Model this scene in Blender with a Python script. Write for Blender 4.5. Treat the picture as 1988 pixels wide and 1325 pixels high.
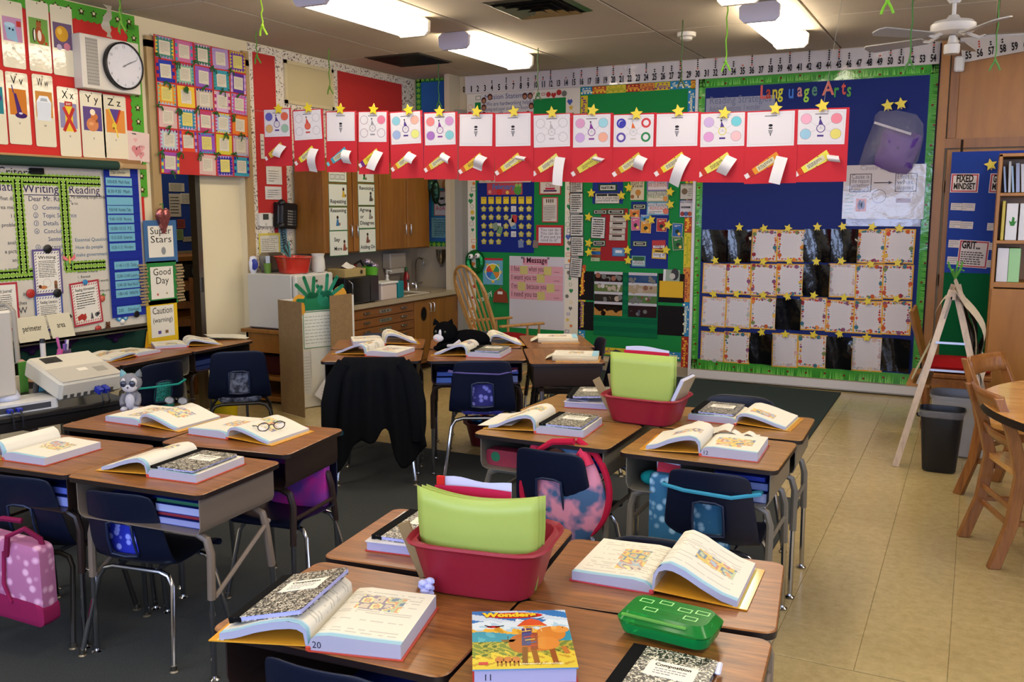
import bpy, math, random
from math import sin, cos, pi, radians, sqrt, atan2, floor as fl
from mathutils import Vector, Matrix
random.seed(7)
SC = bpy.context.scene
COL = SC.collection
for o in list(bpy.data.objects): bpy.data.objects.remove(o)

# ---------------------------------------------------------------- camera, light, exposure
cam_d = bpy.data.cameras.new('camera'); cam = bpy.data.objects.new('camera', cam_d); COL.objects.link(cam)
cam_d.sensor_width = 36.0; cam_d.lens = 32.315; cam_d.clip_start = .02
cam.location = (0, 0, 1.65); cam.rotation_euler = (radians(90 - 8.11), 0, radians(26.74))
SC.camera = cam
SC.view_settings.view_transform = 'Standard'; SC.view_settings.look = 'None'
SC.view_settings.gamma = 1; SC.view_settings.use_curve_mapping = False
SC.view_settings.exposure = -0.55
W = bpy.data.worlds.new('world'); SC.world = W; W.use_nodes = True
W.node_tree.nodes['Background'].inputs[0].default_value = (.55, .70, 1, 1)
W.node_tree.nodes['Background'].inputs[1].default_value = .6
LAMP_W = 26.0      # ceiling lamp diffuser emission
DAY_REAR, DAY_RIGHT = 110, 50
def daylight(name, loc, rot, sx, sy, power, col=(.50, .63, 1)):
 d = bpy.data.lights.new(name, 'AREA'); d.shape = 'RECTANGLE'; d.size = sx; d.size_y = sy; d.energy = power; d.color = col
 o = bpy.data.objects.new(name, d); COL.objects.link(o); o.location = loc; o.rotation_euler = rot; return o
for i, x in enumerate((-4.2, -1.9, .4, 2.2)):
 daylight('window_daylight', (x, -2.42, 1.9), (radians(90), 0, 0), 1.7, 1.3, DAY_REAR)
for y in (0.2, 2.9, 5.6):
 daylight('window_daylight', (3.52, y, 1.9), (radians(90), 0, radians(90)), 1.9, 1.3, DAY_RIGHT)

# ---------------------------------------------------------------- colour and materials
def hx(s):
 s = s.lstrip('#'); r = []
 for i in (0, 2, 4):
  v = int(s[i:i+2], 16) / 255; r.append(v / 12.92 if v <= .04045 else ((v + .055) / 1.055) ** 2.4)
 return tuple(r)
def C(c): return hx(c) if isinstance(c, str) else c
MATS = {}
def mk(name, rough=.5, metal=0, spec=.5, coat=0, alpha=1, trans=0, bump=None, ior=1.45, sheen=0):
 m = bpy.data.materials.new(name); m.use_nodes = True; nt = m.node_tree; b = nt.nodes['Principled BSDF']
 a = nt.nodes.new('ShaderNodeVertexColor'); a.layer_name = 'Col'
 nt.links.new(a.outputs['Color'], b.inputs['Base Color'])
 b.inputs['Roughness'].default_value = rough; b.inputs['Metallic'].default_value = metal
 b.inputs['Specular IOR Level'].default_value = spec; b.inputs['Coat Weight'].default_value = coat
 b.inputs['Coat Roughness'].default_value = .08
 b.inputs['Alpha'].default_value = alpha; b.inputs['Transmission Weight'].default_value = trans; b.inputs['IOR'].default_value = ior
 if bump:
  sc, st, di = bump
  t = nt.nodes.new('ShaderNodeTexCoord'); n = nt.nodes.new('ShaderNodeTexNoise'); n.inputs['Scale'].default_value = sc; n.inputs['Detail'].default_value = 4
  u = nt.nodes.new('ShaderNodeBump'); u.inputs['Strength'].default_value = st; u.inputs['Distance'].default_value = di
  nt.links.new(t.outputs['Object'], n.inputs['Vector']); nt.links.new(n.outputs[0], u.inputs['Height']); nt.links.new(u.outputs[0], b.inputs['Normal'])
 MATS[name] = m; return m
mk('paper', .75, spec=.2); mk('laminate', .10, spec=.6, bump=(6, .35, .012)); mk('plastic', .38, bump=(40, .1, .001)); mk('gloss', .15, coat=.4)
mk('shell_plastic', .42, spec=.4, bump=(300, .12, .0008)); mk('chrome', .14, metal=1); mk('steel', .32, metal=1, bump=(30, .08, .001))
mk('enamel', .35, spec=.45, bump=(400, .1, .0005)); mk('matte', .85, spec=.15); mk('cloth', .95, spec=.08, bump=(700, .5, .0015)); mk('fur', 1, spec=.02, bump=(260, 1, .004))
mk('wall_paint', .8, spec=.2, bump=(120, .15, .001)); mk('clear_film', .12, spec=.8, alpha=.22, bump=(14, 1, .02)); mk('rubber', .6)
mk('green_clear', .16, trans=.5, ior=1.2, coat=.1); mk('glass', .02, trans=1, ior=1.3); mk('bag_film', .15, spec=.9, alpha=.16, bump=(18, 1, .02))
mk('board_white', .25, spec=.5); mk('foil', .25, metal=.8, bump=(25, 1, .01))
def emis(name, col, st):
 m = bpy.data.materials.new(name); m.use_nodes = True; b = m.node_tree.nodes['Principled BSDF']
 b.inputs['Base Color'].default_value = (*col, 1); b.inputs['Emission Color'].default_value = (*col, 1); b.inputs['Emission Strength'].default_value = st
 MATS[name] = m
emis('lamp_glow', (1, .89, .71), LAMP_W)
def wood(name, c1, c2, scale=1, stretch=(1, 14, 14), rough=.35, coat=0, fine=1.0):
 m = bpy.data.materials.new(name); m.use_nodes = True; nt = m.node_tree; b = nt.nodes['Principled BSDF']; N = nt.nodes.new; L = nt.links.new
 t = N('ShaderNodeTexCoord'); mp = N('ShaderNodeMapping'); mp.inputs['Scale'].default_value = [s * scale for s in stretch]
 oi = N('ShaderNodeObjectInfo'); ad = N('ShaderNodeVectorMath'); ad.operation = 'ADD'
 L(t.outputs['Object'], ad.inputs[0]); L(oi.outputs['Random'], ad.inputs[1]); L(ad.outputs[0], mp.inputs[0])
 n = N('ShaderNodeTexNoise'); n.inputs['Scale'].default_value = 3; n.inputs['Detail'].default_value = 8; n.inputs['Roughness'].default_value = .62; n.inputs['Distortion'].default_value = .8
 n2 = N('ShaderNodeTexNoise'); n2.inputs['Scale'].default_value = 11; n2.inputs['Detail'].default_value = 6
 L(mp.outputs[0], n.inputs['Vector']); L(mp.outputs[0], n2.inputs['Vector'])
 mx = N('ShaderNodeMath'); mx.operation = 'MULTIPLY_ADD'; mx.inputs[1].default_value = .45 * fine; L(n2.outputs[0], mx.inputs[0]); L(n.outputs[0], mx.inputs[2])
 r = N('ShaderNodeValToRGB'); r.color_ramp.elements[0].position = .45; r.color_ramp.elements[1].position = .95
 r.color_ramp.elements[0].color = (*C(c1), 1); r.color_ramp.elements[1].color = (*C(c2), 1)
 L(mx.outputs[0], r.inputs[0]); L(r.outputs[0], b.inputs['Base Color'])
 bp = N('ShaderNodeBump'); bp.inputs['Strength'].default_value = .12; bp.inputs['Distance'].default_value = .001; L(mx.outputs[0], bp.inputs['Height']); L(bp.outputs[0], b.inputs['Normal'])
 b.inputs['Roughness'].default_value = rough; b.inputs['Coat Weight'].default_value = coat; MATS[name] = m
wood('desk_laminate', '#4f2b13', '#9c6430', 1.0, (1.2, 16, 16), .30)
wood('desk_laminate_pale', '#65421c', '#a87c40', 1.0, (1.2, 16, 16), .30)
wood('cabinet_wood', '#784a16', '#976325', .6, (5, 5, .5), .4, fine=.6)
wood('drawer_wood', '#6e3f18', '#8f5b28', .6, (5, .5, 5), .4, fine=.6)
wood('door_wood', '#8a5916', '#a56e25', .5, (3, 3, .5), .4, fine=.6)
wood('chair_oak', '#6a3b17', '#96602c', 1, (9, 9, 1.1), .32, .2)
wood('rocker_oak', '#8c6230', '#b98d4e', 1, (9, 9, 1.2), .35, .15)
wood('table_oak', '#a8702e', '#cf9a55', 1, (1.2, 9, 9), .22, .3)
wood('easel_wood', '#a08b78', '#c4b09a', 1, (10, 10, 1.2), .5)
def floor_mat(name, c1, c2, c3, rough, bumpd=.0004, sc=22):
 m = bpy.data.materials.new(name); m.use_nodes = True; nt = m.node_tree; b = nt.nodes['Principled BSDF']; N = nt.nodes.new; L = nt.links.new
 t = N('ShaderNodeNewGeometry'); n = N('ShaderNodeTexNoise'); n.inputs['Scale'].default_value = sc; n.inputs['Detail'].default_value = 9; n.inputs['Roughness'].default_value = .75
 n2 = N('ShaderNodeTexNoise'); n2.inputs['Scale'].default_value = 1.3; n2.inputs['Detail'].default_value = 3
 L(t.outputs['Position'], n.inputs['Vector']); L(t.outputs['Position'], n2.inputs['Vector'])
 r = N('ShaderNodeValToRGB'); r.color_ramp.elements[0].position = .3; r.color_ramp.elements[1].position = .7
 r.color_ramp.elements[0].color = (*C(c1), 1); r.color_ramp.elements[1].color = (*C(c2), 1); L(n.outputs[0], r.inputs[0])
 mx = N('ShaderNodeMix'); mx.data_type = 'RGBA'; mx.inputs['B'].default_value = (*C(c3), 1)
 mr = N('ShaderNodeMapRange'); mr.inputs['From Min'].default_value = .45; mr.inputs['From Max'].default_value = .75; mr.inputs['To Max'].default_value = .45
 L(n2.outputs[0], mr.inputs[0]); L(mr.outputs[0], mx.inputs['Factor']); L(r.outputs[0], mx.inputs['A'])
 L(mx.outputs['Result'], b.inputs['Base Color']); b.inputs['Roughness'].default_value = rough
 bp = N('ShaderNodeBump'); bp.inputs['Strength'].default_value = .3; bp.inputs['Distance'].default_value = bumpd; L(n.outputs[0], bp.inputs['Height']); L(bp.outputs[0], b.inputs['Normal'])
 MATS[name] = m; return b
fb = floor_mat('floor_tile', '#998759', '#b5a173', '#877549', .2, .0006); fb.inputs['Specular IOR Level'].default_value = .5
floor_mat('carpet_grey', '#1d2021', '#343838', '#25292a', 1, .004, 160)
floor_mat('rug_green', '#0c1c1c', '#1a2f2e', '#0f2222', 1, .004, 200)
floor_mat('ceiling_panel', '#b3a893', '#c2b7a3', '#a99e8a', .95, .004, 70)
floor_mat('counter_top', '#8e7f66', '#b3a486', '#9c8d72', .3, .0002, 260)
floor_mat('cardboard', '#7a5f3e', '#8b7048', '#735a3a', .9, .0006, 30)
def marble(name):      # speckled composition-book cover
 m = bpy.data.materials.new(name); m.use_nodes = True; nt = m.node_tree; b = nt.nodes['Principled BSDF']; N = nt.nodes.new; L = nt.links.new
 t = N('ShaderNodeTexCoord'); n = N('ShaderNodeTexNoise'); n.inputs['Scale'].default_value = 115; n.inputs['Detail'].default_value = 2; n.inputs['Distortion'].default_value = 1.6
 L(t.outputs['Object'], n.inputs['Vector']); r = N('ShaderNodeValToRGB'); r.color_ramp.elements[0].position = .50; r.color_ramp.elements[1].position = .58
 r.color_ramp.elements[0].color = (.012, .012, .010, 1); r.color_ramp.elements[1].color = (.62, .58, .46, 1); L(n.outputs[0], r.inputs[0]); L(r.outputs[0], b.inputs['Base Color'])
 b.inputs['Roughness'].default_value = .3; MATS[name] = m
marble('marbled_cover')
def speck(name, c1, c2, sc, lo, hi, rough=.8, vor=False):
 m = bpy.data.materials.new(name); m.use_nodes = True; nt = m.node_tree; b = nt.nodes['Principled BSDF']; N = nt.nodes.new; L = nt.links.new
 t = N('ShaderNodeTexCoord')
 if vor: n = N('ShaderNodeTexVoronoi'); n.inputs['Scale'].default_value = sc; out = n.outputs['Distance']
 else: n = N('ShaderNodeTexNoise'); n.inputs['Scale'].default_value = sc; n.inputs['Detail'].default_value = 2; out = n.outputs[0]
 L(t.outputs['Object'], n.inputs['Vector']); r = N('ShaderNodeValToRGB'); r.color_ramp.elements[0].position = lo; r.color_ramp.elements[1].position = hi
 r.color_ramp.elements[0].color = (*C(c1), 1); r.color_ramp.elements[1].color = (*C(c2), 1); L(out, r.inputs[0]); L(r.outputs[0], b.inputs['Base Color'])
 b.inputs['Roughness'].default_value = rough; MATS[name] = m
speck('flower_purple', '#8b8be0', '#2b2a7a', 26, .25, .42, vor=True); speck('flower_blue', '#9aa6ff', '#1a2ab0', 26, .25, .42, vor=True)
speck('flower_pink', '#e7b4cf', '#b06a92', 22, .2, .45, vor=True); speck('flower_teal', '#8fb6cf', '#1f5f86', 24, .2, .45, vor=True)
speck('tie_dye', '#6a3aa0', '#c02090', 9, .35, .65); speck('backpack_print', '#d88aa0', '#3d5f86', 11, .42, .56); speck('grey_print', '#7a7f92', '#2c3040', 30, .4, .6)
speck('teal_mesh', '#1d8f86', '#0d5c5a', 60, .4, .6); speck('doodle_border', '#d9d0bd', '#5a3f3a', 60, .56, .62)
speck('bead_photo', '#d8c9b0', '#4b2f28', 45, .45, .55)

# ---------------------------------------------------------------- mesh builder
class B:
 def __init__(s): s.v = []; s.f = []; s.m = []; s.c = []; s.mats = []
 def mi(s, mat):
  if mat not in s.mats: s.mats.append(mat)
  return s.mats.index(mat)
 def add(s, vs, fs, col, mat='paper', M=None):
  o = len(s.v); i = s.mi(mat); c = C(col) if not isinstance(col, list) else None
  s.v += [tuple(M @ Vector(p)) for p in vs] if M else [tuple(p) for p in vs]
  for k, f in enumerate(fs):
   s.f.append([a + o for a in f]); s.m.append(i); s.c.append(c if c else col[k])
  return s
 def box(s, x0, y0, z0, x1, y1, z1, col='#ffffff', mat='plastic', M=None, ch=0):
  if ch > 0:
   c = min(ch, (x1-x0)/2.01, (y1-y0)/2.01, (z1-z0)/2.01); b = []; F = []
   P = [(x0, y0, z0), (x1, y1, z1)]
   for iz in (0, 1):
    for iy in (0, 1):
     for ix in (0, 1):
      X, Y, Z = P[ix][0], P[iy][1], P[iz][2]; sx, sy, sz = 1-2*ix, 1-2*iy, 1-2*iz
      b += [(X, Y+sy*c, Z+sz*c), (X+sx*c, Y, Z+sz*c), (X+sx*c, Y+sy*c, Z)]
   def q(ix, iy, iz, a): return 3*(ix+2*iy+4*iz)+a
   F = [[q(0,0,0,0),q(0,0,1,0),q(0,1,1,0),q(0,1,0,0)],[q(1,0,0,0),q(1,1,0,0),q(1,1,1,0),q(1,0,1,0)],
     [q(0,0,0,1),q(1,0,0,1),q(1,0,1,1),q(0,0,1,1)],[q(0,1,0,1),q(0,1,1,1),q(1,1,1,1),q(1,1,0,1)],
     [q(0,0,0,2),q(0,1,0,2),q(1,1,0,2),q(1,0,0,2)],[q(0,0,1,2),q(1,0,1,2),q(1,1,1,2),q(0,1,1,2)]]
   for i in (0, 1):
    for j in (0, 1):
     F.append([q(i,j,0,0),q(i,j,0,1),q(i,j,1,1),q(i,j,1,0)] if i == j else [q(i,j,0,0),q(i,j,1,0),q(i,j,1,1),q(i,j,0,1)])
     F.append([q(i,0,j,0),q(i,0,j,2),q(i,1,j,2),q(i,1,j,0)] if i != j else [q(i,0,j,0),q(i,1,j,0),q(i,1,j,2),q(i,0,j,2)])
     F.append([q(0,i,j,1),q(0,i,j,2),q(1,i,j,2),q(1,i,j,1)] if i == j else [q(0,i,j,1),q(1,i,j,1),q(1,i,j,2),q(0,i,j,2)])
   for i in (0, 1):
    for j in (0, 1):
     for k in (0, 1):
      t = [q(i,j,k,0), q(i,j,k,1), q(i,j,k,2)]
      F.append(t if (i+j+k) % 2 == 1 else t[::-1])
   return s.add(b, F, col, mat, M)
  v = [(x, y, z) for z in (z0, z1) for y in (y0, y1) for x in (x0, x1)]
  return s.add(v, [(0,2,3,1),(4,5,7,6),(0,1,5,4),(2,6,7,3),(0,4,6,2),(1,3,7,5)], col, mat, M)
 def prism(s, pts, z0, z1, col='#ffffff', mat='plastic', M=None, side=None, sidemat=None):
  n = len(pts); v = [(x, y, z0) for x, y in pts] + [(x, y, z1) for x, y in pts]
  s.add(v, [list(range(n))[::-1], list(range(n, 2*n))], col, mat, M)
  return s.add(v, [(i, (i+1) % n, n+(i+1) % n, n+i) for i in range(n)], side or col, sidemat or mat, M)
 def flat(s, pts, z, col, mat='paper', M=None):
  return s.add([(x, y, z) for x, y in pts], [list(range(len(pts)))], col, mat, M)
 def rect(s, x0, y0, x1, y1, z, col, mat='paper', M=None): return s.flat([(x0,y0),(x1,y0),(x1,y1),(x0,y1)], z, col, mat, M)
 def frame(s, x0, y0, x1, y1, t, z, col, mat='paper', M=None):
  for r in ((x0,y0,x1,y0+t),(x0,y1-t,x1,y1),(x0,y0+t,x0+t,y1-t),(x1-t,y0+t,x1,y1-t)): s.rect(*r, z, col, mat, M)
  return s
 def disc(s, cx, cy, r, z, col, mat='paper', n=16, ry=None, M=None):
  ry = ry or r
  return s.flat([(cx+r*cos(2*pi*i/n), cy+ry*sin(2*pi*i/n)) for i in range(n)], z, col, mat, M)
 def ring(s, cx, cy, r, w, z, col, mat='paper', n=18, M=None):
  v = [(cx+q*cos(2*pi*i/n), cy+q*sin(2*pi*i/n), z) for i in range(n) for q in (r-w, r)]
  return s.add(v, [(2*i, 2*i+1, (2*i+3) % (2*n), (2*i+2) % (2*n)) for i in range(n)], col, mat, M)
 def line(s, x0, y0, x1, y1, w, z, col, mat='paper', M=None):
  d = math.hypot(x1-x0, y1-y0) or 1; nx, ny = -(y1-y0)/d*w/2, (x1-x0)/d*w/2
  return s.flat([(x0+nx,y0+ny),(x0-nx,y0-ny),(x1-nx,y1-ny),(x1+nx,y1+ny)], z, col, mat, M)
 def tube(s, pts, r, col='#cccccc', mat='chrome', n=8, M=None, cap=True, closed=False):
  P = [Vector(p) for p in pts]; R = r if isinstance(r, (list, tuple)) else [r]*len(P); v = []; m = len(P)
  t0 = (P[1]-P[0]).normalized(); up = Vector((0,0,1)) if abs(t0.z) < .9 else Vector((1,0,0)); nrm = t0.cross(up).normalized()
  for i, p in enumerate(P):
   a = P[(i-1) % m] if (i > 0 or closed) else p; b = P[(i+1) % m] if (i < m-1 or closed) else p
   t = (b-a).normalized(); nrm = (nrm - t*nrm.dot(t)).normalized(); bi = t.cross(nrm)
   for k in range(n):
    w = 2*pi*k/n; v.append(tuple(p + (nrm*cos(w)+bi*sin(w))*R[i]))
  f = []
  for i in range(m if closed else m-1):
   j = (i+1) % m
   for k in range(n): f.append((i*n+k, i*n+(k+1) % n, j*n+(k+1) % n, j*n+k))
  if cap and not closed: f += [list(range(n))[::-1], [(m-1)*n+k for k in range(n)]]
  return s.add(v, f, col, mat, M)
 def lathe(s, prof, col='#ffffff', mat='plastic', n=20, M=None, sx=1, sy=1, cap=True, sq=None):
  v = []
  for r, z in prof:
   for k in range(n):
    w = 2*pi*k/n; c_, s_ = cos(w), sin(w)
    if sq:
     q = (abs(c_)**sq + abs(s_)**sq) ** (-1/sq); c_ *= q; s_ *= q
    v.append((r*c_*sx, r*s_*sy, z))
  f = [(i*n+k, i*n+(k+1) % n, (i+1)*n+(k+1) % n, (i+1)*n+k) for i in range(len(prof)-1) for k in range(n)]
  if cap: f += [list(range(n))[::-1], [(len(prof)-1)*n+k for k in range(n)]]
  return s.add(v, f, col, mat, M)
 def ball(s, c, r, col, mat='plastic', n=12, m=8, M=None):
  rx, ry, rz = r if isinstance(r, tuple) else (r, r, r)
  v = [(c[0]+rx*sin(pi*i/m)*cos(2*pi*k/n), c[1]+ry*sin(pi*i/m)*sin(2*pi*k/n), c[2]-rz*cos(pi*i/m)) for i in range(m+1) for k in range(n)]
  f = [(i*n+k, i*n+(k+1) % n, (i+1)*n+(k+1) % n, (i+1)*n+k) for i in range(m) for k in range(n)]
  return s.add(v, f, col, mat, M)
 def grid(s, fn, nu, nv, colf, mat='paper', M=None, flip=False):
  v = [fn(i/nu, j/nv) for j in range(nv+1) for i in range(nu+1)]; f = []; cs = []
  for j in range(nv):
   for i in range(nu):
    a = j*(nu+1)+i; q = (a, a+1, a+nu+2, a+nu+1); f.append(q[::-1] if flip else q)
    cs.append(C(colf((i+.5)/nu, (j+.5)/nv)) if callable(colf) else C(colf))
  return s.add(v, f, cs, mat, M)
 def text(s, txt, x, y, size, col='#151515', z=.0012, align='c', mat='paper', M=None, sx=1.0, shear=0, bold=0, width=None, rot=0):
  vs, fs, w = glyphs(txt, bold)
  if not vs: return s
  k = size
  if width: sx = width/(w*k) if w else 1
  off = {'c': -w/2, 'l': 0, 'r': -w}[align]; cr, sr = cos(rot), sin(rot)
  P = []
  for a, b in vs:
   px, py = (a+off)*k*sx + b*k*shear, b*k
   P.append((x+px*cr-py*sr, y+px*sr+py*cr, z))
  return s.add(P, fs, col, mat, M)
 def scrib(s, x0, y0, x1, y1, n, col='#555555', z=.0012, h=.45, seed=0, mat='paper', M=None):
  rr = random.Random(seed+n*31); dy = (y1-y0)/n
  for i in range(n):
   yy = y1 - (i+.5)*dy; x = x0; end = x1 if i < n-1 else x0+(x1-x0)*rr.uniform(.4, .9)
   while x < end:
    w = rr.uniform(.05, .16)*(x1-x0); 
    if x+w > end: break
    s.rect(x, yy-dy*h/2, x+w, yy+dy*h/2, z, col, mat, M); x += w + .028*(x1-x0)
  return s
 def mesh(s, name, auto=35):
  me = bpy.data.meshes.new(name); me.from_pydata(s.v, [], s.f)
  for m in s.mats: me.materials.append(MATS[m])
  me.polygons.foreach_set('material_index', s.m)
  ca = me.color_attributes.new('Col', 'FLOAT_COLOR', 'CORNER'); d = []
  for p, c in zip(me.polygons, s.c): d += [c[0], c[1], c[2], 1.0] * p.loop_total
  ca.data.foreach_set('color', d)
  me.validate(); me.update()
  if auto:
   me.polygons.foreach_set('use_smooth', [True]*len(me.polygons)); me.set_sharp_from_angle(angle=radians(auto))
  return me
_G = {}
def glyphs(txt, bold=0):
 key = (txt, bold)
 if key in _G: return _G[key]
 cu = bpy.data.curves.new('t', 'FONT'); cu.body = txt; cu.size = 1; cu.resolution_u = 2; cu.offset = bold
 o = bpy.data.objects.new('t', cu); me = bpy.data.meshes.new_from_object(o)
 vs = [(v.co.x, v.co.y) for v in me.vertices]; fs = [list(p.vertices) for p in me.polygons]
 w = max([a for a, b in vs], default=0)
 bpy.data.objects.remove(o); bpy.data.curves.remove(cu); bpy.data.meshes.remove(me)
 _G[key] = (vs, fs, w); return _G[key]

# ---------------------------------------------------------------- objects
def put(o, M):
 if M is not None: o.matrix_local = M
def tag(o, label, cat, group=None):
 o['label'] = label; o['category'] = cat
 if group: o['group'] = group
 return o
def thing(name, label, cat, M=None, group=None):
 o = bpy.data.objects.new(name, None); COL.objects.link(o); o.empty_display_size = .1; put(o, M); return tag(o, label, cat, group)
def part(name, b, parent, M=None, label=None, auto=35, bev=0, kind=None):
 me = b if isinstance(b, bpy.types.Mesh) else b.mesh(name, auto)
 o = bpy.data.objects.new(name, me); COL.objects.link(o); o.parent = parent; put(o, M)
 if label: o['label'] = label
 if kind: o['kind'] = kind
 if bev:
  m = o.modifiers.new('b', 'BEVEL'); m.width = bev; m.segments = 2; m.limit_method = 'ANGLE'
 return o
def single(name, b, label, cat, M=None, group=None, auto=35, bev=0):
 return tag(part(name, b, None, M, None, auto, bev), label, cat, group)
def struct(name, b, parent=None, M=None, auto=35, bev=0):
 o = part(name, b, parent, M, None, auto, bev)
 if not parent: o['kind'] = 'structure'
 return o
def dup(root, M=None, label=None, group=None):
 def cp(o, par):
  c = o.copy(); COL.objects.link(c); c.parent = par
  for ch in o.children: cp(ch, c)
  return c
 r = cp(root, root.parent); put(r, M)
 if label: r['label'] = label
 if group: r['group'] = group
 return r
def MX(x, y, z, deg=0, s=1): 
 m = Matrix.Translation((x, y, z)) @ Matrix.Rotation(radians(deg), 4, 'Z')
 return m @ Matrix.Scale(s, 4) if s != 1 else m
def RX(d): return Matrix.Rotation(radians(d), 4, 'X')
def RY(d): return Matrix.Rotation(radians(d), 4, 'Y')
def RZ(d): return Matrix.Rotation(radians(d), 4, 'Z')
YB, XL = 8.83, -5.65
def onback(X, Z, off=.004, rot=0, Y=None):   # local x right, y up, z out of the back wall
 return Matrix(((1,0,0,X),(0,0,-1,(YB if Y is None else Y)-off),(0,1,0,Z),(0,0,0,1))) @ RZ(rot)
def onleft(Y, Z, off=.004, rot=0, X=None):
 return Matrix(((0,0,1,(XL if X is None else X)+off),(1,0,0,Y),(0,1,0,Z),(0,0,0,1))) @ RZ(rot)
def rr(w, h, r, n=5, cx=0, cy=0):            # rounded rectangle outline
 P = []
 for sx, sy, a in ((1,-1,-90),(1,1,0),(-1,1,90),(-1,-1,180)):
  for i in range(n+1):
   t = radians(a+90*i/n); P.append((cx+sx*(w/2-r)+r*cos(t), cy+sy*(h/2-r)+r*sin(t)))
 return P
ORD = ['first','second','third','fourth','fifth','sixth','seventh','eighth','ninth','tenth','eleventh','twelfth','thirteenth','fourteenth','fifteenth']
def h01(*a):
 x = sin(sum(v*k for v, k in zip(a, (12.9898, 78.233, 37.719, 4.581)))) * 43758.5453; return x - fl(x)
def star_pts(r, r2=.45, n=5, rot=90):
 return [((r if i % 2 == 0 else r*r2)*cos(radians(rot+i*36)), (r if i % 2 == 0 else r*r2)*sin(radians(rot+i*36))) for i in range(2*n)]

# ---------------------------------------------------------------- room shell
CZ = 3.07; XR, YR = 3.55, -2.45
b = B().box(-8.2, YR, -.12, XR, 9.3, -.004, '#8a7a58', 'floor_tile'); FLOOR = struct('floor', b)
# vinyl tiles laid one by one where the photograph shows them
tile = B().box(-.1518, -.1518, -.004, .1518, .1518, 0, '#948463', 'floor_tile', ch=.0012).mesh('tile')
n = 0
for iy in range(17):
 for ix in range(17):
  x = -3.20 + ix*.305; y = 3.50 + iy*.305
  if y > 8.75 or x > 1.4: continue
  t = part('tile', tile, FLOOR, MX(x, y, 0, 90*((ix+iy) % 2))); n += 1
b = B().box(-8.2, YR, CZ+.012, XR, 9.3, CZ+.12, '#a59a86', 'ceiling_panel'); CEIL = struct('ceiling', b)
pan = B().box(-.603, -1.213, 0, .603, 1.213, .012, '#b8ac98', 'ceiling_panel', ch=.004).mesh('panel')
sx0 = (-1.192, 7.597)
for ix in range(-5, 5):
 for iy in range(-1, 5):
  x = sx0[0] + .61 + ix*1.22; y = -1.2 + iy*2.44
  if x < XL-.7 or x > XR+.7: continue
  part('panel', pan, CEIL, MX(x, y, CZ))
# left wall with the doorway to the side room
D0, D1, DZ = 5.13, 6.17, 2.86
b = B()
b.box(XL-.12, YR, 0, XL, D0+.06, CZ, '#d8cba8', 'wall_paint'); b.box(XL-.12, D1-.06, 0, XL, 8.95, CZ, '#d8cba8', 'wall_paint'); b.box(XL-.12, D0+.06, 2.78, XL, D1-.06, CZ, '#d8cba8', 'wall_paint')
WL = struct('wall_left', b)
b = B().box(XL-.12, 8.83, 0, XR, 8.95, CZ, '#b9a98c', 'wall_paint'); WB = struct('wall_back', b)
b = B()
for x0, x1 in ((-8.2,-5.05),(-3.35,-2.75),(-1.05,-.45),(1.25,1.35),(3.05,XR)): b.box(x0, YR-.12, 0, x1, YR, CZ, '#d9ceb2', 'wall_paint')
b.box(-8.2, YR-.12, 0, XR, YR, 1.2, '#d9ceb2', 'wall_paint'); b.box(-8.2, YR-.12, 2.6, XR, YR, CZ, '#d9ceb2', 'wall_paint')
struct('wall_front', b)
b = B(); b.box(XR, YR, 0, XR+.12, 8.95, 1.2, '#d9ceb2', 'wall_paint'); b.box(XR, YR, 2.6, XR+.12, 8.95, CZ, '#d9ceb2', 'wall_paint')
for y0, y1 in ((YR,-.8),(1.2,1.9),(3.9,4.6),(6.6,8.95)): b.box(XR, y0, 1.2, XR+.12, y1, 2.6, '#d9ceb2', 'wall_paint')
struct('wall_right', b)
for i, x in enumerate((-4.2, -1.9, .4, 2.2)):
 b = B(); w = .85
 for a, c in ((-w,-w+.05),(w-.05,w),(-.025,.025)): b.box(x+a, YR-.09, 1.2, x+c, YR-.03, 2.6, '#8d8d8a', 'enamel')
 b.box(x-w, YR-.09, 1.2, x+w, YR-.03, 1.25, '#8d8d8a', 'enamel'); b.box(x-w, YR-.09, 2.55, x+w, YR-.03, 2.6, '#8d8d8a', 'enamel')
 struct('window_%d' % (i+1), b)
for i, y in enumerate((.2, 2.9, 5.6)):
 b = B()
 for a, c in ((-1,-.95),(.95,1),(-.025,.025)): b.box(XR+.03, y+a, 1.2, XR+.09, y+c, 2.6, '#8d8d8a', 'enamel')
 b.box(XR+.03, y-1, 1.2, XR+.09, y+1, 1.25, '#8d8d8a', 'enamel'); b.box(XR+.03, y-1, 2.55, XR+.09, y+1, 2.6, '#8d8d8a', 'enamel')
 struct('window_%d' % (i+5), b)
# baseboards
b = B().box(XL, YR, 0, XL+.015, D0-.02, .1, '#5a4630', 'enamel'); struct('baseboard_left', b)
b = B().box(-5.0, 8.815, 0, -.42, 8.83, .10, '#8f8470', 'enamel'); struct('baseboard_back', b)
# carpet and rug
b = B().box(-5.6, -2.3, 0, -.80, 5.30, .007, '#333638', 'carpet_grey'); tag(struct('carpet', b), 'dark grey carpet under the foreground and left desk clusters', 'carpet'); bpy.data.objects['carpet'].pop('kind')
b = B(); b.prism([(-3.3, 6.25), (-1.0, 6.35), (-1.02, 8.66), (-3.4, 8.80)], 0, .011, '#16292a', 'rug_green')
single('rug', b, 'dark green area rug on tiles below the blue bulletin board', 'rug')

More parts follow.
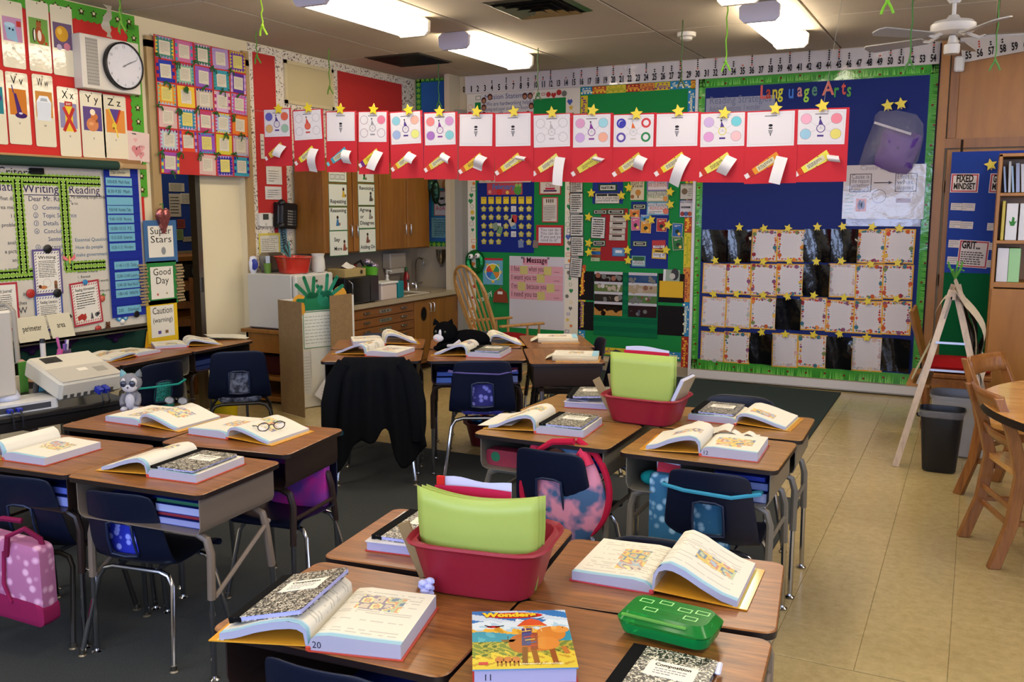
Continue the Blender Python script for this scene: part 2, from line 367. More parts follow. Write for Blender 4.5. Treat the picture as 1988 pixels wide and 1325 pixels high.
# ceiling lamps
def lamp(x, y, label):
 t = thing('ceiling_lamp', label, 'ceiling light', MX(x, y, CZ), 'fluorescent ceiling lamps')
 part('housing', B().box(-.10, -.60, -.05, .10, .60, 0, '#d8d4cc', 'enamel', ch=.005), t)
 P = [(-.13,-.05),(-.125,-.10),(-.10,-.125),(.10,-.125),(.125,-.10),(.13,-.05)]
 b = B(); v = [(x_, -.59, z_) for x_, z_ in P] + [(x_, .59, z_) for x_, z_ in P]; k = len(P)
 b.add(v, [(i, k+i, k+i+1, i+1) for i in range(k-1)] + [list(range(k)), list(range(k, 2*k))[::-1]], '#fff6e0', 'lamp_glow'); part('diffuser', b, t)
 for s in (-1, 1):
  b = B(); Q = [(-.14,-.03),(-.135,-.105),(-.105,-.135),(.105,-.135),(.135,-.105),(.14,-.03),(.11,-.005),(-.11,-.005)]
  y0, y1 = (.575, .61) if s > 0 else (-.61, -.575); kk = len(Q)
  v = [(x_, y0, z_) for x_, z_ in Q] + [(x_, y1, z_) for x_, z_ in Q]
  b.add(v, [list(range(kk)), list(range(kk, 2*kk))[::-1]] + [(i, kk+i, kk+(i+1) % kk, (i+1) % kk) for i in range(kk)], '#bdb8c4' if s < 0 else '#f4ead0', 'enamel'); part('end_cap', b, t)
 return t
lab = {(0,0): 'lit fluorescent ceiling lamp nearest the square ceiling grille, with grey near end cap', (0,1): 'lit fluorescent ceiling lamp cut by the top edge, left row',
  (1,0): 'lit fluorescent ceiling lamp above the Language Arts board, right row', (1,1): 'lit fluorescent ceiling lamp mostly beyond the top edge, above the grey end-capped right lamp'}
for r, x in enumerate((-3.87, -1.44)):
 for k in range(2):
  lamp(x, (7.24, 5.45)[k], lab[(r, k)])
for r, x in enumerate((-3.87, -1.44, 1.0)):
 for k in range(5):
  if k < 2 and r < 2: continue
  lamp(x, 7.24 - 1.79*k, 'fluorescent ceiling lamp outside the photo, %s row, %s from the back wall' % (('left', 'middle', 'right')[r], ORD[k]))

# ---------------------------------------------------------------- left wall: bulletin board, whiteboard, schedule
def poly_text_lines(b, rows, x, y, size, dy, col='#2b2b4a', z=.0016, align='l', bold=0):
 for i, r in enumerate(rows): b.text(r, x, y-i*dy, size, col, z, align, bold=bold)
def sheet(b, w, h, col='#efe9da', mat='paper', th=.0012):
 return b.box(-w/2, -h/2, 0, w/2, h/2, th, col, mat)
def LR(r, pad=0):   # rectangle (Y0, Ztop, Y1, Zbottom) -> centre, width, height
 return ((r[0]+r[2])/2, (r[1]+r[3])/2, abs(r[2]-r[0]), abs(r[1]-r[3]))
# red board with green scalloped border
bb = thing('bulletin_board', 'red bulletin board with green star-dotted border above the whiteboard', 'bulletin board', onleft(0, 0, 0))
b = B().box(2.4, 1.2, .0, 5.02, 3.06, .010, '#c4302a', 'paper'); part('backing', b, bb)
def border(b, x0, x1, y, up, col='#4f9a2e', dot='#3a2a14', h=.10, vert=False, side=1):
 n = max(2, int(abs(x1-x0)/.05)); P = []
 for i in range(n+1):
  t = x0+(x1-x0)*i/n
  for k in range(3): P.append((t+(x1-x0)/n*k/3, y-side*(h+.012*sin(pi*k/3))))
 P = P[:-2]
 Q = [(x1, y), (x0, y)]; poly = P+Q
 if vert: poly = [(q, p) for p, q in poly]
 b.prism(poly, .012, .0145, col, 'paper')
 for i in range(n//2):
  t = x0+(x1-x0)*(2*i+1)/n; c = (t, y-side*h*.5)
  if vert: c = (c[1], c[0])
  b.flat([(c[0]+p, c[1]+q) for p, q in star_pts(.030, .5)], .0150, dot); b.disc(c[0], c[1]+.004, .011, .0154, '#d8c9a0', n=8)
b = B(); border(b, 2.4, 5.02, 3.06, 0); part('border', b, bb)
b = B(); border(b, 1.75, 3.0, 5.055, 0, vert=True); part('border', b, bb)

# alphabet cards
def pic_thimble(b, w, h, y):
 b.rect(-w*.42, y-h*.16, w*.42, y+h*.2, .0016, '#b98aa8'); b.flat([(-.04,y-.055),(.035,y-.07),(.02,y+.03),(-.055,y+.04)], .002, '#8fb3c9'); b.disc(-.018, y+.035, .038, .0022, '#a9c6d6', ry=.015); b.disc(-.02, y+.01, .007, .0024, '#1a2330'); b.disc(.003, y+.006, .007, .0024, '#1a2330'); b.rect(.03, y+.03, .062, y+.065, .0024, '#b8372c')
def pic_squirrel(b, w, h, y):
 b.rect(-w*.42, y-h*.17, w*.42, y+h*.2, .0016, '#6f9a45'); b.disc(.012, y-.035, .032, .002, '#a0522a', ry=.04); b.disc(.0, y+.005, .024, .0021, '#9c5028', ry=.038); b.disc(.004, y-.02, .014, .0023, '#e6d8c4', ry=.035); b.disc(.002, y+.052, .02, .0022, '#a05a30'); b.disc(-.006, y+.072, .007, .0022, '#7a3c1c'); b.disc(.014, y+.072, .007, .0022, '#7a3c1c'); b.disc(-.034, y-.02, .013, .002, '#2a1a12', ry=.045); b.disc(-.032, y-.02, .006, .0022, '#efe6d6', ry=.038); b.disc(.05, y-.065, .01, .0022, '#c0442a')
def pic_balloon(b, w, h, y):
 b.rect(-w*.42, y-h*.17, w*.45, y+h*.2, .0016, '#6a5570'); b.disc(-.005, y+.02, .05, .002, '#c9962a', ry=.052); b.disc(-.02, y+.035, .018, .0022, '#e3b850', ry=.022); b.disc(.03, y-.06, .025, .0022, '#c97a8a'); b.disc(-.03, y-.07, .02, .0022, '#b9a9c0')
def pic_vacuum(b, w, h, y):
 b.rect(-w*.40, y-h*.17, w*.38, y+h*.19, .0016, '#c9782a'); b.flat([(-.03,y+.06),(-.012,y+.058),(.022,y-.06),(-.012,y-.07)], .002, '#4a2a6a'); b.disc(.014, y-.08, .042, .0022, '#3e2260', ry=.018); b.line(-.03, y+.06, -.04, y+.11, .008, .002, '#5a3a7a'); b.disc(.012, y-.066, .014, .0024, '#d0c8d8', ry=.007)
def pic_washer(b, w, h, y):
 b.rect(-w*.40, y-h*.17, w*.42, y+h*.19, .0016, '#c98a3e'); b.flat([(-.055,y-.1),(.045,y-.1),(.055,y+.02),(-.055,y+.02)], .002, '#d6dbe0'); b.flat([(-.055,y+.02),(.055,y+.02),(.03,y+.06),(-.03,y+.06)], .0021, '#eceff0'); b.flat([(-.03,y+.025),(.03,y+.025),(.02,y+.045),(-.02,y+.045)], .0023, '#aab4ba')
def pic_exit(b, w, h, y):
 b.rect(-w*.42, y-h*.17, w*.38, y+h*.19, .0016, '#8d86a8'); b.rect(-.03, y-.10, .03, y+.08, .0018, '#e0c23a'); b.line(-.045, y-.1, .04, y+.06, .024, .0021, '#b8322a'); b.line(.045, y-.1, -.04, y+.06, .024, .0022, '#c43a30'); b.rect(-.03, y+.07, .03, y+.1, .0024, '#b8322a'); b.text('EXIT', 0, y+.077, .019, '#efe0d0', .0027, bold=.02)
def pic_yak(b, w, h, y):
 b.rect(-w*.40, y-h*.17, w*.38, y+h*.19, .0016, '#5f4a80'); b.disc(-.005, y-.035, .05, .002, '#cf8250', ry=.048); b.disc(.012, y+.02, .03, .0021, '#c9743e', ry=.025); b.disc(.0, y+.05, .022, .0023, '#efe0c0'); b.disc(-.015, y-.03, .02, .0023, '#dfa06a', ry=.012); b.disc(.03, y-.01, .01, .0024, '#8a4a28')
def pic_zip(b, w, h, y):
 b.rect(-w*.36, y-h*.17, w*.42, y+h*.19, .0016, '#d98a3c'); b.flat([(-.05,y+.09),(.05,y+.09),(.012,y-.0),(-.012,y)], .0019, '#5a4488'); b.line(-.05, y+.09, -.004, y-.01, .014, .0022, '#d9b53a'); b.line(.05, y+.09, .01, y-.01, .014, .0022, '#b8322a'); b.disc(-.008, y-.03, .02, .0024, '#d8c040', ry=.026); b.disc(-.014, y-.045, .009, .0026, '#8a6420'); b.line(.006, y-.05, .02, y-.11, .012, .0022, '#e3c24a')
def pic_umb(b, w, h, y):
 b.rect(-w*.4, y-h*.17, w*.4, y+h*.19, .0016, '#2f7f86'); b.disc(0, y+.02, .05, .002, '#4a3a80', ry=.03)
cards = [('th', (3.955, 2.978, 4.114, 2.560), pic_thimble, 'th', 'blue smiling thimble'), ('ch', (4.141, 3.012, 4.306, 2.560), pic_squirrel, 'ch', 'brown chipmunk'),
   ('', (4.318, 3.014, 4.486, 2.557), pic_balloon, '', 'orange balloon'), ('Uu', (3.803, 2.536, 3.948, 2.069), pic_umb, 'u', 'teal umbrella'), ('V v', (3.961, 2.534, 4.117, 2.076), pic_vacuum, 'v', 'purple vacuum cleaner'),
   ('W w', (4.149, 2.542, 4.301, 2.072), pic_washer, 'w', 'white washing machine'), ('X x', (4.329, 2.482, 4.494, 2.018), pic_exit, 'x', 'red X under an exit sign'),
   ('Y y', (4.506, 2.475, 4.701, 2.019), pic_yak, 'y', 'tan yak'), ('Z z', (4.687, 2.470, 4.895, 2.021), pic_zip, 'z', 'yellow zipper')]
for i, (ti, r, fn, lo, ds) in enumerate(cards):
 cy, cz, w, h = LR(r); b = B(); b.prism(rr(w, h, .012, 3), 0, .0014, '#ded5b8', 'laminate')
 top = i < 3
 fn(b, w, h, h*.08 if not top else h*.06)
 if not top: b.text(ti, 0, h*.5-.075, .075, '#15150f', .0018, width=w*.55, bold=.004)
 b.text(lo or '.', 0, -h*.22, .028, '#3a3a30', .0018); b.disc(0, h/2-.012, .005, .0022, '#6a5a40', n=8)
 single('alphabet_card', b, ('white sound card with a %s picture in the top row' if top else 'white alphabet card with a %s picture') % ds, 'card', onleft(cy, cz, .016), 'alphabet cards')

# PA speaker box with clock
t = thing('clock_speaker_unit', 'white wall box holding a speaker grille and a round black-rimmed clock', 'clock', onleft(0, 0, 0))
r = (4.474, 2.849, 4.968, 2.486); cy, cz, w, h = LR(r)
part('housing', B().box(cy-w/2, cz-h/2, .012, cy+w/2, cz+h/2, .10, '#cfc8ba', 'enamel', ch=.004), t)
gr = (4.513, 2.826, 4.610, 2.509); b = B(); b.box(gr[0], gr[3], .10, gr[2], gr[1], .102, '#9a958c', 'enamel')
for i in range(14):
 for j in range(7): b.disc(gr[0]+(gr[2]-gr[0])*(j+.5)/7, gr[3]+(gr[1]-gr[3])*(i+.5)/14, .004, .1024, '#6c685f', n=6)
part('speaker_grille', b, t)
ck = (4.808, 2.670); R = .165
c = part('clock_rim', B().lathe([(R-.012,.0),(R,.004),(R,.035),(R-.010,.040),(R-.014,.030)], '#14120f', 'plastic', 40, cap=False), t, onleft(0,0,0).inverted() @ onleft(ck[0], ck[1], .10))
b = B(); b.disc(0, 0, R-.012, .028, '#cfcdd2', 'paper', 40)
for k in range(12):
 a = pi/2-(k+1)*pi/6; b.text(str(k+1), (R-.034)*cos(a), (R-.034)*sin(a)-.009, .028, '#16161a', .0285)
for k in range(60):
 a = k*pi/30; b.line((R-.018)*cos(a), (R-.018)*sin(a), (R-.014)*cos(a), (R-.014)*sin(a), .0015 if k % 5 else .003, .0285, '#222222')
part('clock_face', b, c)
b = B()
for a, l, w_ in ((90-10.7*6, .12, .006), (90-62, .075, .008)): b.line(-.02*cos(radians(a)), -.02*sin(radians(a)), l*cos(radians(a)), l*sin(radians(a)), w_, .030, '#111111')
b.disc(0, 0, .008, .031, '#111111'); part('clock_hand', b, c)
part('clock_glass', B().disc(0, 0, R-.012, .034, '#ffffff', 'clear_film', 40), c)

# paper heart, ribbons
r = (4.890, 2.226, 5.093, 2.011); cy, cz, w, h = LR(r); b = sheet(B(), w, h, '#d9bfb4')
for x, y, s_, c_ in ((-.02,-.02,.05,'#cc7f80'),(.03,.0,.03,'#d39a98'),(-.03,.05,.02,'#dba6a2'),(.02,-.05,.035,'#d08d8c')):
 b.disc(x-s_*.4, y, s_*.5, .0016, c_); b.disc(x+s_*.4, y, s_*.5, .0016, c_); b.flat([(x-s_*.85,y-.1*s_),(x+s_*.85,y-.1*s_),(x,y-s_*1.2)], .0017, c_)
b.scrib(-.06, .08, .05, .10, 1, '#c08a88'); single('heart_drawing', b, 'pink heart drawing beside the zipper card', 'drawing', onleft(cy, cz, .016, -3), None)
def ribbon(name, pts, w, col, label, X=-5.6, cat='ribbon', mat='paper'):
 b = B()
 for k in range(len(pts)-1):
  a, c = Vector(pts[k]), Vector(pts[k+1]); s_ = w*(.35+.65*abs(cos(k*1.1)))
  s2 = w*(.35+.65*abs(cos((k+1)*1.1)))
  b.add([a+Vector((.01*sin(k),-s_/2,0)), a+Vector((-.01*sin(k),s_/2,0)), c+Vector((-.01*sin(k+1),s2/2,0)), c+Vector((.01*sin(k+1),-s2/2,0))], [(0,1,2,3)], col, mat)
 return single(name, b, label, cat, auto=60)
p0 = (4.672, 3.060); p1 = (4.658, 2.840)
ribbon('ribbon', [(-5.5+.02*sin(k), p0[0]+(p1[0]-p0[0])*k/8, p0[1]+(p1[1]-p0[1])*k/8+(.0)) for k in range(9)], .075, '#b3ab98', 'twisted white paper ribbon hanging above the wall clock')
q0 = (4.609, 3.088); q1 = (4.592, 2.852)
def yarn(x, y, z0, z1, label, col='#5d8a3c', knot=True, r=.004):
 b = B(); n = 8; b.tube([(x+.004*sin(i*2.1), y+.004*cos(i*1.7), z0+(z1-z0)*i/n) for i in range(n+1)], r, col, 'cloth', 5)
 if knot:
  for s_ in (-1, 1): b.tube([(x, y, z1), (x+s_*.018, y, z1-.03), (x+s_*.03, y+.01, z1-.06)], r*1.4, col, 'cloth', 5)
  b.ball((x, y, z1), .011, col, 'cloth', 8, 6)
 return single('hanging_yarn', b, label, 'yarn', None, 'green yarn hanging from the ceiling')
yarn(-5.3, q0[0], 3.07, q1[1]+.05, 'green yarn with a bow hanging beside the wall clock')

# projection screen roll
a0 = (3.797, 1.966); a1 = (4.716, 1.982)
t = thing('projection_screen', 'rolled dark green pull-down screen above the whiteboard', 'screen', None)
part('roll', B().tube([(-5.55, 2.6, a0[1]), (-5.55, a1[0], a0[1])], .032, '#2e4238', 'cloth', 16), t)
part('roller_end', B().tube([(-5.55, a1[0], a0[1]), (-5.55, a1[0]+.03, a0[1])], .028, '#b09468', 'plastic', 14), t)
part('roller_end', B().box(-5.575, a1[0]+.03, a0[1]-.018, -5.54, a1[0]+.26, a0[1]+.018, '#a5865a', 'plastic', ch=.004), t)

# whiteboard with tray
WZ0, WZ1 = .80, 1.985; WY1 = (4.973, 1.369)[0]
t = thing('whiteboard', 'long whiteboard with charts and magnets on the left wall', 'whiteboard', None)
WBT = t; WBP = B().box(-5.632, 2.0, WZ0, -5.615, WY1, WZ1, '#c9c3b4', 'board_white')
class Off:
 def __init__(s, M): s.M = M
 def text(s, *a, **k): WBP.text(*a, M=s.M, **k)
 def line(s, *a, **k): WBP.line(*a, M=s.M, **k)
 def ring(s, *a, **k): WBP.ring(*a, M=s.M, **k)
part('frame', B().box(-5.64, 2.0, WZ1, -5.60, WY1, WZ1+.03, '#b09468', 'steel'), t)
b = B().box(-5.614, 2.0, WZ0-.02, -5.50, 4.86, WZ0-.005, '#8a8578', 'steel'); b.box(-5.505, 2.0, WZ0-.03, -5.50, 4.86, WZ0+.012, '#8a8578', 'steel'); part('tray', b, t)
b = B(); part('chalk_rail', B().box(-5.635, 2.0, .40, -5.62, WY1+.05, WZ0-.03, '#1f3d31', 'matte'), t)
m = (3.951, 1.897); b = Off(onleft(m[0]-.12, m[1]-.03, .0355)); b.text('Success Criteria', 0, 0, .085, '#2a2a2a', .001, 'c'); b.text('Jennifer', .52, -.02, .06, '#555568', .001, 'c'); 
OFF = .0365
def polka(b, x0, y0, x1, y1, z=.001):
 n = 10; b.rect(x0, y0, x1, y1, z, '#7fa53a'); rw = random.Random(3)
 if abs(x1-x0) > abs(y1-y0):
  k = int(abs(x1-x0)/.03)
  for i in range(k): b.disc(x0+(i+.5)*(x1-x0)/k, y0, .016, z, '#7fa53a', n=8); b.disc(x0+(i+.5)*(x1-x0)/k, y1, .016, z, '#7fa53a', n=8)
 else:
  k = int(abs(y1-y0)/.03)
  for i in range(k): b.disc(x0, y0+(i+.5)*(y1-y0)/k, .016, z, '#7fa53a', n=8); b.disc(x1, y0+(i+.5)*(y1-y0)/k, .016, z, '#7fa53a', n=8)
 nx, ny = max(1, int(abs(x1-x0)/.018)), max(1, int(abs(y1-y0)/.018))
 for i in range(nx):
  for j in range(ny): b.disc(x0+(i+.5)*(x1-x0)/nx, y0+(j+.5)*(y1-y0)/ny, .0035, z+.0004, '#dfe8c0', n=5)
t = thing('chart_border', 'green polka-dot border dividing the whiteboard into subject columns', 'border', onleft(0, 0, OFF), None)
gx = [(3.879, 1.827)[0]-.62, (3.976, 1.506)[0], (4.314, 1.553)[0], (4.618, 1.549)[0]]
gt = (4.218, 1.851)[1]; gb = (4.169, 1.234)[1]
b = B(); polka(b, gx[0], gt-.025, gx[3], gt+.025); part('strip', b, t)
b = B(); polka(b, gx[0], gb-.03, gx[1]+.1, gb+.02, .0015); part('strip', b, t)
b = B(); polka(b, gx[2]-.03, gb-.0, gx[3], gb+.05, .0015); part('strip', b, t)
for k in (1, 2):
 b = B(); polka(b, gx[k]-.025, gb, gx[k]+.025, gt, .002); part('strip', b, t)
# handwriting on the three columns
b = Off(onleft(0, 0, OFF)); c1 = (4.143, 1.785); b.text('Writing', c1[0], c1[1]-.02, .085, '#2c2450', 0); b.line(c1[0]-.14, c1[1]-.035, c1[0]+.15, c1[1]-.035, .005, 0, '#2c2450')
c2 = (4.045, 1.720); b.text('Dear Mr. Ramos,', c2[0], c2[1]-.01, .047, '#2c3050', 0, 'l')
c3 = (4.072, 1.674)
for i, s_ in enumerate(('Comma', 'Topic Sentence', 'Details', 'Concluding', 'Sentence', 'Sincerely,', 'Mrs. Adams')):
 b.text(s_, c3[0]+(.07 if i not in (4, 6) else .10), c3[1]-.02-i*.053, .042, '#3a5078', 0, 'l')
 if i in (0, 1, 2, 3, 5): b.ring(c3[0]+.02, c3[1]-.005-i*.053, .018, .003, 0, '#3a5078'); b.text(str({0:1,1:2,2:3,3:4,5:5}[i]), c3[0]+.02, c3[1]-.016-i*.053, .026, '#3a5078', .0003)
d1 = (4.481, 1.784); b.text('Reading', d1[0], d1[1]-.02, .08, '#2c2450', 0); b.line(d1[0]-.13, d1[1]-.035, d1[0]+.14, d1[1]-.035, .005, 0, '#2c2450')
d2 = (4.368, 1.742)
poly_text_lines(b, ['My learning target today', 'is to'], d2[0], d2[1]-.01, .030, .045, '#2a2a2a', 0)
poly_text_lines(b, ['Essential Question', 'How do people', 'make government', 'work?'], d2[0]+.01, d2[1]-.31, .036, .052, '#3f6a86', 0)
poly_text_lines(b, ['Success criteria', '1. Reread', '2. look for signal words', '   that show', '3. Make sure events are', '   in sequential order'], d2[0]+.01, d2[1]-.53, .027, .036, '#2a2a2a', 0)
e1 = (3.980, 1.784); b.text('Math', e1[0]-.02, e1[1]-.01, .08, '#2c2450', 0, 'r')
poly_rows = ['What does', 'area mean?', 'I can', 'solve problems', '', 'analyze', 'a picture', 'and if', 'a number', '', '', 'in', 'inches', 'H W']
for i, s_ in enumerate(poly_rows):
 if s_: b.text(s_, e1[0]+.0, e1[1]-.07-i*.057, .036 if s_ != 'H W' else .06, '#3a3a44', 0, 'r')
part('panel', WBP, WBT)

def notice(name, r, frame, body, label, cat='poster', rot=0, title=None, extra=None, off=.042, stripes=True, lines=10, M=None, tcol='#222222', paper='#ddd8ca', bw=.014):
 cy, cz, w, h = LR(r); b = sheet(B(), w, h, paper); b.frame(-w/2, -h/2, w/2, h/2, bw, .0016, frame)
 if stripes:
  n = int(w/.022)
  for i in range(n):
   for yy in (h/2-bw-.012, -h/2+bw+.012): b.line(-w/2+bw+(i+.2)*(w-2*bw)/n, yy-.006, -w/2+bw+(i+.7)*(w-2*bw)/n, yy+.006, .006, .0018, frame)
  n = int(h/.022)
  for i in range(n):
   for xx in (w/2-bw-.010, -w/2+bw+.010): b.line(xx-.006, -h/2+bw+(i+.2)*(h-2*bw)/n, xx+.006, -h/2+bw+(i+.7)*(h-2*bw)/n, .005, .0018, frame)
 k = w/2-bw-.028
 if title: b.text(title, 0, h/2-.065, .03, tcol, .0018, width=min(2*k, .026*len(title)), bold=.01)
 b.scrib(-k, -h*.12, k, h/2-.075, lines, body, seed=int(w*999), h=.38)
 if extra: extra(b, w, h)
 return single(name, b, label, cat, M or onleft(cy, cz, off, rot), None)
def kids(b, w, h):
 b.disc(-w*.18, -h*.33, .028, .0020, '#c07a4a', ry=.012); b.disc(-w*.30, -h*.31, .012, .0022, '#5a3020'); b.disc(w*.25, -h*.24, .013, .0022, '#8a5a3a'); b.rect(w*.25-.012, -h*.38, w*.25+.012, -h*.26, .0020, '#6a4a38')
 b.ring(-w*.05, -h*.24, .03, .002, .0020, '#9a9a9a')
def aussie(b, w, h):
 b.flat([(-w*.34,-h*.38),(-w*.36,-h*.28),(-w*.2,-h*.22),(-w*.14,-h*.25),(-w*.08,-h*.22),(-w*.05,-h*.33),(-w*.13,-h*.40),(-w*.22,-h*.35)], .0020, '#a8342c')
 b.flat([(w*.08,-h*.38),(w*.12,-h*.24),(w*.15,-h*.24),(w*.18,-h*.38)], .0020, '#4a4a4a'); b.disc(w*.3, -h*.3, .016, .0020, '#5a5a5a'); b.disc(w*.36, -h*.28, .012, .0020, '#6a6a6a')
notice('rubric_poster', (4.036, 1.390, 4.253, 1.081), '#5d5080', '#6a6a70', 'purple-bordered Writing rubric poster held by black magnets', title='Writing', extra=kids, off=.044)
notice('rubric_poster', (4.030, 1.088, 4.243, 0.836), '#4a5a9a', '#55555c', 'blue-bordered Reading Literature poster directly below the Writing rubric', title='Reading: Literature', off=.0425, lines=7)
notice('rubric_poster', (4.312, 1.153, 4.555, 0.843), '#a83640', '#8a6a6a', 'red-bordered tilted poster with a red map of Australia', rot=4, extra=aussie, title='Reading: Informational', lines=7)
notice('rubric_poster', (3.722, 1.184, 3.917, 0.871), '#a83640', '#8a8a80', 'red-edged poster cut by the left edge of the photo', title='Math Journal!', stripes=False, lines=9, rot=0)
def magnet(c, r, col, label, kind='disc', off=.048):
 b = B().lathe([(r,0),(r,.006),(r*.85,.009),(0.0005,.010)], col, 'plastic', 16); single('magnet', b, label, 'magnet', onleft(c[0], c[1], off), 'round magnets on the whiteboard')
for c, r, col, lb in (((4.152, 1.390),.030,'#121212','black round magnet at the top of the Writing rubric'), ((4.202, 1.088),.030,'#121212','black round magnet between the Writing and Reading rubrics'),
 ((4.854, 0.878),.026,'#101010','black round magnet below the blue schedule'), ((4.002, 1.101),.030,'#a82a22','red round magnet left of the two rubrics'),
 ((4.428, 1.147),.019,'#3a7fae','blue round magnet on the Australia poster')): magnet(c, r, col, lb)
c = (4.116, 1.907); single('magnetic_eraser', B().box(-.05,-.02,0,.05,.02,.02,'#161616','matte',ch=.004), 'small black eraser stuck at the top of the whiteboard', 'eraser', onleft(c[0], c[1], .036))
c = (4.730, 0.863); b = B()
for s_ in (-1, 1): b.lathe([(.024,0),(.024,.008),(.016,.010)], '#3f86b0', 'plastic', 14, M=Matrix.Translation((s_*.028,0,0))); b.disc(s_*.028, 0, .012, .0105, '#a9cbd9')
b.ball((0,-.03,.004), .02, '#d9d4c8', 'plastic'); single('magnet', b, 'blue goggles magnet with a white nose under the schedule', 'magnet', onleft(c[0], c[1], .036), None)
c = (4.518, 0.809); b = B(); b.ball((-.008,0,.006), (.018,.018,.010), '#a8322c', 'gloss'); b.ball((.008,0,.006), (.018,.018,.010), '#a8322c', 'gloss'); b.tube([(0,.012,.006),(.003,.028,.006)], .002, '#4a3018', 'plastic', 5); single('magnet', b, 'red apple magnet low on the whiteboard', 'magnet', onleft(c[0], c[1], .036), None)
c = (4.600, 0.804); b = B(); b.ball((0,0,.008), (.020,.022,.010), '#5a3a28', 'fur'); b.ball((0,.026,.010), .015, '#6a4630', 'fur'); b.ball((-.012,.038,.010), .006, '#5a3a28', 'fur'); b.ball((.012,.038,.010), .006, '#5a3a28', 'fur'); single('magnet', b, 'brown bear magnet beside the apple magnet', 'magnet', onleft(c[0], c[1], .036), None)
c = (4.571, 1.025); b = B(); b.ball((0,-.005,.006), (.020,.026,.010), '#c25a44', 'gloss'); b.flat([(p,q+.022) for p,q in star_pts(.016)], .014, '#4a8a3a'); single('magnet', b, 'strawberry magnet right of the Australia poster', 'magnet', onleft(c[0], c[1], .036), None)
c = (4.317, 1.309); b = B()
for s_ in (-1, 1): b.prism([(s_*.004,.0),(s_*.045,.035),(s_*.05,.01),(s_*.02,-.008)][::s_], 0, .004, '#d9707a', 'paper'); b.prism([(s_*.004,-.0),(s_*.03,-.01),(s_*.025,-.04),(s_*.004,-.02)][::s_], 0, .004, '#6fa35a', 'paper')
b.ball((0,0,.006), (.007,.032,.006), '#e0a83a', 'plastic'); single('butterfly', b, 'pink and yellow butterfly ornament between the chart columns', 'ornament', onleft(c[0], c[1], .042))
c = (4.279, 0.912); single('binder_clip', B().box(-.022,-.010,0,.022,.012,.016,'#55534e','steel',M=RZ(25)), 'grey magnetic clip below the butterfly ornament', 'clip', onleft(c[0], c[1], .036))

# class schedule pocket chart
r = (4.638, 1.962, 4.938, 0.869); cy, cz, w, h = LR(r)
t = thing('schedule_chart', 'blue hanging pocket chart with pale blue class schedule strips', 'pocket chart', onleft(cy, cz, .05))
b = B(); b.box(-w/2, -h/2, 0, w/2, h/2, .002, '#22308a', 'cloth')
part('backing', b, t)
rows = [(118,'Class Schedule'),(177,'8:00-8:30  Math Facts'),(236,'8:30-9:30  Math'),(297,''),(350,'9:30-9:40  Number Talks'),(408,'9:40-10:00  Recess'),(467,'10:00-10:15  P.E.'),(523,'10:15-10:30  Grammar'),(585,'10:30-11:15  Wonders'),(700,'11:45-11:55  Daily'),(767,'12:00-12:40 Lunch'),(823,'12:40-1:00  Read Aloud'),(880,'1:00-1:45  WINTR'),(985,'2:05     Dismissal')]
for i, (yy, s_) in enumerate(rows):
 z_ = h/2 - (yy-85)/945*h; b = B(); x0, x1 = (-w*.34, w*.26) if i == 0 else (-w*.46+(.03*(i > 8)), w*.30+.02*(i > 8))
 b.box(x0, z_-.030, .002, x1, z_+.026, .004, '#c9c0a0' if i == 0 else '#6fa9bd', 'paper')
 if s_: b.text(s_, x0+.012, z_-.014, .034, '#20323c', .0046, 'l', width=(x1-x0)*(.85 if len(s_) > 14 else .7))
 part('schedule_strip', b, t)
b = B()
for yy in range(140, 1000, 58): z_ = h/2-(yy-85)/945*h; b.box(-w/2, z_-.004, .002, w/2, z_, .0035, '#1c2878', 'cloth')
part('pocket_seam', b, t)
# behaviour clip chart
t = thing('clip_chart', 'three-panel behaviour chart reading Super Star, Good Day and Caution', 'chart', None)
def cpanel(r, col, txts, cols=None, rot=0, fr=None, deco=None):
 cy, cz, w, h = LR(r); b = sheet(B(), w, h, col, th=.002); fw, fh = w*.76, h*.74
 b.rect(-fw/2, -fh/2, fw/2, fh/2, .0026, '#ddd8c8', 'laminate')
 for i, s_ in enumerate(txts): b.text(s_, 0, fh*.24-i*fh*.27, .075 if len(s_) < 8 else .055, '#1a1a1a', .0032, width=min(fw*.85, .043*len(s_)))
 if deco: deco(b, fw, fh)
 part('chart_panel', b, t, onleft(cy, cz, .056, rot))
cpanel((4.957, 1.573, 5.276, 1.250), '#3f648e', ['Super', 'Stars'], rot=0, deco=lambda b, w, h: b.disc(.02, -h*.3, .022, .0034, '#8a8a88', ry=.03))
cpanel((4.962, 1.263, 5.254, 0.930), '#2f7a3c', ['Good', 'Day'], deco=lambda b, w, h: (b.flat([(x-.05, y-h*.36) for x, y in star_pts(.014)], .0034, '#b8402f'), b.flat([(x+.04, y-h*.34) for x, y in star_pts(.012)], .0034, '#8a8a50')))
cpanel((4.943, 0.964, 5.242, 0.636), '#d3ae20', ['Caution', '(warning)'], deco=lambda b, w, h: (b.rect(-.05,-h*.4,-.02,-h*.3,.0034,'#5a4a88'), b.rect(.02,-h*.4,.05,-h*.3,.0034,'#7a5a38')))
b = sheet(B(), .12, .16, '#d39a1a'); c = (4.953, 0.670); part('chart_panel', b, t, onleft(c[0]+.03, c[1]-.02, .05, -12))
pin = B(); 
for s_ in (-1, 1): pin.box(-.036, s_*.004-.003, 0, .036, s_*.004+.003, .008, '#a08a62', 'matte')
pin.tube([(-.002,-.009,.004),(.0,.009,.004)], .002, '#8a8a8a', 'steel', 6); pin_me = pin.mesh('clothespin')
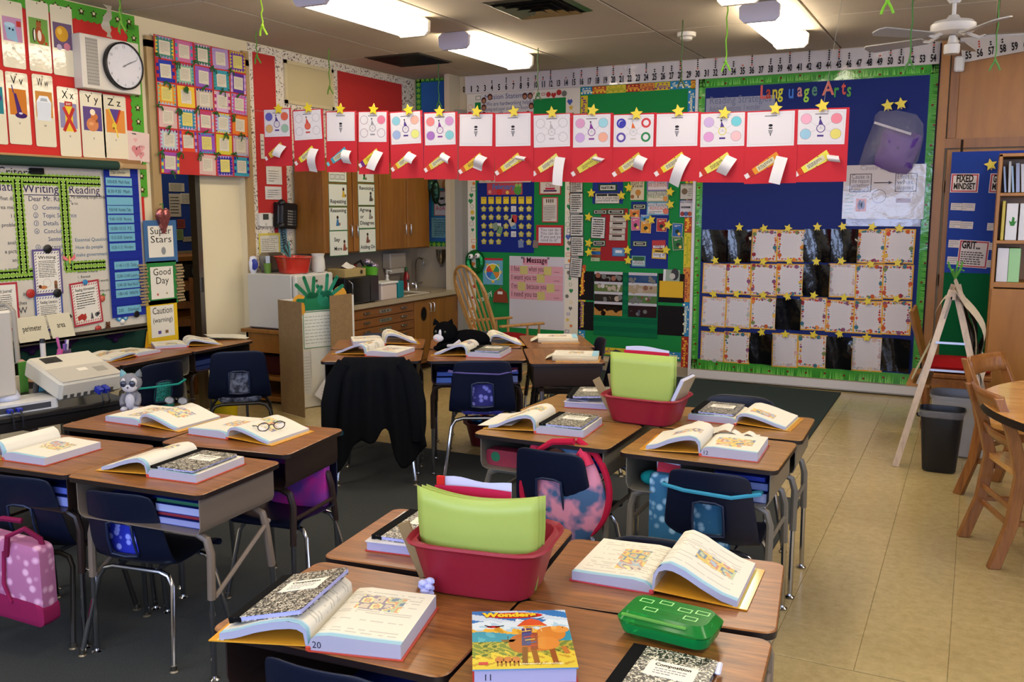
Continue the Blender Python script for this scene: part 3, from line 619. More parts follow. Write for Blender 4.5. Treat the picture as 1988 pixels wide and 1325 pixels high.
for side, xx, y0, y1, n_ in (('left', 880, 705, 895, 14), ('right', 1115, 695, 870, 13)):
 for k in range(n_):
  c = ((4.928, 1.253) if side == 'left' else (5.282, 1.235)); zt = c[1]-.012-k*(.205/12)*1.35
  tag(part('clothespin', pin_me, None, onleft(c[0]+.004*((k*7) % 5-2), zt, .060, 3*sin(k*2.3))), 'wooden clothespin %s from the top on the %s edge of the Good Day panel' % (ORD[k], side), 'clothespin', 'clothespins on the %s edge of the Good Day panel' % side)
c = (5.133, 1.601); b = B()
for s_ in (-1, 1): b.ball((s_*.028,.02,.02), (.04,.045,.022), '#b8706c', 'foil')
b.prism([(-.066,.01),(.066,.01),(0,-.13)][::-1], 0, .03, '#a8605e', 'foil'); b.tube([(0,.06,.02),(.0,.10,.02),(-.03,.09,.02)], .005, '#4a7a40', 'cloth', 6)
single('heart_ornament', b, 'shiny pink heart ornament hanging above the Super Stars panel', 'ornament', onleft(c[0], c[1], .06))

# ---------------------------------------------------------------- doorway, quilt, side room
b = B(); fw = .05
b.box(XL-.02, D0-.03, 0, XL+.03, D0+.05, DZ+.08, '#a58a5e', 'enamel'); b.box(XL-.02, D1-.05, 0, XL+.03, D1+.02, DZ+.12, '#a58a5e', 'enamel'); b.box(XL-.02, D0-.03, DZ, XL+.03, D1+.02, DZ+.05, '#a58a5e', 'enamel')
struct('trim_1', b)
b = B(); b.box(XL-.10, D0+.05, 2.03, XL-.03, D1-.05, DZ, '#d8caa4', 'wall_paint'); struct('trim_2', b)
jy = (5.608, 1.013)[0]
t = thing('side_door', 'cream door panel right of the opening to the side room', 'door', None)
part('door_leaf', B().box(XL-.10, jy+.03, 0, XL-.06, D1-.05, 2.03, '#d9cdaa', 'enamel', ch=.004), t); part('door_edge', B().box(XL-.11, jy-.02, 0, XL-.04, jy+.03, 2.03, '#8d877c', 'steel'), t)
part('latch', B().box(XL-.05, jy-.012, .98, XL-.035, jy+.022, 1.10, '#5a5650', 'steel', ch=.003), t)
b = B(); b.box(-8.2, 3.4, 0, -8.1, 8.2, CZ, '#b9a98c', 'wall_paint'); b.box(-8.2, 8.1, 0, XL-.12, 8.2, CZ, '#b9a98c', 'wall_paint'); b.box(-8.2, 3.4, 0, XL-.12, 3.5, CZ, '#b9a98c', 'wall_paint'); struct('wall_side_room', b)
daylight('side_room_lamp', (-6.9, 6.4, 2.95), (0, 0, 0), 1.2, .4, 22, (1, .88, .7))
XS = -7.2
t = thing('side_room_board', 'blue board with papers seen through the side doorway', 'bulletin board', None)
r = (6.640, 1.965, 7.169, 1.242); part('backing', B().box(XS, r[0]-.6, r[3], XS+.03, r[2]+.3, r[1]+.3, '#25408e', 'paper'), t)
for q, col in (((6.692, 1.917, 6.891, 1.834),'#c9c4b4'), ((6.685, 1.812, 6.833, 1.585),'#bfbab0'), ((6.833, 1.817, 6.986, 1.713),'#d0cdbf'), ((7.013, 1.964, 7.160, 1.619),'#b5b4b8'), ((6.775, 1.558, 6.877, 1.468),'#8f4a48'), ((6.744, 1.460, 6.848, 1.351),'#7f9a6a'), ((6.840, 1.383, 6.966, 1.335),'#b9b4a4'), ((7.031, 1.565, 7.123, 1.340),'#c0658a')):
 w_, h_ = abs(q[2]-q[0]), abs(q[1]-q[3]); b = sheet(B(), w_, h_, col); b.scrib(-w_*.4, -h_*.4, w_*.4, h_*.4, 6, '#5a5a5a', h=.35); part('posted_sheet', b, t, onleft((q[0]+q[2])/2, (q[1]+q[3])/2, .034, X=XS))
t = thing('side_room_shelf', 'dark brown shelf unit inside the side room', 'shelf', None)
for zz in (.30, .62, .95, 1.18): part('shelf_board', B().box(-7.1, 5.2, zz, -6.6, 7.6, zz+.04, '#3a2413', 'cabinet_wood'), t)
part('back_panel', B().box(-7.12, 5.2, 0, -7.09, 7.6, 1.22, '#2c1a0d', 'matte'), t)
c = (6.389, 0.735); t = thing('boombox', 'small black boombox with round speakers on the side room shelf', 'radio', Matrix.Translation((-6.75, c[0], .99)) @ RZ(90))
part('body', B().box(-.20,-.08,0,.20,.08,.17,'#1a1a1c','plastic',ch=.02), t)
for s_ in (-1, 1): part('speaker', B().lathe([(.06,0),(.06,.012),(.045,.006),(.01,.004)], '#5a5f66', 'plastic', 16, M=Matrix.Translation((s_*.12,-.08,.08)) @ RX(90)), t)
part('handle', B().tube([(-.16,0,.16),(-.14,0,.22),(.14,0,.22),(.16,0,.16)], .009, '#1a1a1c', 'plastic', 6), t)
t = thing('side_room_chair', 'wooden ladder-back chair inside the side room', 'chair', MX(-6.35, 5.75+.12, 0, 60))
for s_ in (-1, 1): part('post', B().box(s_*.19-.018,-.018,0,s_*.19+.018,.018,1.05,'#5a3a1e','chair_oak'), t)
for zz in (.62, .78, .94): part('back_slat', B().box(-.18,-.012,zz,.18,.012,zz+.06,'#5a3a1e','chair_oak'), t)
part('seat', B().box(-.21,-.40,.42,.21,.02,.45,'#5a3a1e','chair_oak'), t)
for s_ in (-1, 1): part('leg', B().box(s_*.19-.018,-.39,0,s_*.19+.018,-.35,.42,'#5a3a1e','chair_oak'), t)

# paper quilt above the doorway
t = thing('paper_quilt', 'red paper quilt of patterned squares tied with green yarn over the doorway', 'quilt', onleft(0, 0, .045))
cols = [(5.269, 2.912), (5.456, 2.927), (5.628, 2.938), (5.818, 2.947), (6.019, 2.961)]
q0 = (5.217, 2.956); q1 = (6.158, 1.927); QY0, QY1 = D0+.03, D1-.04; QZ1, QZ0 = q0[1], q1[1]
b = B().box(QY0, QZ0, 0, QY1, QZ1, .003, '#b8342f', 'paper'); part('backing', b, t)
pal = ['#3f7f6a','#c06a92','#2f6f4a','#a58ab8','#6a3a9a','#2a3a9a','#7fae8f','#8a5aa8','#3a8f9f','#5a2f8a','#d98a2a','#e0b83a','#bfae9a','#c9a0c0','#c0509a','#c9a7a0','#2f7f9f','#b0406a','#9fb0c9','#d9752a','#a9bcc0','#d94a2a','#8a4ab0','#c8b83a','#b9a6a0','#9a4a9a','#b83030','#cfa9a0','#2a2a8a','#3a8fa0','#c0407a','#4a9a8a','#d8c23a','#a0306a','#5a8ac0']
CW, CHh = (QY1-QY0)/5, (QZ1-QZ0)/6.0
for j in range(6):
 for i in range(5):
  k = j*5+i; cx_, cz_ = QY0+(i+.5)*CW, QZ1-(j+.5)*CHh
  if j == 5 and i == 1: continue
  s_ = min(CW, CHh)*.465; b = B(); b.box(-s_,-s_,0,s_,s_,.0015,pal[k],'paper')
  c2, c3 = pal[(k*5+3) % 35], pal[(k*3+11) % 35]; st_ = k % 4
  for a in range(6):
   u = -s_+(a+.5)*s_/3
   for sg in (-1, 1):
    if st_ in (0, 2): b.flat([(u-s_/6, sg*s_), (u+s_/6, sg*s_), (u, sg*s_*.72)][::-sg], .0019, c2); b.flat([(sg*s_, u-s_/6), (sg*s_, u+s_/6), (sg*s_*.72, u)][::sg], .0019, c3)
    elif st_ == 1: b.rect(*((min(sg*s_, sg*s_*.75), u-s_/6, max(sg*s_, sg*s_*.75), u+s_/6)), .0019, (c2, c3)[a % 2])
  b.rect(-s_*.60,-s_*.64,s_*.60,s_*.64,.0024,'#cfc6b0' if k % 6 != 4 else '#d2c468'); b.scrib(-s_*.48,-s_*.45,s_*.48,s_*.5,7,'#8d8678',.0028,h=.3,seed=k)
  part('quilt_square', b, t, Matrix.Translation((cx_, cz_, .004)) @ RZ(4*(h01(k, 3)-.5)) @ Matrix.Diagonal((max(1, CW/CHh*.98), max(1, CHh/CW*.98), 1, 1)))
for k in range(26):
 i, j = k % 5, k//5; cx_, cz_ = QY0+(i+(j % 2)*.5+.02)*CW, QZ1-(j+.9+.2*h01(k))*CHh; b = B()
 for a in range(4): th = h01(k, a)*6.3; b.tube([(0,0,.006),(.02*cos(th),.02*sin(th),.02),(.04*cos(th),.035*sin(th)-.02,.01)], .005, '#35602f', 'cloth', 5)
 part('yarn_bow', b, t, Matrix.Translation((cx_, cz_, .006)))

# ---------------------------------------------------------------- phone wall, cabinets, sink counter
t = thing('bulletin_board', 'red board with a doodle-print border above the sink cabinets', 'bulletin board', onleft(0, 0, 0))
def lbox(b, Y0, Z0, Y1, Z1, o0, o1, col, mat): b.box(Y0, Z0, o0, Y1, Z1, o1, col, mat)
b = B(); lbox(b, 6.21, 1.98, 8.80, 3.06, 0, .010, '#d9d0bd', 'doodle_border'); lbox(b, 6.21, 1.02, 6.70, 1.98, 0, .010, '#d9d0bd', 'doodle_border'); part('border', b, t)
b = B()
r1 = (6.258, 2.992, 6.537, 2.531); lbox(b, r1[0], 1.62, r1[2], r1[1], .010, .013, '#b3302c', 'paper')
r2 = (6.299, 2.508, 6.643, 1.704); lbox(b, r2[0], r2[3], r2[2], r2[1], .010, .0132, '#b3302c', 'paper'); part('backing', b, t); b = B()
r3 = (7.434, 2.989, 8.553, 2.692); lbox(b, r3[0], 1.98, r3[2], r3[1]-.0, .010, .013, '#b3302c', 'paper'); part('backing', b, t)
r4 = (6.651, 2.973, 7.351, 2.605); Zt = ((6.651, 2.973)[1]+(7.368, 2.991)[1])/2; Zb = ((6.631, 2.600)[1]+(7.351, 2.605)[1])/2
t2 = thing('wall_panel', 'cream framed access panel in the doodle-bordered red board', 'panel', onleft(0, 0, 0))
part('panel_door', B().box(r4[0]+.03, Zb+.03, .012, r4[2]-.03, Zt-.03, .022, '#c4b488', 'enamel'), t2)
b = B().box(r4[0], Zb, .012, r4[2], Zb+.03, .03, '#cdbd92', 'enamel'); b.box(r4[0], Zt-.03, .012, r4[2], Zt, .03, '#cdbd92', 'enamel'); b.box(r4[0], Zb, .012, r4[0]+.03, Zt, .03, '#cdbd92', 'enamel'); b.box(r4[2]-.03, Zb, .012, r4[2], Zt, .03, '#cdbd92', 'enamel'); part('panel_frame', b, t2)
def lsheet(name, r, col, label, cat='paper', txt=None, n=6, frame=None, off=.018, tc='#55555a', rot=0):
 cy, cz, w, h = LR(r); b = sheet(B(), w, h, col)
 if frame: b.frame(-w/2, -h/2, w/2, h/2, .02, .0016, frame)
 if txt: b.text(txt, 0, h/2-.05, .03, tc, .0018)
 b.scrib(-w*.36, -h*.38, w*.36, h*.3, n, tc, h=.25, seed=int(w*1000)); return single(name, b, label, cat, onleft(cy, cz, off, rot))
lsheet('posted_note', (6.368, 2.036, 6.572, 1.877), '#d3cfc4', 'white typed sheet on the red board above the telephone, upper one', n=5)
lsheet('posted_note', (6.346, 1.858, 6.561, 1.744), '#cfcbc2', 'white typed sheet on the red board, just below another sheet', n=4)
lsheet('posted_note', (6.309, 2.308, 6.356, 2.095), '#c9c4b8', 'narrow white sheet half hidden behind the leftmost red birthday sheet', n=4)
lsheet('posted_note', (6.243, 1.447, 6.522, 1.226), '#c9c4b2', 'yellow-edged chart hanging below the thermostat', frame='#c9b850', n=9, off=.014)
lsheet('posted_note', (6.514, 1.483, 6.620, 1.269), '#6f98a6', 'pale blue sheet behind the telephone cord', n=6, off=.012)
lsheet('posted_note', (6.458, 1.550, 6.506, 1.443), '#a82430', 'small dark red card beside the telephone', n=1, off=.013)
r = (6.235, 1.625, 6.399, 1.508); cy, cz, w, h = LR(r); t = thing('thermostat', 'white square thermostat left of the telephone', 'thermostat', onleft(cy, cz, .010))
part('housing', B().prism(rr(w, h, .02), 0, .03, '#d6d2c6', 'plastic'), t); part('display', B().box(-.035, .0, .030, .035, .05, .032, '#3a4038', 'gloss'), t); part('buttons', B().box(-.012, -.05, .030, .012, -.03, .033, '#b8b4a8', 'plastic'), t)
c = (6.560, 1.606); t = thing('telephone', 'black wall telephone with keypad and coiled cord', 'telephone', onleft(c[0], c[1], .010, -4))
part('body', B().box(-.12, -.12, 0, .14, .11, .07, '#131313', 'plastic', ch=.012), t)
b = B(); b.tube([(-.10,-.10,.09),(-.10,.10,.09)], .022, '#0d0d0d', 'plastic', 10); b.ball((-.10,-.10,.085), .035, '#0d0d0d'); b.ball((-.10,.10,.085), .035, '#0d0d0d'); part('handset', b, t)
b = B()
for i in range(5):
 for j in range(6): b.box(.0+i*.024, -.09+j*.024, .07, .014+i*.024, -.076+j*.024, .075, '#8c887c' if i < 3 else '#4a4a48', 'plastic')
part('keypad', b, t)
b = B(); b.tube([(-.06+.012*cos(i*1.3)+.0012*i, -.12-.0040*i, .05+.012*sin(i*1.3)) for i in range(95)], .0035, '#101010', 'plastic', 5); b.tube([(-.01+.001*i+.008*cos(i*1.3), -.12-.0045*i, .04+.008*sin(i*1.3)) for i in range(85)], .003, '#101010', 'plastic', 5); part('coiled_cord', b, t)

# upper cabinet run
CF = -5.30; cy0, cy1 = (6.722, 1.457)[0], 8.56; cz0, cz1 = 1.25, 2.12
t = thing('wall_cabinet', 'long brown wooden wall cabinet with four doors above the sink counter', 'cabinet', None)
part('carcass', B().box(-5.62, cy0, cz0, CF-.02, cy1, cz1, '#8a5a2a', 'cabinet_wood'), t, bev=.002)
es = [(6.733, 1.556)[0], (7.172, 1.551)[0], (7.611, 1.547)[0], (8.099, 1.542)[0], (8.541, 1.537)[0]]
for k in range(4):
 d = part('cabinet_door', B().box(CF-.018, es[k]+.008, cz0+.01, CF, es[k+1]-.008, cz1-.02, '#8a5a2a', 'cabinet_wood', ch=.003), t)
 hy = es[k+1]-.045 if k % 2 == 0 else es[k]+.045
 part('handle', B().tube([(CF, hy, 1.40),(CF+.022, hy, 1.41),(CF+.022, hy, 1.50),(CF, hy, 1.51)], .006, '#c9c6c0', 'steel', 6), d)
b = B(); b.flat([(x*.9, y) for x, y in star_pts(.03)], .002, '#a82420'); part('filler_panel', B().box(CF-.018, cy0, cz0, CF, es[0]+.004, cz1, '#8a5a2a', 'cabinet_wood'), t)
def pic_books(b, w, h): 
 for k in range(3): b.rect(-w*.42+k*w*.28, -h*.25, -w*.18+k*w*.28, h*.15, .0018, '#c6c8c0'); b.frame(-w*.42+k*w*.28, -h*.25, -w*.18+k*w*.28, h*.15, .004, .002, '#3a403a')
 b.text('Turn to reading', 0, h*.32, .03, '#1a1a1a', .0018, width=w*.8)
def pic_kid(col, x=.0, y=-.1):
 def f(b, w, h): b.disc(w*x, h*(y+.16), .016, .0019, '#3a2a20'); b.flat([(w*x-.025, h*(y-.2)), (w*x+.025, h*(y-.2)), (w*x+.012, h*(y+.08)), (w*x-.012, h*(y+.08))], .0018, col); b.disc(w*x+.03, h*(y-.12), .013, .0018, '#8a6a50')
 return f
strips = [((6.812, 2.014, 7.086, 1.902), [], pic_books, 'open books card topmost in the left column on the cabinet doors'), ((6.806, 1.891, 7.083, 1.685), [('Repeating',0,-.36)], pic_kid('#c9a83a', .3, .1), 'Repeating card'), ((6.805, 1.679, 7.081, 1.461), [('Reasoning',0,.28)], pic_kid('#3f6f9a', -.05, -.1), 'Reasoning card'),
 ((6.801, 1.462, 7.080, 1.227), [('Say',-.1,.08),('More',-.05,-.28)], pic_kid('#8a4a3a', .3, -.1), 'Say More card'), ((7.250, 2.024, 7.524, 1.913), [], pic_kid('#2f7a3a', -.1, -.05), 'card with a green figure topmost in the right column'), ((7.252, 1.902, 7.528, 1.694), [('Revoicing',0,.22)], pic_kid('#4a4a44', .25, -.1), 'Revoicing card'),
 ((7.253, 1.688, 7.527, 1.473), [('Agree',-.15,.26),('or',-.3,-.04),('Disagree',0,-.32)], pic_kid('#8a8a84', .2, .12), 'Agree or Disagree card'), ((7.257, 1.471, 7.531, 1.243), [('Adding On',0,-.34)], pic_kid('#7a4a3a', .0, .1), 'Adding On card')]
for r, tx, fn, lb in strips:
 cy, cz, w, h = LR(r); b = sheet(B(), w, h, '#d0d3c4'); b.frame(-w/2, -h/2, w/2, h/2, .006, .0015, '#3a6a3a'); fn(b, w, h)
 for s_, x, y in tx: b.text(s_, x*w, y*h, .05, '#141414', .0022, width=w*min(.85, .105*len(s_)), bold=.015)
 single('talk_move_card', b, 'white %s on a cabinet door' % lb if len(lb) < 28 else 'white %s' % lb.replace(' on the cabinet doors', ' of cabinet signs'), 'sign', onleft(cy, cz, .002, 0, X=CF), 'talk move cards on the cabinet doors')

# backsplash, counter, base cabinets
BF = -5.03; by0, by1 = 6.62, 8.62; CT = .79
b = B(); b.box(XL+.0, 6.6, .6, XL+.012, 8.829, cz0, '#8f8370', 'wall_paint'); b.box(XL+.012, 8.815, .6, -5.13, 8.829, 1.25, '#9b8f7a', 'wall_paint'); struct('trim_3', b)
t = thing('countertop', 'speckled beige countertop with an inset sink', 'counter', None)
sk = (7.45, 8.25)
b = B()
for y0, y1, x0, x1 in ((by0, sk[0], XL+.013, BF+.02), (sk[1], 8.80, XL+.013, BF+.02), (sk[0], sk[1], XL+.013, -5.52), (sk[0], sk[1], -5.14, BF+.02)): b.box(x0, y0, CT-.04, x1, y1, CT, '#a09478', 'counter_top')
part('slab', b, t)
b = B(); b.box(-5.53, sk[0]-.01, CT-.01, -5.51, sk[1]+.01, CT+.006, '#d9d0b6', 'gloss'); b.box(-5.15, sk[0]-.01, CT-.01, -5.12, sk[1]+.01, CT+.006, '#d9d0b6', 'gloss'); b.box(-5.53, sk[0]-.01, CT-.01, -5.12, sk[0]+.012, CT+.006, '#d9d0b6', 'gloss'); b.box(-5.53, sk[1]-.012, CT-.01, -5.12, sk[1]+.01, CT+.006, '#d9d0b6', 'gloss'); b.box(-5.52, sk[0], CT-.16, -5.13, sk[1], CT-.155, '#c9c0a8', 'gloss')
part('sink', b, t)
t = thing('base_cabinet', 'brown wooden base cabinet with shallow drawers and a cup-hole door', 'cabinet', None)
part('carcass', B().box(XL+.013, by0, .08, BF-.02, 8.80, CT-.17, '#7d4d1f', 'drawer_wood'), t); part('face_frame', B().box(BF-.03, by0, CT-.17, BF-.02, 8.80, CT-.041, '#7d4d1f', 'drawer_wood'), t)
part('kick', B().box(XL+.1, by0, 0, BF-.09, 8.80, .08, '#2a1a0e', 'matte'), t)
dY0, dY1 = (6.763, 0.737)[0]-.03, (7.785, 0.708)[0]; hA, hB = (6.972, 0.678)[0], (7.588, 0.684)[0]; hC = (hA+hB)/2
for k in range(7):
 z1 = CT-.06-k*.088
 d = part('drawer', B().box(BF-.02, dY0, z1-.080, BF, dY1, z1, '#7d4d1f', 'drawer_wood', ch=.003), t)
 for hy in (hA, hB): part('handle', B().box(BF, hy-.045, z1-.040, BF+.022, hy+.045, z1-.024, '#8f8c84', 'steel', ch=.004), d)
 b = B().box(BF, hC-.10, z1-.052, BF+.003, hC+.10, z1-.018, '#b9b4a6', 'steel'); 
 for q in (-.06, -.02, .03): b.box(BF+.003, hC+q, z1-.045, BF+.0035, hC+q+.025, z1-.026, '#4a4640', 'paper')
 part('label_holder', b, d)
e1, e2 = (8.108, 0.606)[0], (8.628, 0.631)[0]
d = part('cabinet_door', B().box(BF-.02, dY1+.015, .12, BF, e1-.004, CT-.06, '#8a5a2a', 'cabinet_wood', ch=.003), t); hc = (7.966, 0.595)
part('cup_hole', B().lathe([(.075,0),(.075,.004),(.068,.004)], '#5a3a1c', 'matte', 24, M=Matrix(((0,0,1,BF),(1,0,0,hc[0]),(0,1,0,hc[1]),(0,0,0,1))), sx=.75), d)
part('hole_interior', B().disc(0, 0, .068, .005, '#0c0a08', 'matte', 24, M=Matrix(((0,0,1,BF),(.75,0,0,hc[0]),(0,1,0,hc[1]),(0,0,0,1)))), d)  # black disc on the solid door paints the shade inside the hole
part('handle', B().tube([(BF,e1-.03,.60),(BF+.022,e1-.03,.61),(BF+.022,e1-.03,.69),(BF,e1-.03,.70)], .006, '#c9c6c0', 'steel', 6), d)
d = part('cabinet_door', B().box(BF-.02, e1+.004, .12, BF, e2, CT-.06, '#8a5a2a', 'cabinet_wood', ch=.003), t)
part('handle', B().tube([(BF,e1+.04,.60),(BF+.022,e1+.04,.61),(BF+.022,e1+.04,.69),(BF,e1+.04,.70)], .006, '#c9c6c0', 'steel', 6), d)

# low cabinet and fridge
t = thing('low_cabinet', 'low open wooden cabinet under the small fridge', 'cabinet', None)
L0, L1 = 6.00, 6.58; X0, X1 = -5.60, -5.02
for nm, bx in (('top', (X0-.03, L0-.03, .61, X1+.03, L1, .64)), ('upper_panel', (X0, L0, .44, X1, L0+.02, .61)), ('side_panel', (X0, L0, 0, X0+.03, L1, .61)), ('side_panel', (X1-.03, L0, 0, X1, L1, .61)), ('shelf', (X0, L0, .20, X1, L1, .235)), ('base', (X0, L0, .02, X1, L1, .06)), ('back_panel', (X0, L1-.02, 0, X1, L1, .61))):
 part(nm, B().box(*bx, '#8a5a2a', 'cabinet_wood', ch=.003), t)
single('storage_box', B().box(X0+.06, L0+.08, .236, X1-.06, L1-.06, .40, '#3a1412', 'matte', ch=.01), 'dark maroon box on the shelf of the low cabinet', 'box')
t = thing('mini_fridge', 'small white fridge standing on the low cabinet by the wall', 'fridge', None)
fy0, fy1, fz0, fz1 = 6.02, 6.52, .641, 1.115
part('cabinet_body', B().box(-5.58, fy0, fz0+.01, -5.10, fy1, fz1, '#b9b6ac', 'enamel', ch=.008), t)
d = part('fridge_door', B().box(-5.095, fy0, fz0+.02, -5.045, fy1, fz1-.004, '#c0bdb2', 'enamel', ch=.014), t)
part('badge', B().box(-5.045, 6.23, fz1-.075, -5.043, 6.30, fz1-.055, '#a09d94', 'steel', ch=.004), d)
part('foot', B().box(-5.57, fy0+.02, fz0, -5.12, fy1-.02, fz0+.012, '#1a1a1a', 'rubber'), t)
def onfr(x, y): return (x, y, fz1)
# red basin on fridge
def basin(name, label, M, w, d, h, col, mat='gloss', rim=.018, taper=.80, group=None, sq=4):
 t = thing(name, label, 'tub', M, group)
 b = B(); P = [(taper, 0), (1, h), (1+rim/w, h), (1+rim/w, h-.006)]
 b.lathe([(.5*taper*w*.92, 0), (.5*taper*w, .006), (.5*w*.97, h-.02), (.5*w*1.03, h-.004), (.5*w*1.05, h), (.5*w*1.05+.004, h-.006), (.5*w*1.02, h-.014), (.5*w*.97, h-.010), (.5*w*.93, h-.004), (.5*taper*w*.96, .012), (.001, .012)], col, mat, 40, sy=d/w, sq=sq, cap=False); b.disc(0, 0, .5*taper*w*.9, .0005, col, mat, 20, ry=.5*taper*d*.9)
 part('tub_body', b, t); return t
basin('wash_basin', 'bright red plastic basin on top of the fridge', MX(-5.22, 6.20, fz1, 65), .26, .30, .145, '#b83024', 'gloss')
single('toaster', B().box(-.06,-.11,0,.06,.11,.17,'#9a9890','steel',ch=.025), 'silver toaster at the wall end of the fridge top', 'toaster', MX(-5.48, 6.22, fz1, 0))
single('phone_holder', B().lathe([(.03,0),(.045,.03),(.05,.09),(.035,.14),(.001,.15)], '#c9c9d0', 'plastic', 20, sy=.5), 'white oval gadget with a blue window beside the toaster', 'gadget', MX(-5.535, 6.055, fz1, 90))
single('blue_gadget_window', B().lathe([(.032,0),(.03,.004),(.001,.005)], '#232a80', 'gloss', 20, M=Matrix.Translation((-5.505,6.035,fz1+.075)) @ RZ(30) @ RX(90), sy=1.5), 'dark blue oval on the white gadget by the toaster', 'panel')
single('cup', B().lathe([(.026,0),(.034,.085),(.031,.085),(.024,.004),(.001,.004)], '#5c7f2e', 'plastic', 18), 'green cup between toaster and red basin', 'cup', MX(-5.40, 6.08, fz1))
b = B().lathe([(.05,0),(.062,.03),(.058,.10),(.05,.135),(.06,.16)], '#cfccc0', 'cloth', 14); single('paper_bag', b, 'white crumpled bag right of the red basin', 'bag', MX(-5.13, 6.42, fz1))
b = B()
for k in range(5): b.tube([(-.02+.012*k, -.02+.01*k, .03), (-.06-.02*k, .0, .26-.02*k)], .006, '#151515' if k % 2 else '#3a7f7a', 'plastic', 6)
single('utensils', b, 'black and teal utensils standing in the red basin', 'utensils', MX(-5.22, 6.22, fz1+.013))

# counter things
def cp(p): return p
m = (-5.306, 7.116); t = thing('microwave', 'black microwave on the counter beside the fridge', 'microwave', Matrix.Translation((-5.04, 6.70, CT)))
part('body', B().box(-.36, 0, .01, -.02, .50, .25, '#141416', 'enamel', ch=.006), t)
d = part('microwave_door', B().box(-.02, .0, .012, .0, .36, .248, '#0d0d0f', 'gloss', ch=.006), t); part('control_panel', B().box(-.02, .365, .012, .0, .50, .248, '#111113', 'gloss', ch=.006), t)
part('handle', B().tube([(0,.03,.04),(.028,.05,.07),(.028,.05,.20),(0,.03,.23)], .006, '#8f9094', 'chrome', 8), d); part('foot', B().box(-.34,.03,0,-.03,.47,.011,'#101010','rubber'), t)
b = B().box(-.10,-.16,0,.10,.16,.075,'#a9935e','paper',ch=.003); b.ball((.101,.09,.04),(.002,.02,.02),'#3a3020','paper'); t = thing('tissue_box', 'tan tissue box with white tissue on the microwave', 'tissue box', MX(-5.20, 6.92, CT+.251)); part('carton', b, t)
b = B().grid(lambda u, v: ((u-.5)*.12, (v-.5)*.16, .076+.05*max(0, 1-abs(u-.5)*2-abs(v-.5)*.6)+.008*sin(9*u+7*v)), 8, 8, '#d9d4c8'); part('tissue', b, t)
t = thing('storage_bin', 'clear bin with a white lid between microwave and teal box', 'bin', MX(-5.13, 7.38, CT, 0))
part('bin_body', B().box(-.09,-.13,0,.09,.13,.155,'#c9b9ac','plastic',ch=.012), t); part('lid', B().box(-.10,-.14,.155,.10,.14,.175,'#dcd8d0','plastic',ch=.006), t)
b = B().lathe([(.05,0),(.075,.14),(.08,.145),(.075,.135),(.046,.006),(.001,.006)], '#5fae2e', 'plastic', 20)
t = thing('basket', 'lime green basket full of plastic bags behind the tissue box', 'basket', MX(-5.23, 7.34, CT+.176)); part('basket_body', b, t)
b = B()
for k in range(7): b.ball((.045*cos(k*2.2), .045*sin(k*2.2), .15+.02*(k % 3)), (.04,.035,.03), ('#a99ab0','#8a8fa0','#b7a9b8')[k % 3], 'foil', 8, 6)
part('plastic_bags', b, t)
t = thing('fire_extinguisher', 'red fire extinguisher with a black hose behind the bin', 'extinguisher', MX(-5.50, 7.46, CT)); part('cylinder', B().lathe([(.05,0),(.055,.02),(.055,.24),(.03,.29),(.015,.30),(.015,.33)], '#8a2218', 'gloss', 18), t); part('hose', B().tube([(.0,0,.33),(.02,.06,.36),(.03,.10,.30),(.03,.11,.12)], .012, '#161616', 'rubber', 8), t); part('gauge_label', B().lathe([(.0555,.10),(.0555,.20)], '#c9c4b4', 'paper', 18, cap=False), t)
single('teal_box', B().box(-.05,-.06,0,.05,.06,.165,'#127f88','plastic',ch=.006), 'teal square container next to the sink', 'container', MX(-5.12, 7.62, CT, 8))
t = thing('soap_pump', 'white soap pump bottle standing behind the teal container', 'soap bottle', MX(-5.26, 7.66, CT)); part('bottle', B().lathe([(.032,0),(.035,.01),(.035,.15),(.014,.18),(.014,.20)], '#c9c9c2', 'plastic', 16), t); b = B().lathe([(.016,.20),(.016,.215),(.005,.22),(.005,.26)], '#e0ddd6', 'plastic', 12); b.tube([(0,0,.26),(.05,0,.258),(.055,0,.248)], .006, '#e0ddd6', 'plastic', 6); part('pump', b, t)
r = (8.117, 1.199, 8.420, 1.000); t = thing('paper_towel_dispenser', 'cream paper towel dispenser mounted under the wall cabinet', 'dispenser', onleft((r[0]+r[2])/2, (r[1]+r[3])/2, .013)); w, h = abs(r[2]-r[0]), abs(r[1]-r[3])
part('case', B().box(-w/2,-h/2+.03,0,w/2,h/2,.11,'#b5a994','enamel',ch=.012), t); part('paper_slot', B().box(-w/2+.02,-h/2-.02,.03,w/2-.02,-h/2+.03,.09,'#c9c0ac','paper'), t)
c = (8.673, 0.783)
t = thing('faucet', 'tall chrome gooseneck faucet at the sink', 'faucet', Matrix.Translation((-5.57, c[0], CT)))
b = B(); b.tube([(0,0,0),(0,0,.27),(.01,0,.31),(.05,0,.335),(.09,0,.32),(.105,0,.28),(.105,0,.25)], .010, '#c9c9c9', 'chrome', 10); b.lathe([(.022,0),(.022,.02),(.014,.04)], '#c9c9c9', 'chrome', 14); part('spout', b, t)
for s_ in (-1, 1): part('tap_handle', B().tube([(0,s_*.02,.03),(.0,s_*.07,.05),(.02,s_*.10,.055)], .008, '#c9c9c9', 'chrome', 8), t)
c = (8.890, 0.771); t = thing('drinking_bubbler', 'short chrome drinking tap at the far end of the sink', 'tap', Matrix.Translation((-5.45, 8.33, CT))); b = B().lathe([(.025,0),(.025,.02),(.012,.05),(.012,.09),(.02,.10),(.02,.12),(.001,.125)], '#c9c9c9', 'chrome', 14); b.tube([(0,0,.10),(.04,-.04,.12),(.05,-.05,.10)], .008, '#c9c9c9', 'chrome', 8); part('tap_body', b, t)
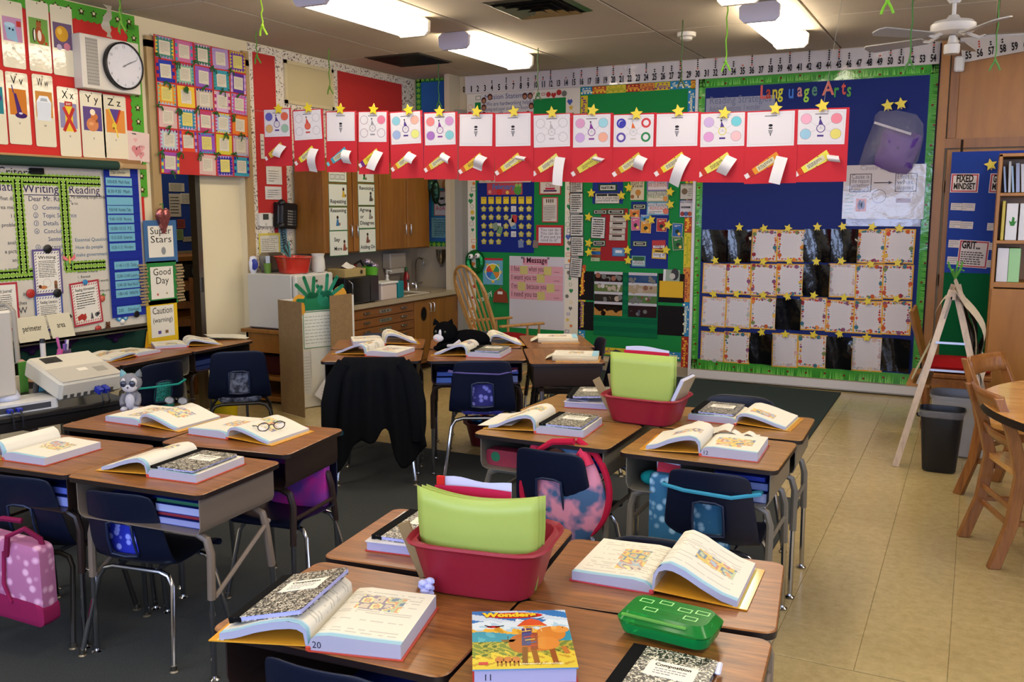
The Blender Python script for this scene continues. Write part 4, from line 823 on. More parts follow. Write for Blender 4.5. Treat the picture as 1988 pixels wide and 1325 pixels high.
t = thing('dish_soap', 'red dish soap bottle with a green cap by the drinking tap', 'soap bottle', MX(-5.55, 8.45, CT)); part('bottle', B().lathe([(.035,0),(.038,.02),(.034,.15),(.015,.20)], '#8f1d20', 'gloss', 16, sy=.7), t); part('cap', B().lathe([(.016,.20),(.016,.225),(.009,.25)], '#2f6a30', 'plastic', 12), t)
r = (-5.358, 1.220, -5.225, 1.038); t = thing('soap_dispenser', 'polished metal soap dispenser on the wall right of the faucet', 'dispenser', Matrix.Translation(((r[0]+r[2])/2, 8.76, r[3]))); hh = r[1]-r[3]
part('reservoir', B().lathe([(.02,.02),(.04,.05),(.055,.10),(.06,hh-.02),(.062,hh),(.001,hh)], '#a9a49a', 'chrome', 20), t); part('push_valve', B().lathe([(.012,-.01),(.012,.03)], '#8a867c', 'chrome', 10), t)

# blue board in the sink corner
r = (-5.769, 3.105, -5.120, 2.665); bz0 = (-5.307, 1.235)[1]
t = thing('bulletin_board', 'blue board with a green star border in the sink corner', 'bulletin board', onback(0, 0, 0)); X0, X1, ZT = XL+.02, -5.14, r[1]
part('backing', B().box(X0, bz0, 0, X1, ZT, .010, '#2b5c9a', 'paper'), t)
b = B(); bw = .07
for q in ((X0, bz0, X0+bw, ZT), (X1-bw, bz0, X1, ZT), (X0, bz0, X1, bz0+bw), (X0, ZT-bw, X1, ZT)): b.box(q[0], q[1], .010, q[2], q[3], .0125, '#1f6a3a', 'paper')
n = int((ZT-bz0)/.06)
for k in range(n): z_ = bz0+(k+.5)*(ZT-bz0)/n; [b.flat([(x_+p, z_+q) for p, q in star_pts(.032, .55)], .0130, '#7fae3a') for x_ in (X0+bw/2, X1-bw/2)]
for k in range(8): x_ = X0+(k+.5)*(X1-X0)/8; [b.flat([(x_+p, z_+q) for p, q in star_pts(.032, .55)], .0132, '#7fae3a') for z_ in (bz0+bw/2, ZT-bw/2)]
part('border', b, t)
def bsheet(name, r, col, label, cat='paper', txt=(), n=0, frame=None, fw=.012, off=.018, rot=0, mat='paper', tc='#4a4a50', fn=None, group=None, size=.05, tcol='#151515', sy=.3, sh=.35):
 cx, cz, w, h = LR(r); b = sheet(B(), w, h, col, mat)
 if frame: b.frame(-w/2, -h/2, w/2, h/2, fw, .0016, frame, mat)
 if n: b.scrib(-w*.38, -h*.42, w*.38, h*sy, n, tc, h=sh, seed=int(w*997+h*31))
 for s_, x, y, sz, cc in txt: b.text(s_, x*w, y*h, sz, cc, .0022, mat=mat, width=min(w*.9, sz*.6*len(s_)))
 if fn: fn(b, w, h)
 return single(name, b, label, cat, onback(cx, cz, off, rot), group)
def rainbow(b, w, h):
 for k, c_ in enumerate(('#a8402f','#c9903a','#b8b04a','#6a9a5a')): b.ring(.03, -h*.2, .07-k*.012, .010, .0018, c_)
bsheet('drawing', (-5.360, 2.006, -5.156, 1.892), '#b5a482', 'rainbow drawing on tan paper above the blue letter sheet', fn=rainbow)
bsheet('frame', (-5.443, 1.894, -5.156, 1.578), '#2b7f92', 'teal mat behind the red ADAM drawing', off=.014)
bsheet('drawing', (-5.408, 1.857, -5.200, 1.589), '#c3b9b2', 'white drawing lettered ADAM in red with a lizard', txt=[('AdAM', 0, -.28, .07, '#b8322a')], frame='#b0504a', fw=.008, off=.018, fn=lambda b, w, h: (b.disc(.0, h*.2, .03, .0024, '#3a3a34', ry=.015), b.line(-.03, h*.15, .05, h*.28, .006, .0024, '#3a3a34'), b.line(.03, h*.1, .05, h*.3, .006, .0024, '#3a3a34')))
bsheet('letter_sheet', (-5.444, 1.568, -5.130, 1.346), '#6c9aa0', 'pale blue typed notice below the ADAM drawing', txt=[('Weekly News', -.1, .34, .03, '#1a2a2a')], n=8)
c = (-5.323, 1.911); b = B(); b.ball((0,0,0), (.09,.04,.10), '#24402f', 'foil', 12, 8); b.ball((.11,-.02,-.07), (.05,.04,.13), '#1f3828', 'foil', 10, 8); b.ball((-.02,0,-.12), (.05,.04,.07), '#2c4a34', 'foil', 10, 8); b.tube([(.12,-.02,-.17),(.17,-.02,-.21),(.23,-.02,-.20)], .012, '#24402f', 'foil', 6)
single('foil_balloon', b, 'crumpled dark green foil balloon hanging by the ADAM drawing', 'balloon', Matrix.Translation((c[0], 8.55, c[1])))
c = (8.346, 2.772); b = B().lathe([(.09,0),(.095,.02),(.08,.10),(.05,.15),(.001,.16)], '#100e0e', 'matte', 18); b.ball((.03,0,.16), .03, '#1a1414', 'matte'); single('black_hat', b, 'black rounded object on top of the wall cabinet', 'hat', Matrix.Translation((-5.45, 8.42, 2.121)))
yarnC = '#5d8a3c'
b = B().box(-5.135, 8.60, 0, -5.075, 8.829, CZ, '#b5aa92', 'wall_paint'); b.box(-5.075, 8.70, 0, -4.985, 8.829, CZ-.36, '#8a8780', 'wall_paint'); struct('trim_4', b)

# ---------------------------------------------------------------- trifold project board
A = (-5.043, 5.782); Bc = (-4.724, 5.688); Rr = (-4.781, 6.425); Rl = (-4.801, 6.147)
t = thing('trifold_board', 'cardboard trifold project board with a green paper hand on top', 'display board', None)
def wall_panel(P, Q, z0, z1, th, name, cin=None, inner=-1):
 d = Vector((Q[0]-P[0], Q[1]-P[1], 0)); L_ = d.length; d.normalize(); n = Vector((-d.y, d.x, 0))
 M = Matrix(((d.x, 0, n.x, P[0]), (d.y, 0, n.y, P[1]), (0, 1, 0, 0), (0, 0, 0, 1)))
 b = B().box(0, z0, 0, L_, z1, th, '#7d6140', 'cardboard'); 
 if cin: b.box(.002, z0+.002, -.0015, L_-.002, z1-.002, -.0001, cin, 'paper')
 return part(name, b, t, M), M, L_
H = .93
hl, hr = (A[0]-.02, A[1]+.03), (Rr[0]+.02, Rr[1]+.05)
wall_panel(A, Bc, .0, H, .004, 'left_wing'); wall_panel(Rl, Rr, .0, H+.01, .004, 'right_wing')
o, M, L_ = wall_panel((A[0]-.005, A[1]+.02), (Rr[0]+.005, Rr[1]+.02), .0, H, .004, 'center_panel', '#c9c5b8')
b = B(); u0 = L_*.30
for x, z, w, h, c_ in ((.30,.50,.42,.31,'#d5d6cc'),(.38,.26,.32,.22,'#c9c8be'),(.27,.12,.12,.36,'#c4c2bf'),(.30,.83,.40,.08,'#d8d4c8')): b.rect(x*L_*1.0, z, x*L_+w*L_, z+h, -.0022, c_)
for x, z, w, h, n_ in ((.32,.53,.38,.25,9),(.28,.14,.10,.30,12)): b.scrib(x*L_, z, x*L_+w*L_, z+h, n_, '#8f9a90', -.0026, h=.2)
b.frame(.30*L_, .50, .74*L_, .81, .006, -.0028, '#3a7a4a'); part('papers', b, t, M)
b = B().rect(.42*L_, .82, .62*L_, .93, -.0035, '#6a5a54', 'grey_print'); b.rect(.53*L_, .86, .60*L_, .93, -.004, '#b02a3a'); part('photo', b, t, M)
b = B(); b.box(0, 0, 0, .215, .28, .001, '#c9c8cc', 'paper'); b.scrib(.02, .03, .19, .24, 9, '#8a8a90', .0014, h=.2); part('loose_sheet', b, t, M @ Matrix.Translation((.40*L_, .10, -.05)) @ RZ(-38) @ Matrix.Rotation(pi, 4, 'Y') @ Matrix.Translation((-.2,0,0)))
# green hand cut-outs
b = B(); hx_, hz_ = L_*.50, .80
def hand(b, cx, cz, s_, rot, z, col):
 b.disc(cx, cz, .085*s_, z, col, n=14, ry=.075*s_)
 for a, l in ((-62,.15),(-30,.20),(-4,.22),(22,.21),(62,.14)):
  th = radians(90+a+rot); b.line(cx+.02*cos(th), cz+.02*sin(th), cx+l*s_*cos(th), cz+l*s_*sin(th), .034*s_, z, col); b.disc(cx+l*s_*cos(th), cz+l*s_*sin(th), .017*s_, z, col, n=8)
hand(b, hx_-.05, .90, .95, 24, -.006, '#1f6a45'); hand(b, hx_+.075, .91, .95, -28, -.007, '#23785a'); b.rect(hx_-.12, .82, hx_+.14, .92, -.0065, '#1f7048')
me = b.mesh('paper_hand'); o = part('paper_hand', me, t, M)
b = B().disc(0, 0, .07, 0, '#c9902f', n=14, ry=.09); part('orange_circle', b, t, M @ Matrix.Translation((.26*L_, .87, -.004))); part('orange_circle', b.mesh('orange_circle'), t, M @ Matrix.Translation((.80*L_, .92, -.0045)))

# ---------------------------------------------------------------- back wall: number line and boards
n0 = (-5.012, 2.920); n54 = (-0.434, 2.909)
NL0, NL1 = -5.00, -.385
zt, zb = 3.055, 2.865
t = thing('number_line', 'long laminated number line from 0 to 54 along the top of the back wall', 'number line', onback(0, 0, .002))
zl = [(-5.036, 2.871)[1], (-0.378, 2.889)[1]]; zh = [(-5.034, 3.071)[1], (-0.388, 3.063)[1]]
NB = (zl[0]+zl[1])/2; NT = min(3.06, (zh[0]+zh[1])/2)
b = B(); b.grid(lambda u, v: (NL0+(NL1-NL0)*u, NB+(NT-NB)*v, .014+.004*sin(u*37)*v+.006*sin(u*90+2)*v*v), 120, 4, '#c6c0bd', 'laminate'); part('banner', b, t)
def factors(n):
 k, c = n, 0; p = 2; r = []
 while k > 1 and p <= k:
  while k % p == 0: r.append(p); k //= p
  p += 1
 return r
def divs(n): return sum(1 for d in range(1, n+1) if n % d == 0)
xa, xb = n0[0], n54[0]; zn = NB+.045
for k in range(55):
 x = xa+(xb-xa)*k/54; b = B(); b.text(str(k), x, zn-.025, .085, '#1a1512', .0245, width=.044 if k > 9 else .026, bold=.03)
 if k > 1:
  d = divs(k)-1 if k not in (7, 11, 14, 21, 35, 49) else (1 if k != 11 else 2)
  if d > 1 or k in (7, 14, 21, 35, 49):
   for j in range(d): b.disc(x, zn+.052+j*.019, .008, .0246, '#c2502e' if (k in (7, 14, 21, 35, 49) or h01(k, j) > .8) else '#2a211c', n=8)
 part('numeral', b, t)
c0 = (-2.482, 1.691)[0]
# backings
def bbox(nm, x0, z0, x1, z1, o0, o1, col, mat, t): return part(nm, B().box(x0, z0, o0, x1, z1, o1, col, mat), t)
gx0 = (-4.885, 1.182)[0]; gx1 = (-3.828, 1.204)[0]; gx2 = (-3.683, 1.207)[0]; gx3 = (-2.552, 1.231)[0]; gx4 = (-2.478, 1.232)[0]
mx0 = (-4.981, 1.180)[0]; topz = NB-.003; botz = .16
t = thing('bulletin_board', 'green papered bulletin board with calendar and charts behind the rocking chair', 'bulletin board', onback(0, 0, .002))
bbox('backing', gx0, botz, gx1, topz-.06, .0, .010, '#17793a', 'paper', t)
b = B(); b.box(mx0, botz, 0, gx0, topz, .0125, '#cfc8b8', 'paper'); b.box(gx0, topz-.09, .010, gx1, topz, .0125, '#cfc8b8', 'paper'); b.box(gx1, botz, 0, gx1+.155, topz, .0125, '#cfc8b8', 'paper')
rq = random.Random(5)
def doodle(b, x, z, z0):
 k = rq.randrange(5); c_ = rq.choice(('#a8322c','#c9702a','#2f7a46','#c9a83a','#4a5a9a','#6a6a60')); s_ = rq.uniform(.018, .032)
 if k == 0: b.disc(x, z, s_, z0, c_, n=10)
 elif k == 1: b.flat([(x+p, z+q) for p, q in star_pts(s_*1.1)], z0, c_)
 elif k == 2: b.ring(x, z, s_, .004, z0, c_, n=12)
 elif k == 3: b.flat([(x-s_,z),(x,z-s_*1.2),(x+s_,z),(x+s_*.5,z+s_*.8),(x,z+s_*.4),(x-s_*.5,z+s_*.8)], z0, c_)
 else: b.frame(x-s_, z-s_*.7, x+s_, z+s_*.7, .005, z0, c_)
for z_ in [botz+.04+k*.062 for k in range(42)]:
 if z_ > topz-.03: break
 for x_ in ((mx0+gx0)/2, gx1+.05): doodle(b, x_+rq.uniform(-.02,.03), z_, .0130)
for k in range(18): doodle(b, gx0+.04+k*(gx1-gx0)/18, topz-.045+rq.uniform(-.015,.015), .0132)
part('border', b, t)
t = thing('bulletin_board', 'green papered bulletin board with reading strategy cards and black sheets', 'bulletin board', onback(0, 0, .002))
ox0 = gx1+.156
bbox('backing', ox0, botz, gx4-.003, topz-.0, 0, .010, '#17793a', 'paper', t)
trait = [('#2d78a8','#e8e4b0','Trustworthiness'),('#b04a2a','#e6c23a','Citizenship'),('#c9b436','#8a9a2a','Responsibility'),('#9a2a24','#e0a83a','Fairness'),('#c9823a','#8a3a3a','Caring'),('#c9b02a','#6a2a7a','Respect')]
def trait_piece(x, z, L_, rot, k):
 bg, fg, w_ = trait[k % 6]; b = B().box(-L_/2, -.037, 0, L_/2, .037, .0015, bg, 'paper')
 for j in range(7): b.disc(-L_/2+(j+.5)*L_/7, (.018 if j % 2 else -.02), .011, .0017, fg, n=7)
 b.rect(-L_*.42, -.016, L_*.42, .018, .0018, bg); b.text(w_, 0, -.014, .045, fg, .0022, width=L_*.8, bold=.02); part('border_strip', b, t, Matrix.Translation((x, z, .010)) @ RZ(rot))
tx = [gx1+.165, (-3.543, 2.822)[0], (-3.394, 2.814)[0], (-3.186, 2.828)[0], (-3.043, 2.832)[0], (-2.889, 2.836)[0], (-2.737, 2.839)[0], (-2.535, 2.834)[0], gx4-.01]
for k, (a, c_) in enumerate(zip(tx, tx[1:])): trait_piece((a+c_)/2, topz-.040, c_-a-.004, 0, [0,1,2,3,4,5,0,1][k])
LL = .34; k = 0; z_ = topz-.085-LL/2
while z_ > botz:
 trait_piece(gx4-.045, z_, LL-.004, -90, [0,3,5,1,2,4][k % 6])
 if z_ < 1.0 or z_ > 2.2: trait_piece(ox0+.045, z_, LL-.004, -90, [5,0,4,3,2,1][k % 6])
 z_ -= LL; k += 1
for k_, x_ in enumerate([ox0+.25+.345*i for i in range(8)]):
 if x_ < gx4-.2: trait_piece(x_, botz+.05, .34, 0, [5,2,0,4,1,3,5,2][k_])
# large sheets on the green boards
bsheet('mission_chart', (-4.810, 2.868, -4.191, 2.538), '#b9b6b4', 'white handwritten class Mission Statement chart with drawn faces under the number line', 'chart', txt=[('Mission Statement', .02, .32, .075, '#4a5078'), ('We are hardworking helpful', .05, .12, .06, '#4a5078'), ('caring and super students in Room 14', .03, -.04, .055, '#4a5078'), ('We will practice', -.05, -.2, .06, '#4a5078')],
  fn=lambda b, w, h: [(b.disc(x*w, y*h, .03, .0024, '#4a2620', ry=.034), b.disc(x*w, y*h-.006, .02, .0028, '#9a6a50')) for x, y in ((-.44,.3),(-.32,.4),(.34,.36),(.44,.36),(-.44,.08),(.46,.05),(-.44,-.15),(.4,-.2))])
bsheet('kids_header', (-4.837, 2.018, -4.218, 1.939), '#b9b0a6', 'strip of printed children faces above the February calendar', fn=lambda b, w, h: [(b.disc(-w*.4+k*w*.16, h*.05, .026, .002, ('#2a1a14','#5a3018','#1a1210')[k % 3]), b.disc(-w*.4+k*w*.16, -.008, .019, .0024, ('#b98a6a','#8a5a40','#c9a084')[k % 3])) for k in range(6)])
# calendar
r = (-4.863, 1.948, -4.182, 1.200); cx, cz, w, h = LR(r)
t = thing('calendar_chart', 'blue pocket calendar headed February with yellow date cards', 'calendar', onback(cx, cz, .012)); part('backing', B().box(-w/2, -h/2, 0, w/2, h/2, .002, '#1c2a72', 'cloth'), t)
b = B(); b.rect(-w*.32, h*.32, w*.30, h*.5, .0045, '#a83a4a', 'laminate'); b.text('February', -.02, h*.40, .075, '#3a6aa8', .005, width=w*.4, bold=.03); b.disc(w*.22, h*.38, .045, .005, '#4a8a3a', ry=.05); b.disc(w*.2, h*.45, .018, .0053, '#7fae5a'); b.disc(w*.26, h*.45, .018, .0053, '#7fae5a'); b.disc(-w*.1, h*.36, .035, .0049, '#b82a2a'); b.disc(w*.04, h*.35, .02, .0052, '#d9b04a'); b.disc(-w*.27, h*.36, .02, .0052, '#c9806a'); part('header', b, t)
for k in range(7):
 x = -w/2+.035+ (k+.5)*(w-.05)/7; b = B().box(x-.032, h*.19, .002, x+.032, h*.29, .004, '#d3b830', 'paper'); b.rect(x-.024, h*.265, x+.024, h*.277, .0045, '#8a7a20'); part('day_card', b, t)
ys = [-.0+((558-52)/2-(y-52))/(558-52)*h for y in (245, 305, 368, 425, 482)]
for j in range(5):
 for k in range(7):
  if j == 4 and k in (3, 4): continue
  x = -w/2+.035+(k+.5)*(w-.05)/7; y = ys[j]; v = j*7+k; b = B()
  if h01(v, 2) > .84: b.box(x-.03, y-.03, .002, x+.03, y+.03, .0035, ('#5a8ab8','#c9c6c0','#7a9a6a')[v % 3], 'paper'); b.text(str(v-2 if v > 2 else v+1), x, y-.015, .035, '#20242a', .004)
  else: b.prism([(x+p, y+q) for p, q in star_pts(.036, .72)], .002, .0035, '#a8a030', 'paper'); b.disc(x, y, .018, .0039, '#cfc68a'); b.text(str(v-2 if v > 2 else v+26), x, y-.013, .032, '#2a2a20', .0043)
  part('date_card', b, t)
for k, (x, y, c_, ro) in enumerate(((-.08,-.10,'#7a8a72',20),(-.03,-.13,'#6a8a5a',-15),(.10,-.06,'#b8b09a',25),(.13,-.03,'#a82a30',-10),(.20,-.25,'#6a7a9a',5),(.36,-.25,'#7a6a60',-6))):
 part('event_card', B().box(-.03,-.04,0,.03,.04,.002,c_,'laminate'), t, Matrix.Translation((x*w*1.6-.03, y*h*1.6+.02, .006)) @ RZ(ro))
def sight(b, w, h): b.rect(-w*.4, h*.28, w*.4, h*.4, .0018, '#3f8a4a'); b.text('Class', 0, .0, .05, '#8a3a5a', .0022); b.rect(-w*.22, -h*.18, w*.22, -h*.06, .0018, '#b02a4a'); b.rect(-w*.3, -h*.32, w*.3, -h*.2, .0018, '#5a3a5a')
bsheet('poster', (-4.121, 1.973, -3.872, 1.809), '#c6c0b6', 'red-framed poster with green and purple words, topmost right of the calendar', frame='#9a2a2a', fn=sight)
bsheet('poster', (-4.088, 1.785, -3.906, 1.522), '#bfb8ae', 'red-framed poster of four tally drawings right of the calendar', frame='#a04a40', fn=lambda b, w, h: [b.rect(-w*.24+k*w*.13, h*.28, -w*.17+k*w*.13, h*.42, .0019, '#4a3a30') for k in range(4)], n=9, sy=.18, tc='#b08a84')
bsheet('poster', (-4.154, 1.495, -3.841, 1.284), '#a82a2e', 'red-mounted sign reading You can do it', 'sign', fn=lambda b, w, h: (b.rect(-w*.41, -h*.38, w*.41, h*.38, .0018, '#c9c3c6'), [b.text(s_, -w*.34, h*(.20-.17*k), .045, '#3a4250', .0022, 'l') for k, s_ in enumerate(('You can do it!', 'You can do it!', 'If you put your', 'mind to it!'))]))
def wheel(b, w, h):
 b.rect(-w/2, h*.42, w/2, h/2, .0017, '#a82a30'); cols_ = ('#2f8a5a','#c9b02a','#c94a2a','#3a6ab0','#3a9aa8','#c97a2a')
 for k in range(6): b.flat([(0, -h*.02)]+[(w*.36*cos(radians(60*k+10*j)), -h*.02+w*.36*sin(radians(60*k+10*j))) for j in range(7)], .0018, cols_[k])
 b.ring(0, -h*.02, w*.38, .008, .0021, '#d9e0e0', n=30)
 for k in range(8): b.disc(w*.38*cos(k*.785), -h*.02+h*.36*sin(k*.785), .018, .0019, ('#c9a83a','#8fb04a','#6a8ab8')[k % 3])
bsheet('poster', (-4.793, 1.135, -4.550, 0.848), '#5f9ab0', 'feelings wheel poster with a red title bar behind the rocking chair', fn=wheel)
c = (-4.877, 1.091); b = B(); b.tube([(.085*cos(a*pi/8), .10*sin(a*pi/8), .03) for a in range(16)], .035, '#1f7a3a', 'foil', 8, closed=True); b.ball((-.03,.06,.07), .03, '#d9d9d0', 'gloss'); b.ball((.05,.07,.07), .03, '#d9d9d0', 'gloss'); b.ball((-.03,.06,.097), .010, '#101010', 'gloss'); b.ball((.05,.07,.097), .010, '#101010', 'gloss')
single('frog_wreath', b, 'round green frog face decoration left of the feelings wheel', 'decoration', onback(c[0], c[1], .013))
c = (-4.757, 0.742); b = B().box(-.09,-.16,0,.09,.16,.002,'#1f7a3e','paper'); b.text('happy', 0, -.05, .085, '#d9dcd0', .0026, rot=.6); single('felt_banner', b, 'green hanging banner lettered happy behind the rocking chair', 'banner', onback(c[0], c[1], .013))
c = (-4.576, 0.719); b = B(); b.prism([(-.09,-.06),(.09,-.06),(.07,.05),(.0,.10),(-.07,.05)], 0, .02, '#7a3a24', 'matte'); b.rect(-.03,.03,.03,.06,.021,'#cfcfc8'); b.ring(0,.13,.02,.004,.002,'#8a7a4a'); single('hanging_house', b, 'small red-brown house ornament hanging behind the rocking chair arm', 'ornament', onback(c[0], c[1], .013))
# "I Message" chart
r = (-4.473, 1.164, -3.828, 0.392); cx, cz, w, h = LR(r)
t = thing('i_message_chart', 'white chart paper with pink strips titled I Message', 'chart', onback(cx, cz, .014)); part('chart_paper', B().box(-w/2, -h/2, 0, w/2, h/2, .0012, '#b9b6bc', 'paper'), t)
def zz(y): return h/2-(y-578)/534*h
def xx(x): return -w/2+(x-405)/390*w
b = B().box(xx(503), zz(642), .0012, xx(678), zz(592), .0024, '#c98a96', 'paper'); b.text('"I Message"', xx(590), zz(625), .085, '#3a1a2a', .003, width=.33, bold=.02); part('pink_strip', b, t)
for k, (ya, yb, s_) in enumerate(((648,708,(('I feel',420,484),('when you',545,650))),(712,772,(('I want you to',420,600),)),(776,838,(("I'm",420,462),('because you',530,668))),(840,896,(('I need you to',420,605),)))):
 b = B().box(xx(407), zz(yb), .0012, xx(785), zz(ya), .0022, '#c48f98', 'paper'); [b.text(q, xx(a), zz(yb-20), .085, '#4a2a38', .0028, 'l', width=xx(c_)-xx(a)) for q, a, c_ in s_]; b.rect(xx(722), zz(yb-18), xx(760), zz(yb-21), .0028, '#4a2a38'); part('pink_strip', b, t)
for x, y in ((510,680),(678,682),(630,738),(495,800),(700,806),(633,866)): part('sticky_note', B().box(-.045,-.045,0,.045,.045,.001,'#b9ad6a','paper'), t, Matrix.Translation((xx(x), zz(y), .0032)) @ RZ(6*(h01(x)-.5)))
# vertical word lists
wl = [('topmost',(-3.772, 1.943, -3.628, 1.827),5),('second from top',(-3.774, 1.825, -3.625, 1.617),8),('third from top',(-3.768, 1.609, -3.618, 1.383),8),('fourth from top',(-3.758, 1.382, -3.612, 1.177),8),('lowest, slightly tilted',(-3.767, 1.165, -3.627, 0.960),8)]
for nm, r, n in wl: bsheet('word_list', r, '#bdb9b0', 'black-framed white word list left of the reading cards, %s' % nm, 'word list', n=n, frame='#20201e', fw=.007, sh=.5, tc='#2a2a2a', sy=.42, off=.020, rot=-4 if 'tilt' in nm else 0, mat='laminate', group='word lists beside the reading board')
# reading board
bsheet('paper_backing', (-3.525, 1.941, -3.198, 1.714), '#1f2f7a', 'blue backing sheet behind the Essential Question card', off=.012)
bsheet('paper_backing', (-3.430, 1.665, -3.143, 1.139), '#8f2226', 'dark red backing sheet behind word cards', off=.012)
bsheet('paper_backing', (-3.110, 1.734, -2.718, 1.073), '#1a2a74', 'blue backing sheet behind the reader cards', off=.012)
bsheet('title_card', (-3.460, 1.911, -3.259, 1.837), '#20402e', 'green card with white label at the top of the blue backing', fn=lambda b, w, h: (b.rect(-w*.4, -h*.32, w*.4, h*.32, .0018, '#c0c0b6'), b.rect(-w*.34, -h*.15, w*.34, h*.18, .0020, '#1a1a1a'), b.text('Week 4', 0, -h*.1, .04, '#d0d0c8', .0024)), off=.016)
bsheet('question_card', (-3.496, 1.820, -3.232, 1.713), '#c9c4b8', 'card asking How do people make government work', 'card', frame='#26261f', fw=.006, txt=[('How do people make', 0, -.05, .042, '#3a3a40'), ('government work?', 0, -.30, .042, '#3a3a40')], fn=lambda b, w, h: (b.rect(-w*.44, h*.22, 0, h*.42, .0019, '#202020'), b.rect(.01, h*.22, w*.44, h*.42, .0019, '#202020')), off=.018, mat='laminate')
lab_ = [((-3.513, 1.654, -3.364, 1.609),'left of the pair above the word list'),((-3.361, 1.657, -3.178, 1.607),'right of the pair above the word list'),((-3.094, 1.710, -2.955, 1.657),'on the blue backing below the point of view card'),((-3.517, 1.346, -3.375, 1.284),'below the left word list'),((-3.087, 1.345, -2.935, 1.289),'low on the blue backing, above the vowel card')]
for r, nm in lab_: bsheet('label_card', r, '#2c4a34', 'green-bordered black label card %s' % nm, 'card', fn=lambda b, w, h: (b.rect(-w*.42, -h*.34, w*.42, h*.34, .0018, '#c8c4b6'), b.rect(-w*.37, -h*.24, w*.37, h*.24, .0020, '#161616'), b.rect(-w*.25, -h*.06, w*.25, h*.08, .0023, '#b9b6aa')), off=.017)
bsheet('word_list', (-3.535, 1.583, -3.379, 1.362), '#bdb9b0', 'tall word list on the red backing with a star at its corner', 'word list', n=8, frame='#20201e', fw=.007, sh=.5, tc='#2a2a2a', sy=.42, off=.020, rot=-2, mat='laminate')
for k, (r, nm) in enumerate((((-3.330, 1.602, -3.158, 1.537),'first'),((-3.335, 1.534, -3.159, 1.473),'second'),((-3.334, 1.469, -3.167, 1.412),'third'),((-3.338, 1.407, -3.169, 1.347),'fourth'))): bsheet('spelling_card', r, '#bcb4a8', 'white word card on the red backing, %s from the top of four' % nm, 'card', n=2, fn=lambda b, w, h: b.rect(-w*.3, h*.1, w*.3, h*.38, .0019, '#3a2a26'), sy=.0, off=.018, frame='#a09a8c', fw=.004, group='stack of four white word cards')
bsheet('card', (-3.302, 1.274, -3.163, 1.187), '#3f6a9a', 'glossy blue card low on the red backing', fn=lambda b, w, h: (b.rect(-w*.4,-h*.4,w*.4,h*.4,.0018,'#5a8ab0','laminate'), b.rect(-w*.25,-h*.1,w*.25,h*.2,.002,'#c9cfd4','laminate')), off=.017)
for k, (y, c_) in enumerate(((518,'#b58a3a'),(540,'#2f5f9a'),(562,'#c9a04a'),(588,'#8fae8a'))): 
 pass
for r, c_, nm in (((-3.531, 1.270, -3.429, 1.234),'#b58a3a','topmost, tan'),((-3.531, 1.230, -3.429, 1.201),'#2f5f9a','second, blue'),((-3.530, 1.197, -3.431, 1.169),'#8a4a3a','third, brown'),((-3.533, 1.166, -3.437, 1.132),'#9fae8a','lowest, pale green')): bsheet('phonics_card', r, c_, 'small overlapping card left of the red backing, %s' % nm, 'card', n=1, sy=.4, off=.017, group='overlapping cards beside the red backing')
bsheet('poster', (-3.118, 1.930, -2.977, 1.750), '#c2b79c', 'cream Point of View poster with a tree drawing', txt=[('Point of', 0, .34, .05, '#2a2a20'), ('View', 0, .18, .05, '#2a2a20')], fn=lambda b, w, h: (b.disc(.01, -h*.1, .03, .002, '#b07a3a'), b.line(.01, -h*.4, .01, -h*.1, .01, .0019, '#4a3020'), b.disc(-.05, -h*.32, .02, .002, '#8a5a3a')))
bsheet('reader_card', (-2.949, 1.942, -2.730, 1.837), '#c9c0c0', 'Good Readers Ask Questions card, topmost of the three reader cards', 'card', frame='#7a6aa8', txt=[('Good Readers', 0, .18, .045, '#3a4a6a'), ('ASK QUESTIONS', 0, -.1, .042, '#a83a30')], n=0, off=.016)
bsheet('reader_card', (-2.947, 1.836, -2.727, 1.730), '#c6bfae', 'Good Readers Predict card, middle of the three reader cards', 'card', frame='#8a9a8a', txt=[('Good Readers', -.05, .12, .05, '#3a5a6a'), ('PREDICT', -.05, -.14, .04, '#4a7a3a')], off=.018, fn=lambda b, w, h: b.disc(w*.36, -h*.2, .025, .002, '#c98a4a'))
bsheet('reader_card', (-2.945, 1.727, -2.724, 1.602), '#c3c3c4', 'Good Readers Reread card, lowest of the three reader cards', 'card', frame='#6a9ab0', txt=[('Good Readers', -.05, .16, .05, '#3a4a6a'), ('REREAD', 0, -.1, .045, '#b0402f')], off=.016, fn=lambda b, w, h: (b.disc(w*.38, -h*.2, .03, .002, '#c9705a'), b.scrib(-w*.4, -h*.42, w*.2, -h*.2, 2, '#5a5a60', h=.4)))
books = [((-3.123, 1.658, -3.017, 1.580),'#c06a2c','orange mini book cover at the left of the reader cards',-2),((-3.104, 1.578, -3.012, 1.449),'#b85a84','pink mini book cover with a dark tree',2),((-3.005, 1.603, -2.916, 1.535),'#4a86b8','blue mini book cover above an orange one',-2),((-3.003, 1.546, -2.896, 1.423),'#c98a34','amber mini book cover with a figure',-2),((-2.840, 1.569, -2.737, 1.440),'#a8383a','red mini book cover with a picnic picture',-1),((-2.680, 1.522, -2.575, 1.391),'#2d5f9a','blue mini book cover with star ring at the right',-3),((-2.673, 1.389, -2.563, 1.263),'#2f6a3a','green mini book cover tilted at the right',6)]
for r, c_, nm, ro in books: bsheet('mini_book_cover', r, c_, nm, 'book cover', frame='#c0b8a8', fw=.004, off=.021, rot=ro, fn=lambda b, w, h: (b.disc(0, -h*.1, w*.2, .0019, '#2a3a30' if w > .07 else '#c9b090', ry=h*.16), b.scrib(-w*.3, h*.22, w*.3, h*.38, 2, '#e0d8c0', .0022, h=.5), b.disc(.02, -h*.28, .015, .0021, '#d9b05a')), group='mini book covers on the reading board')
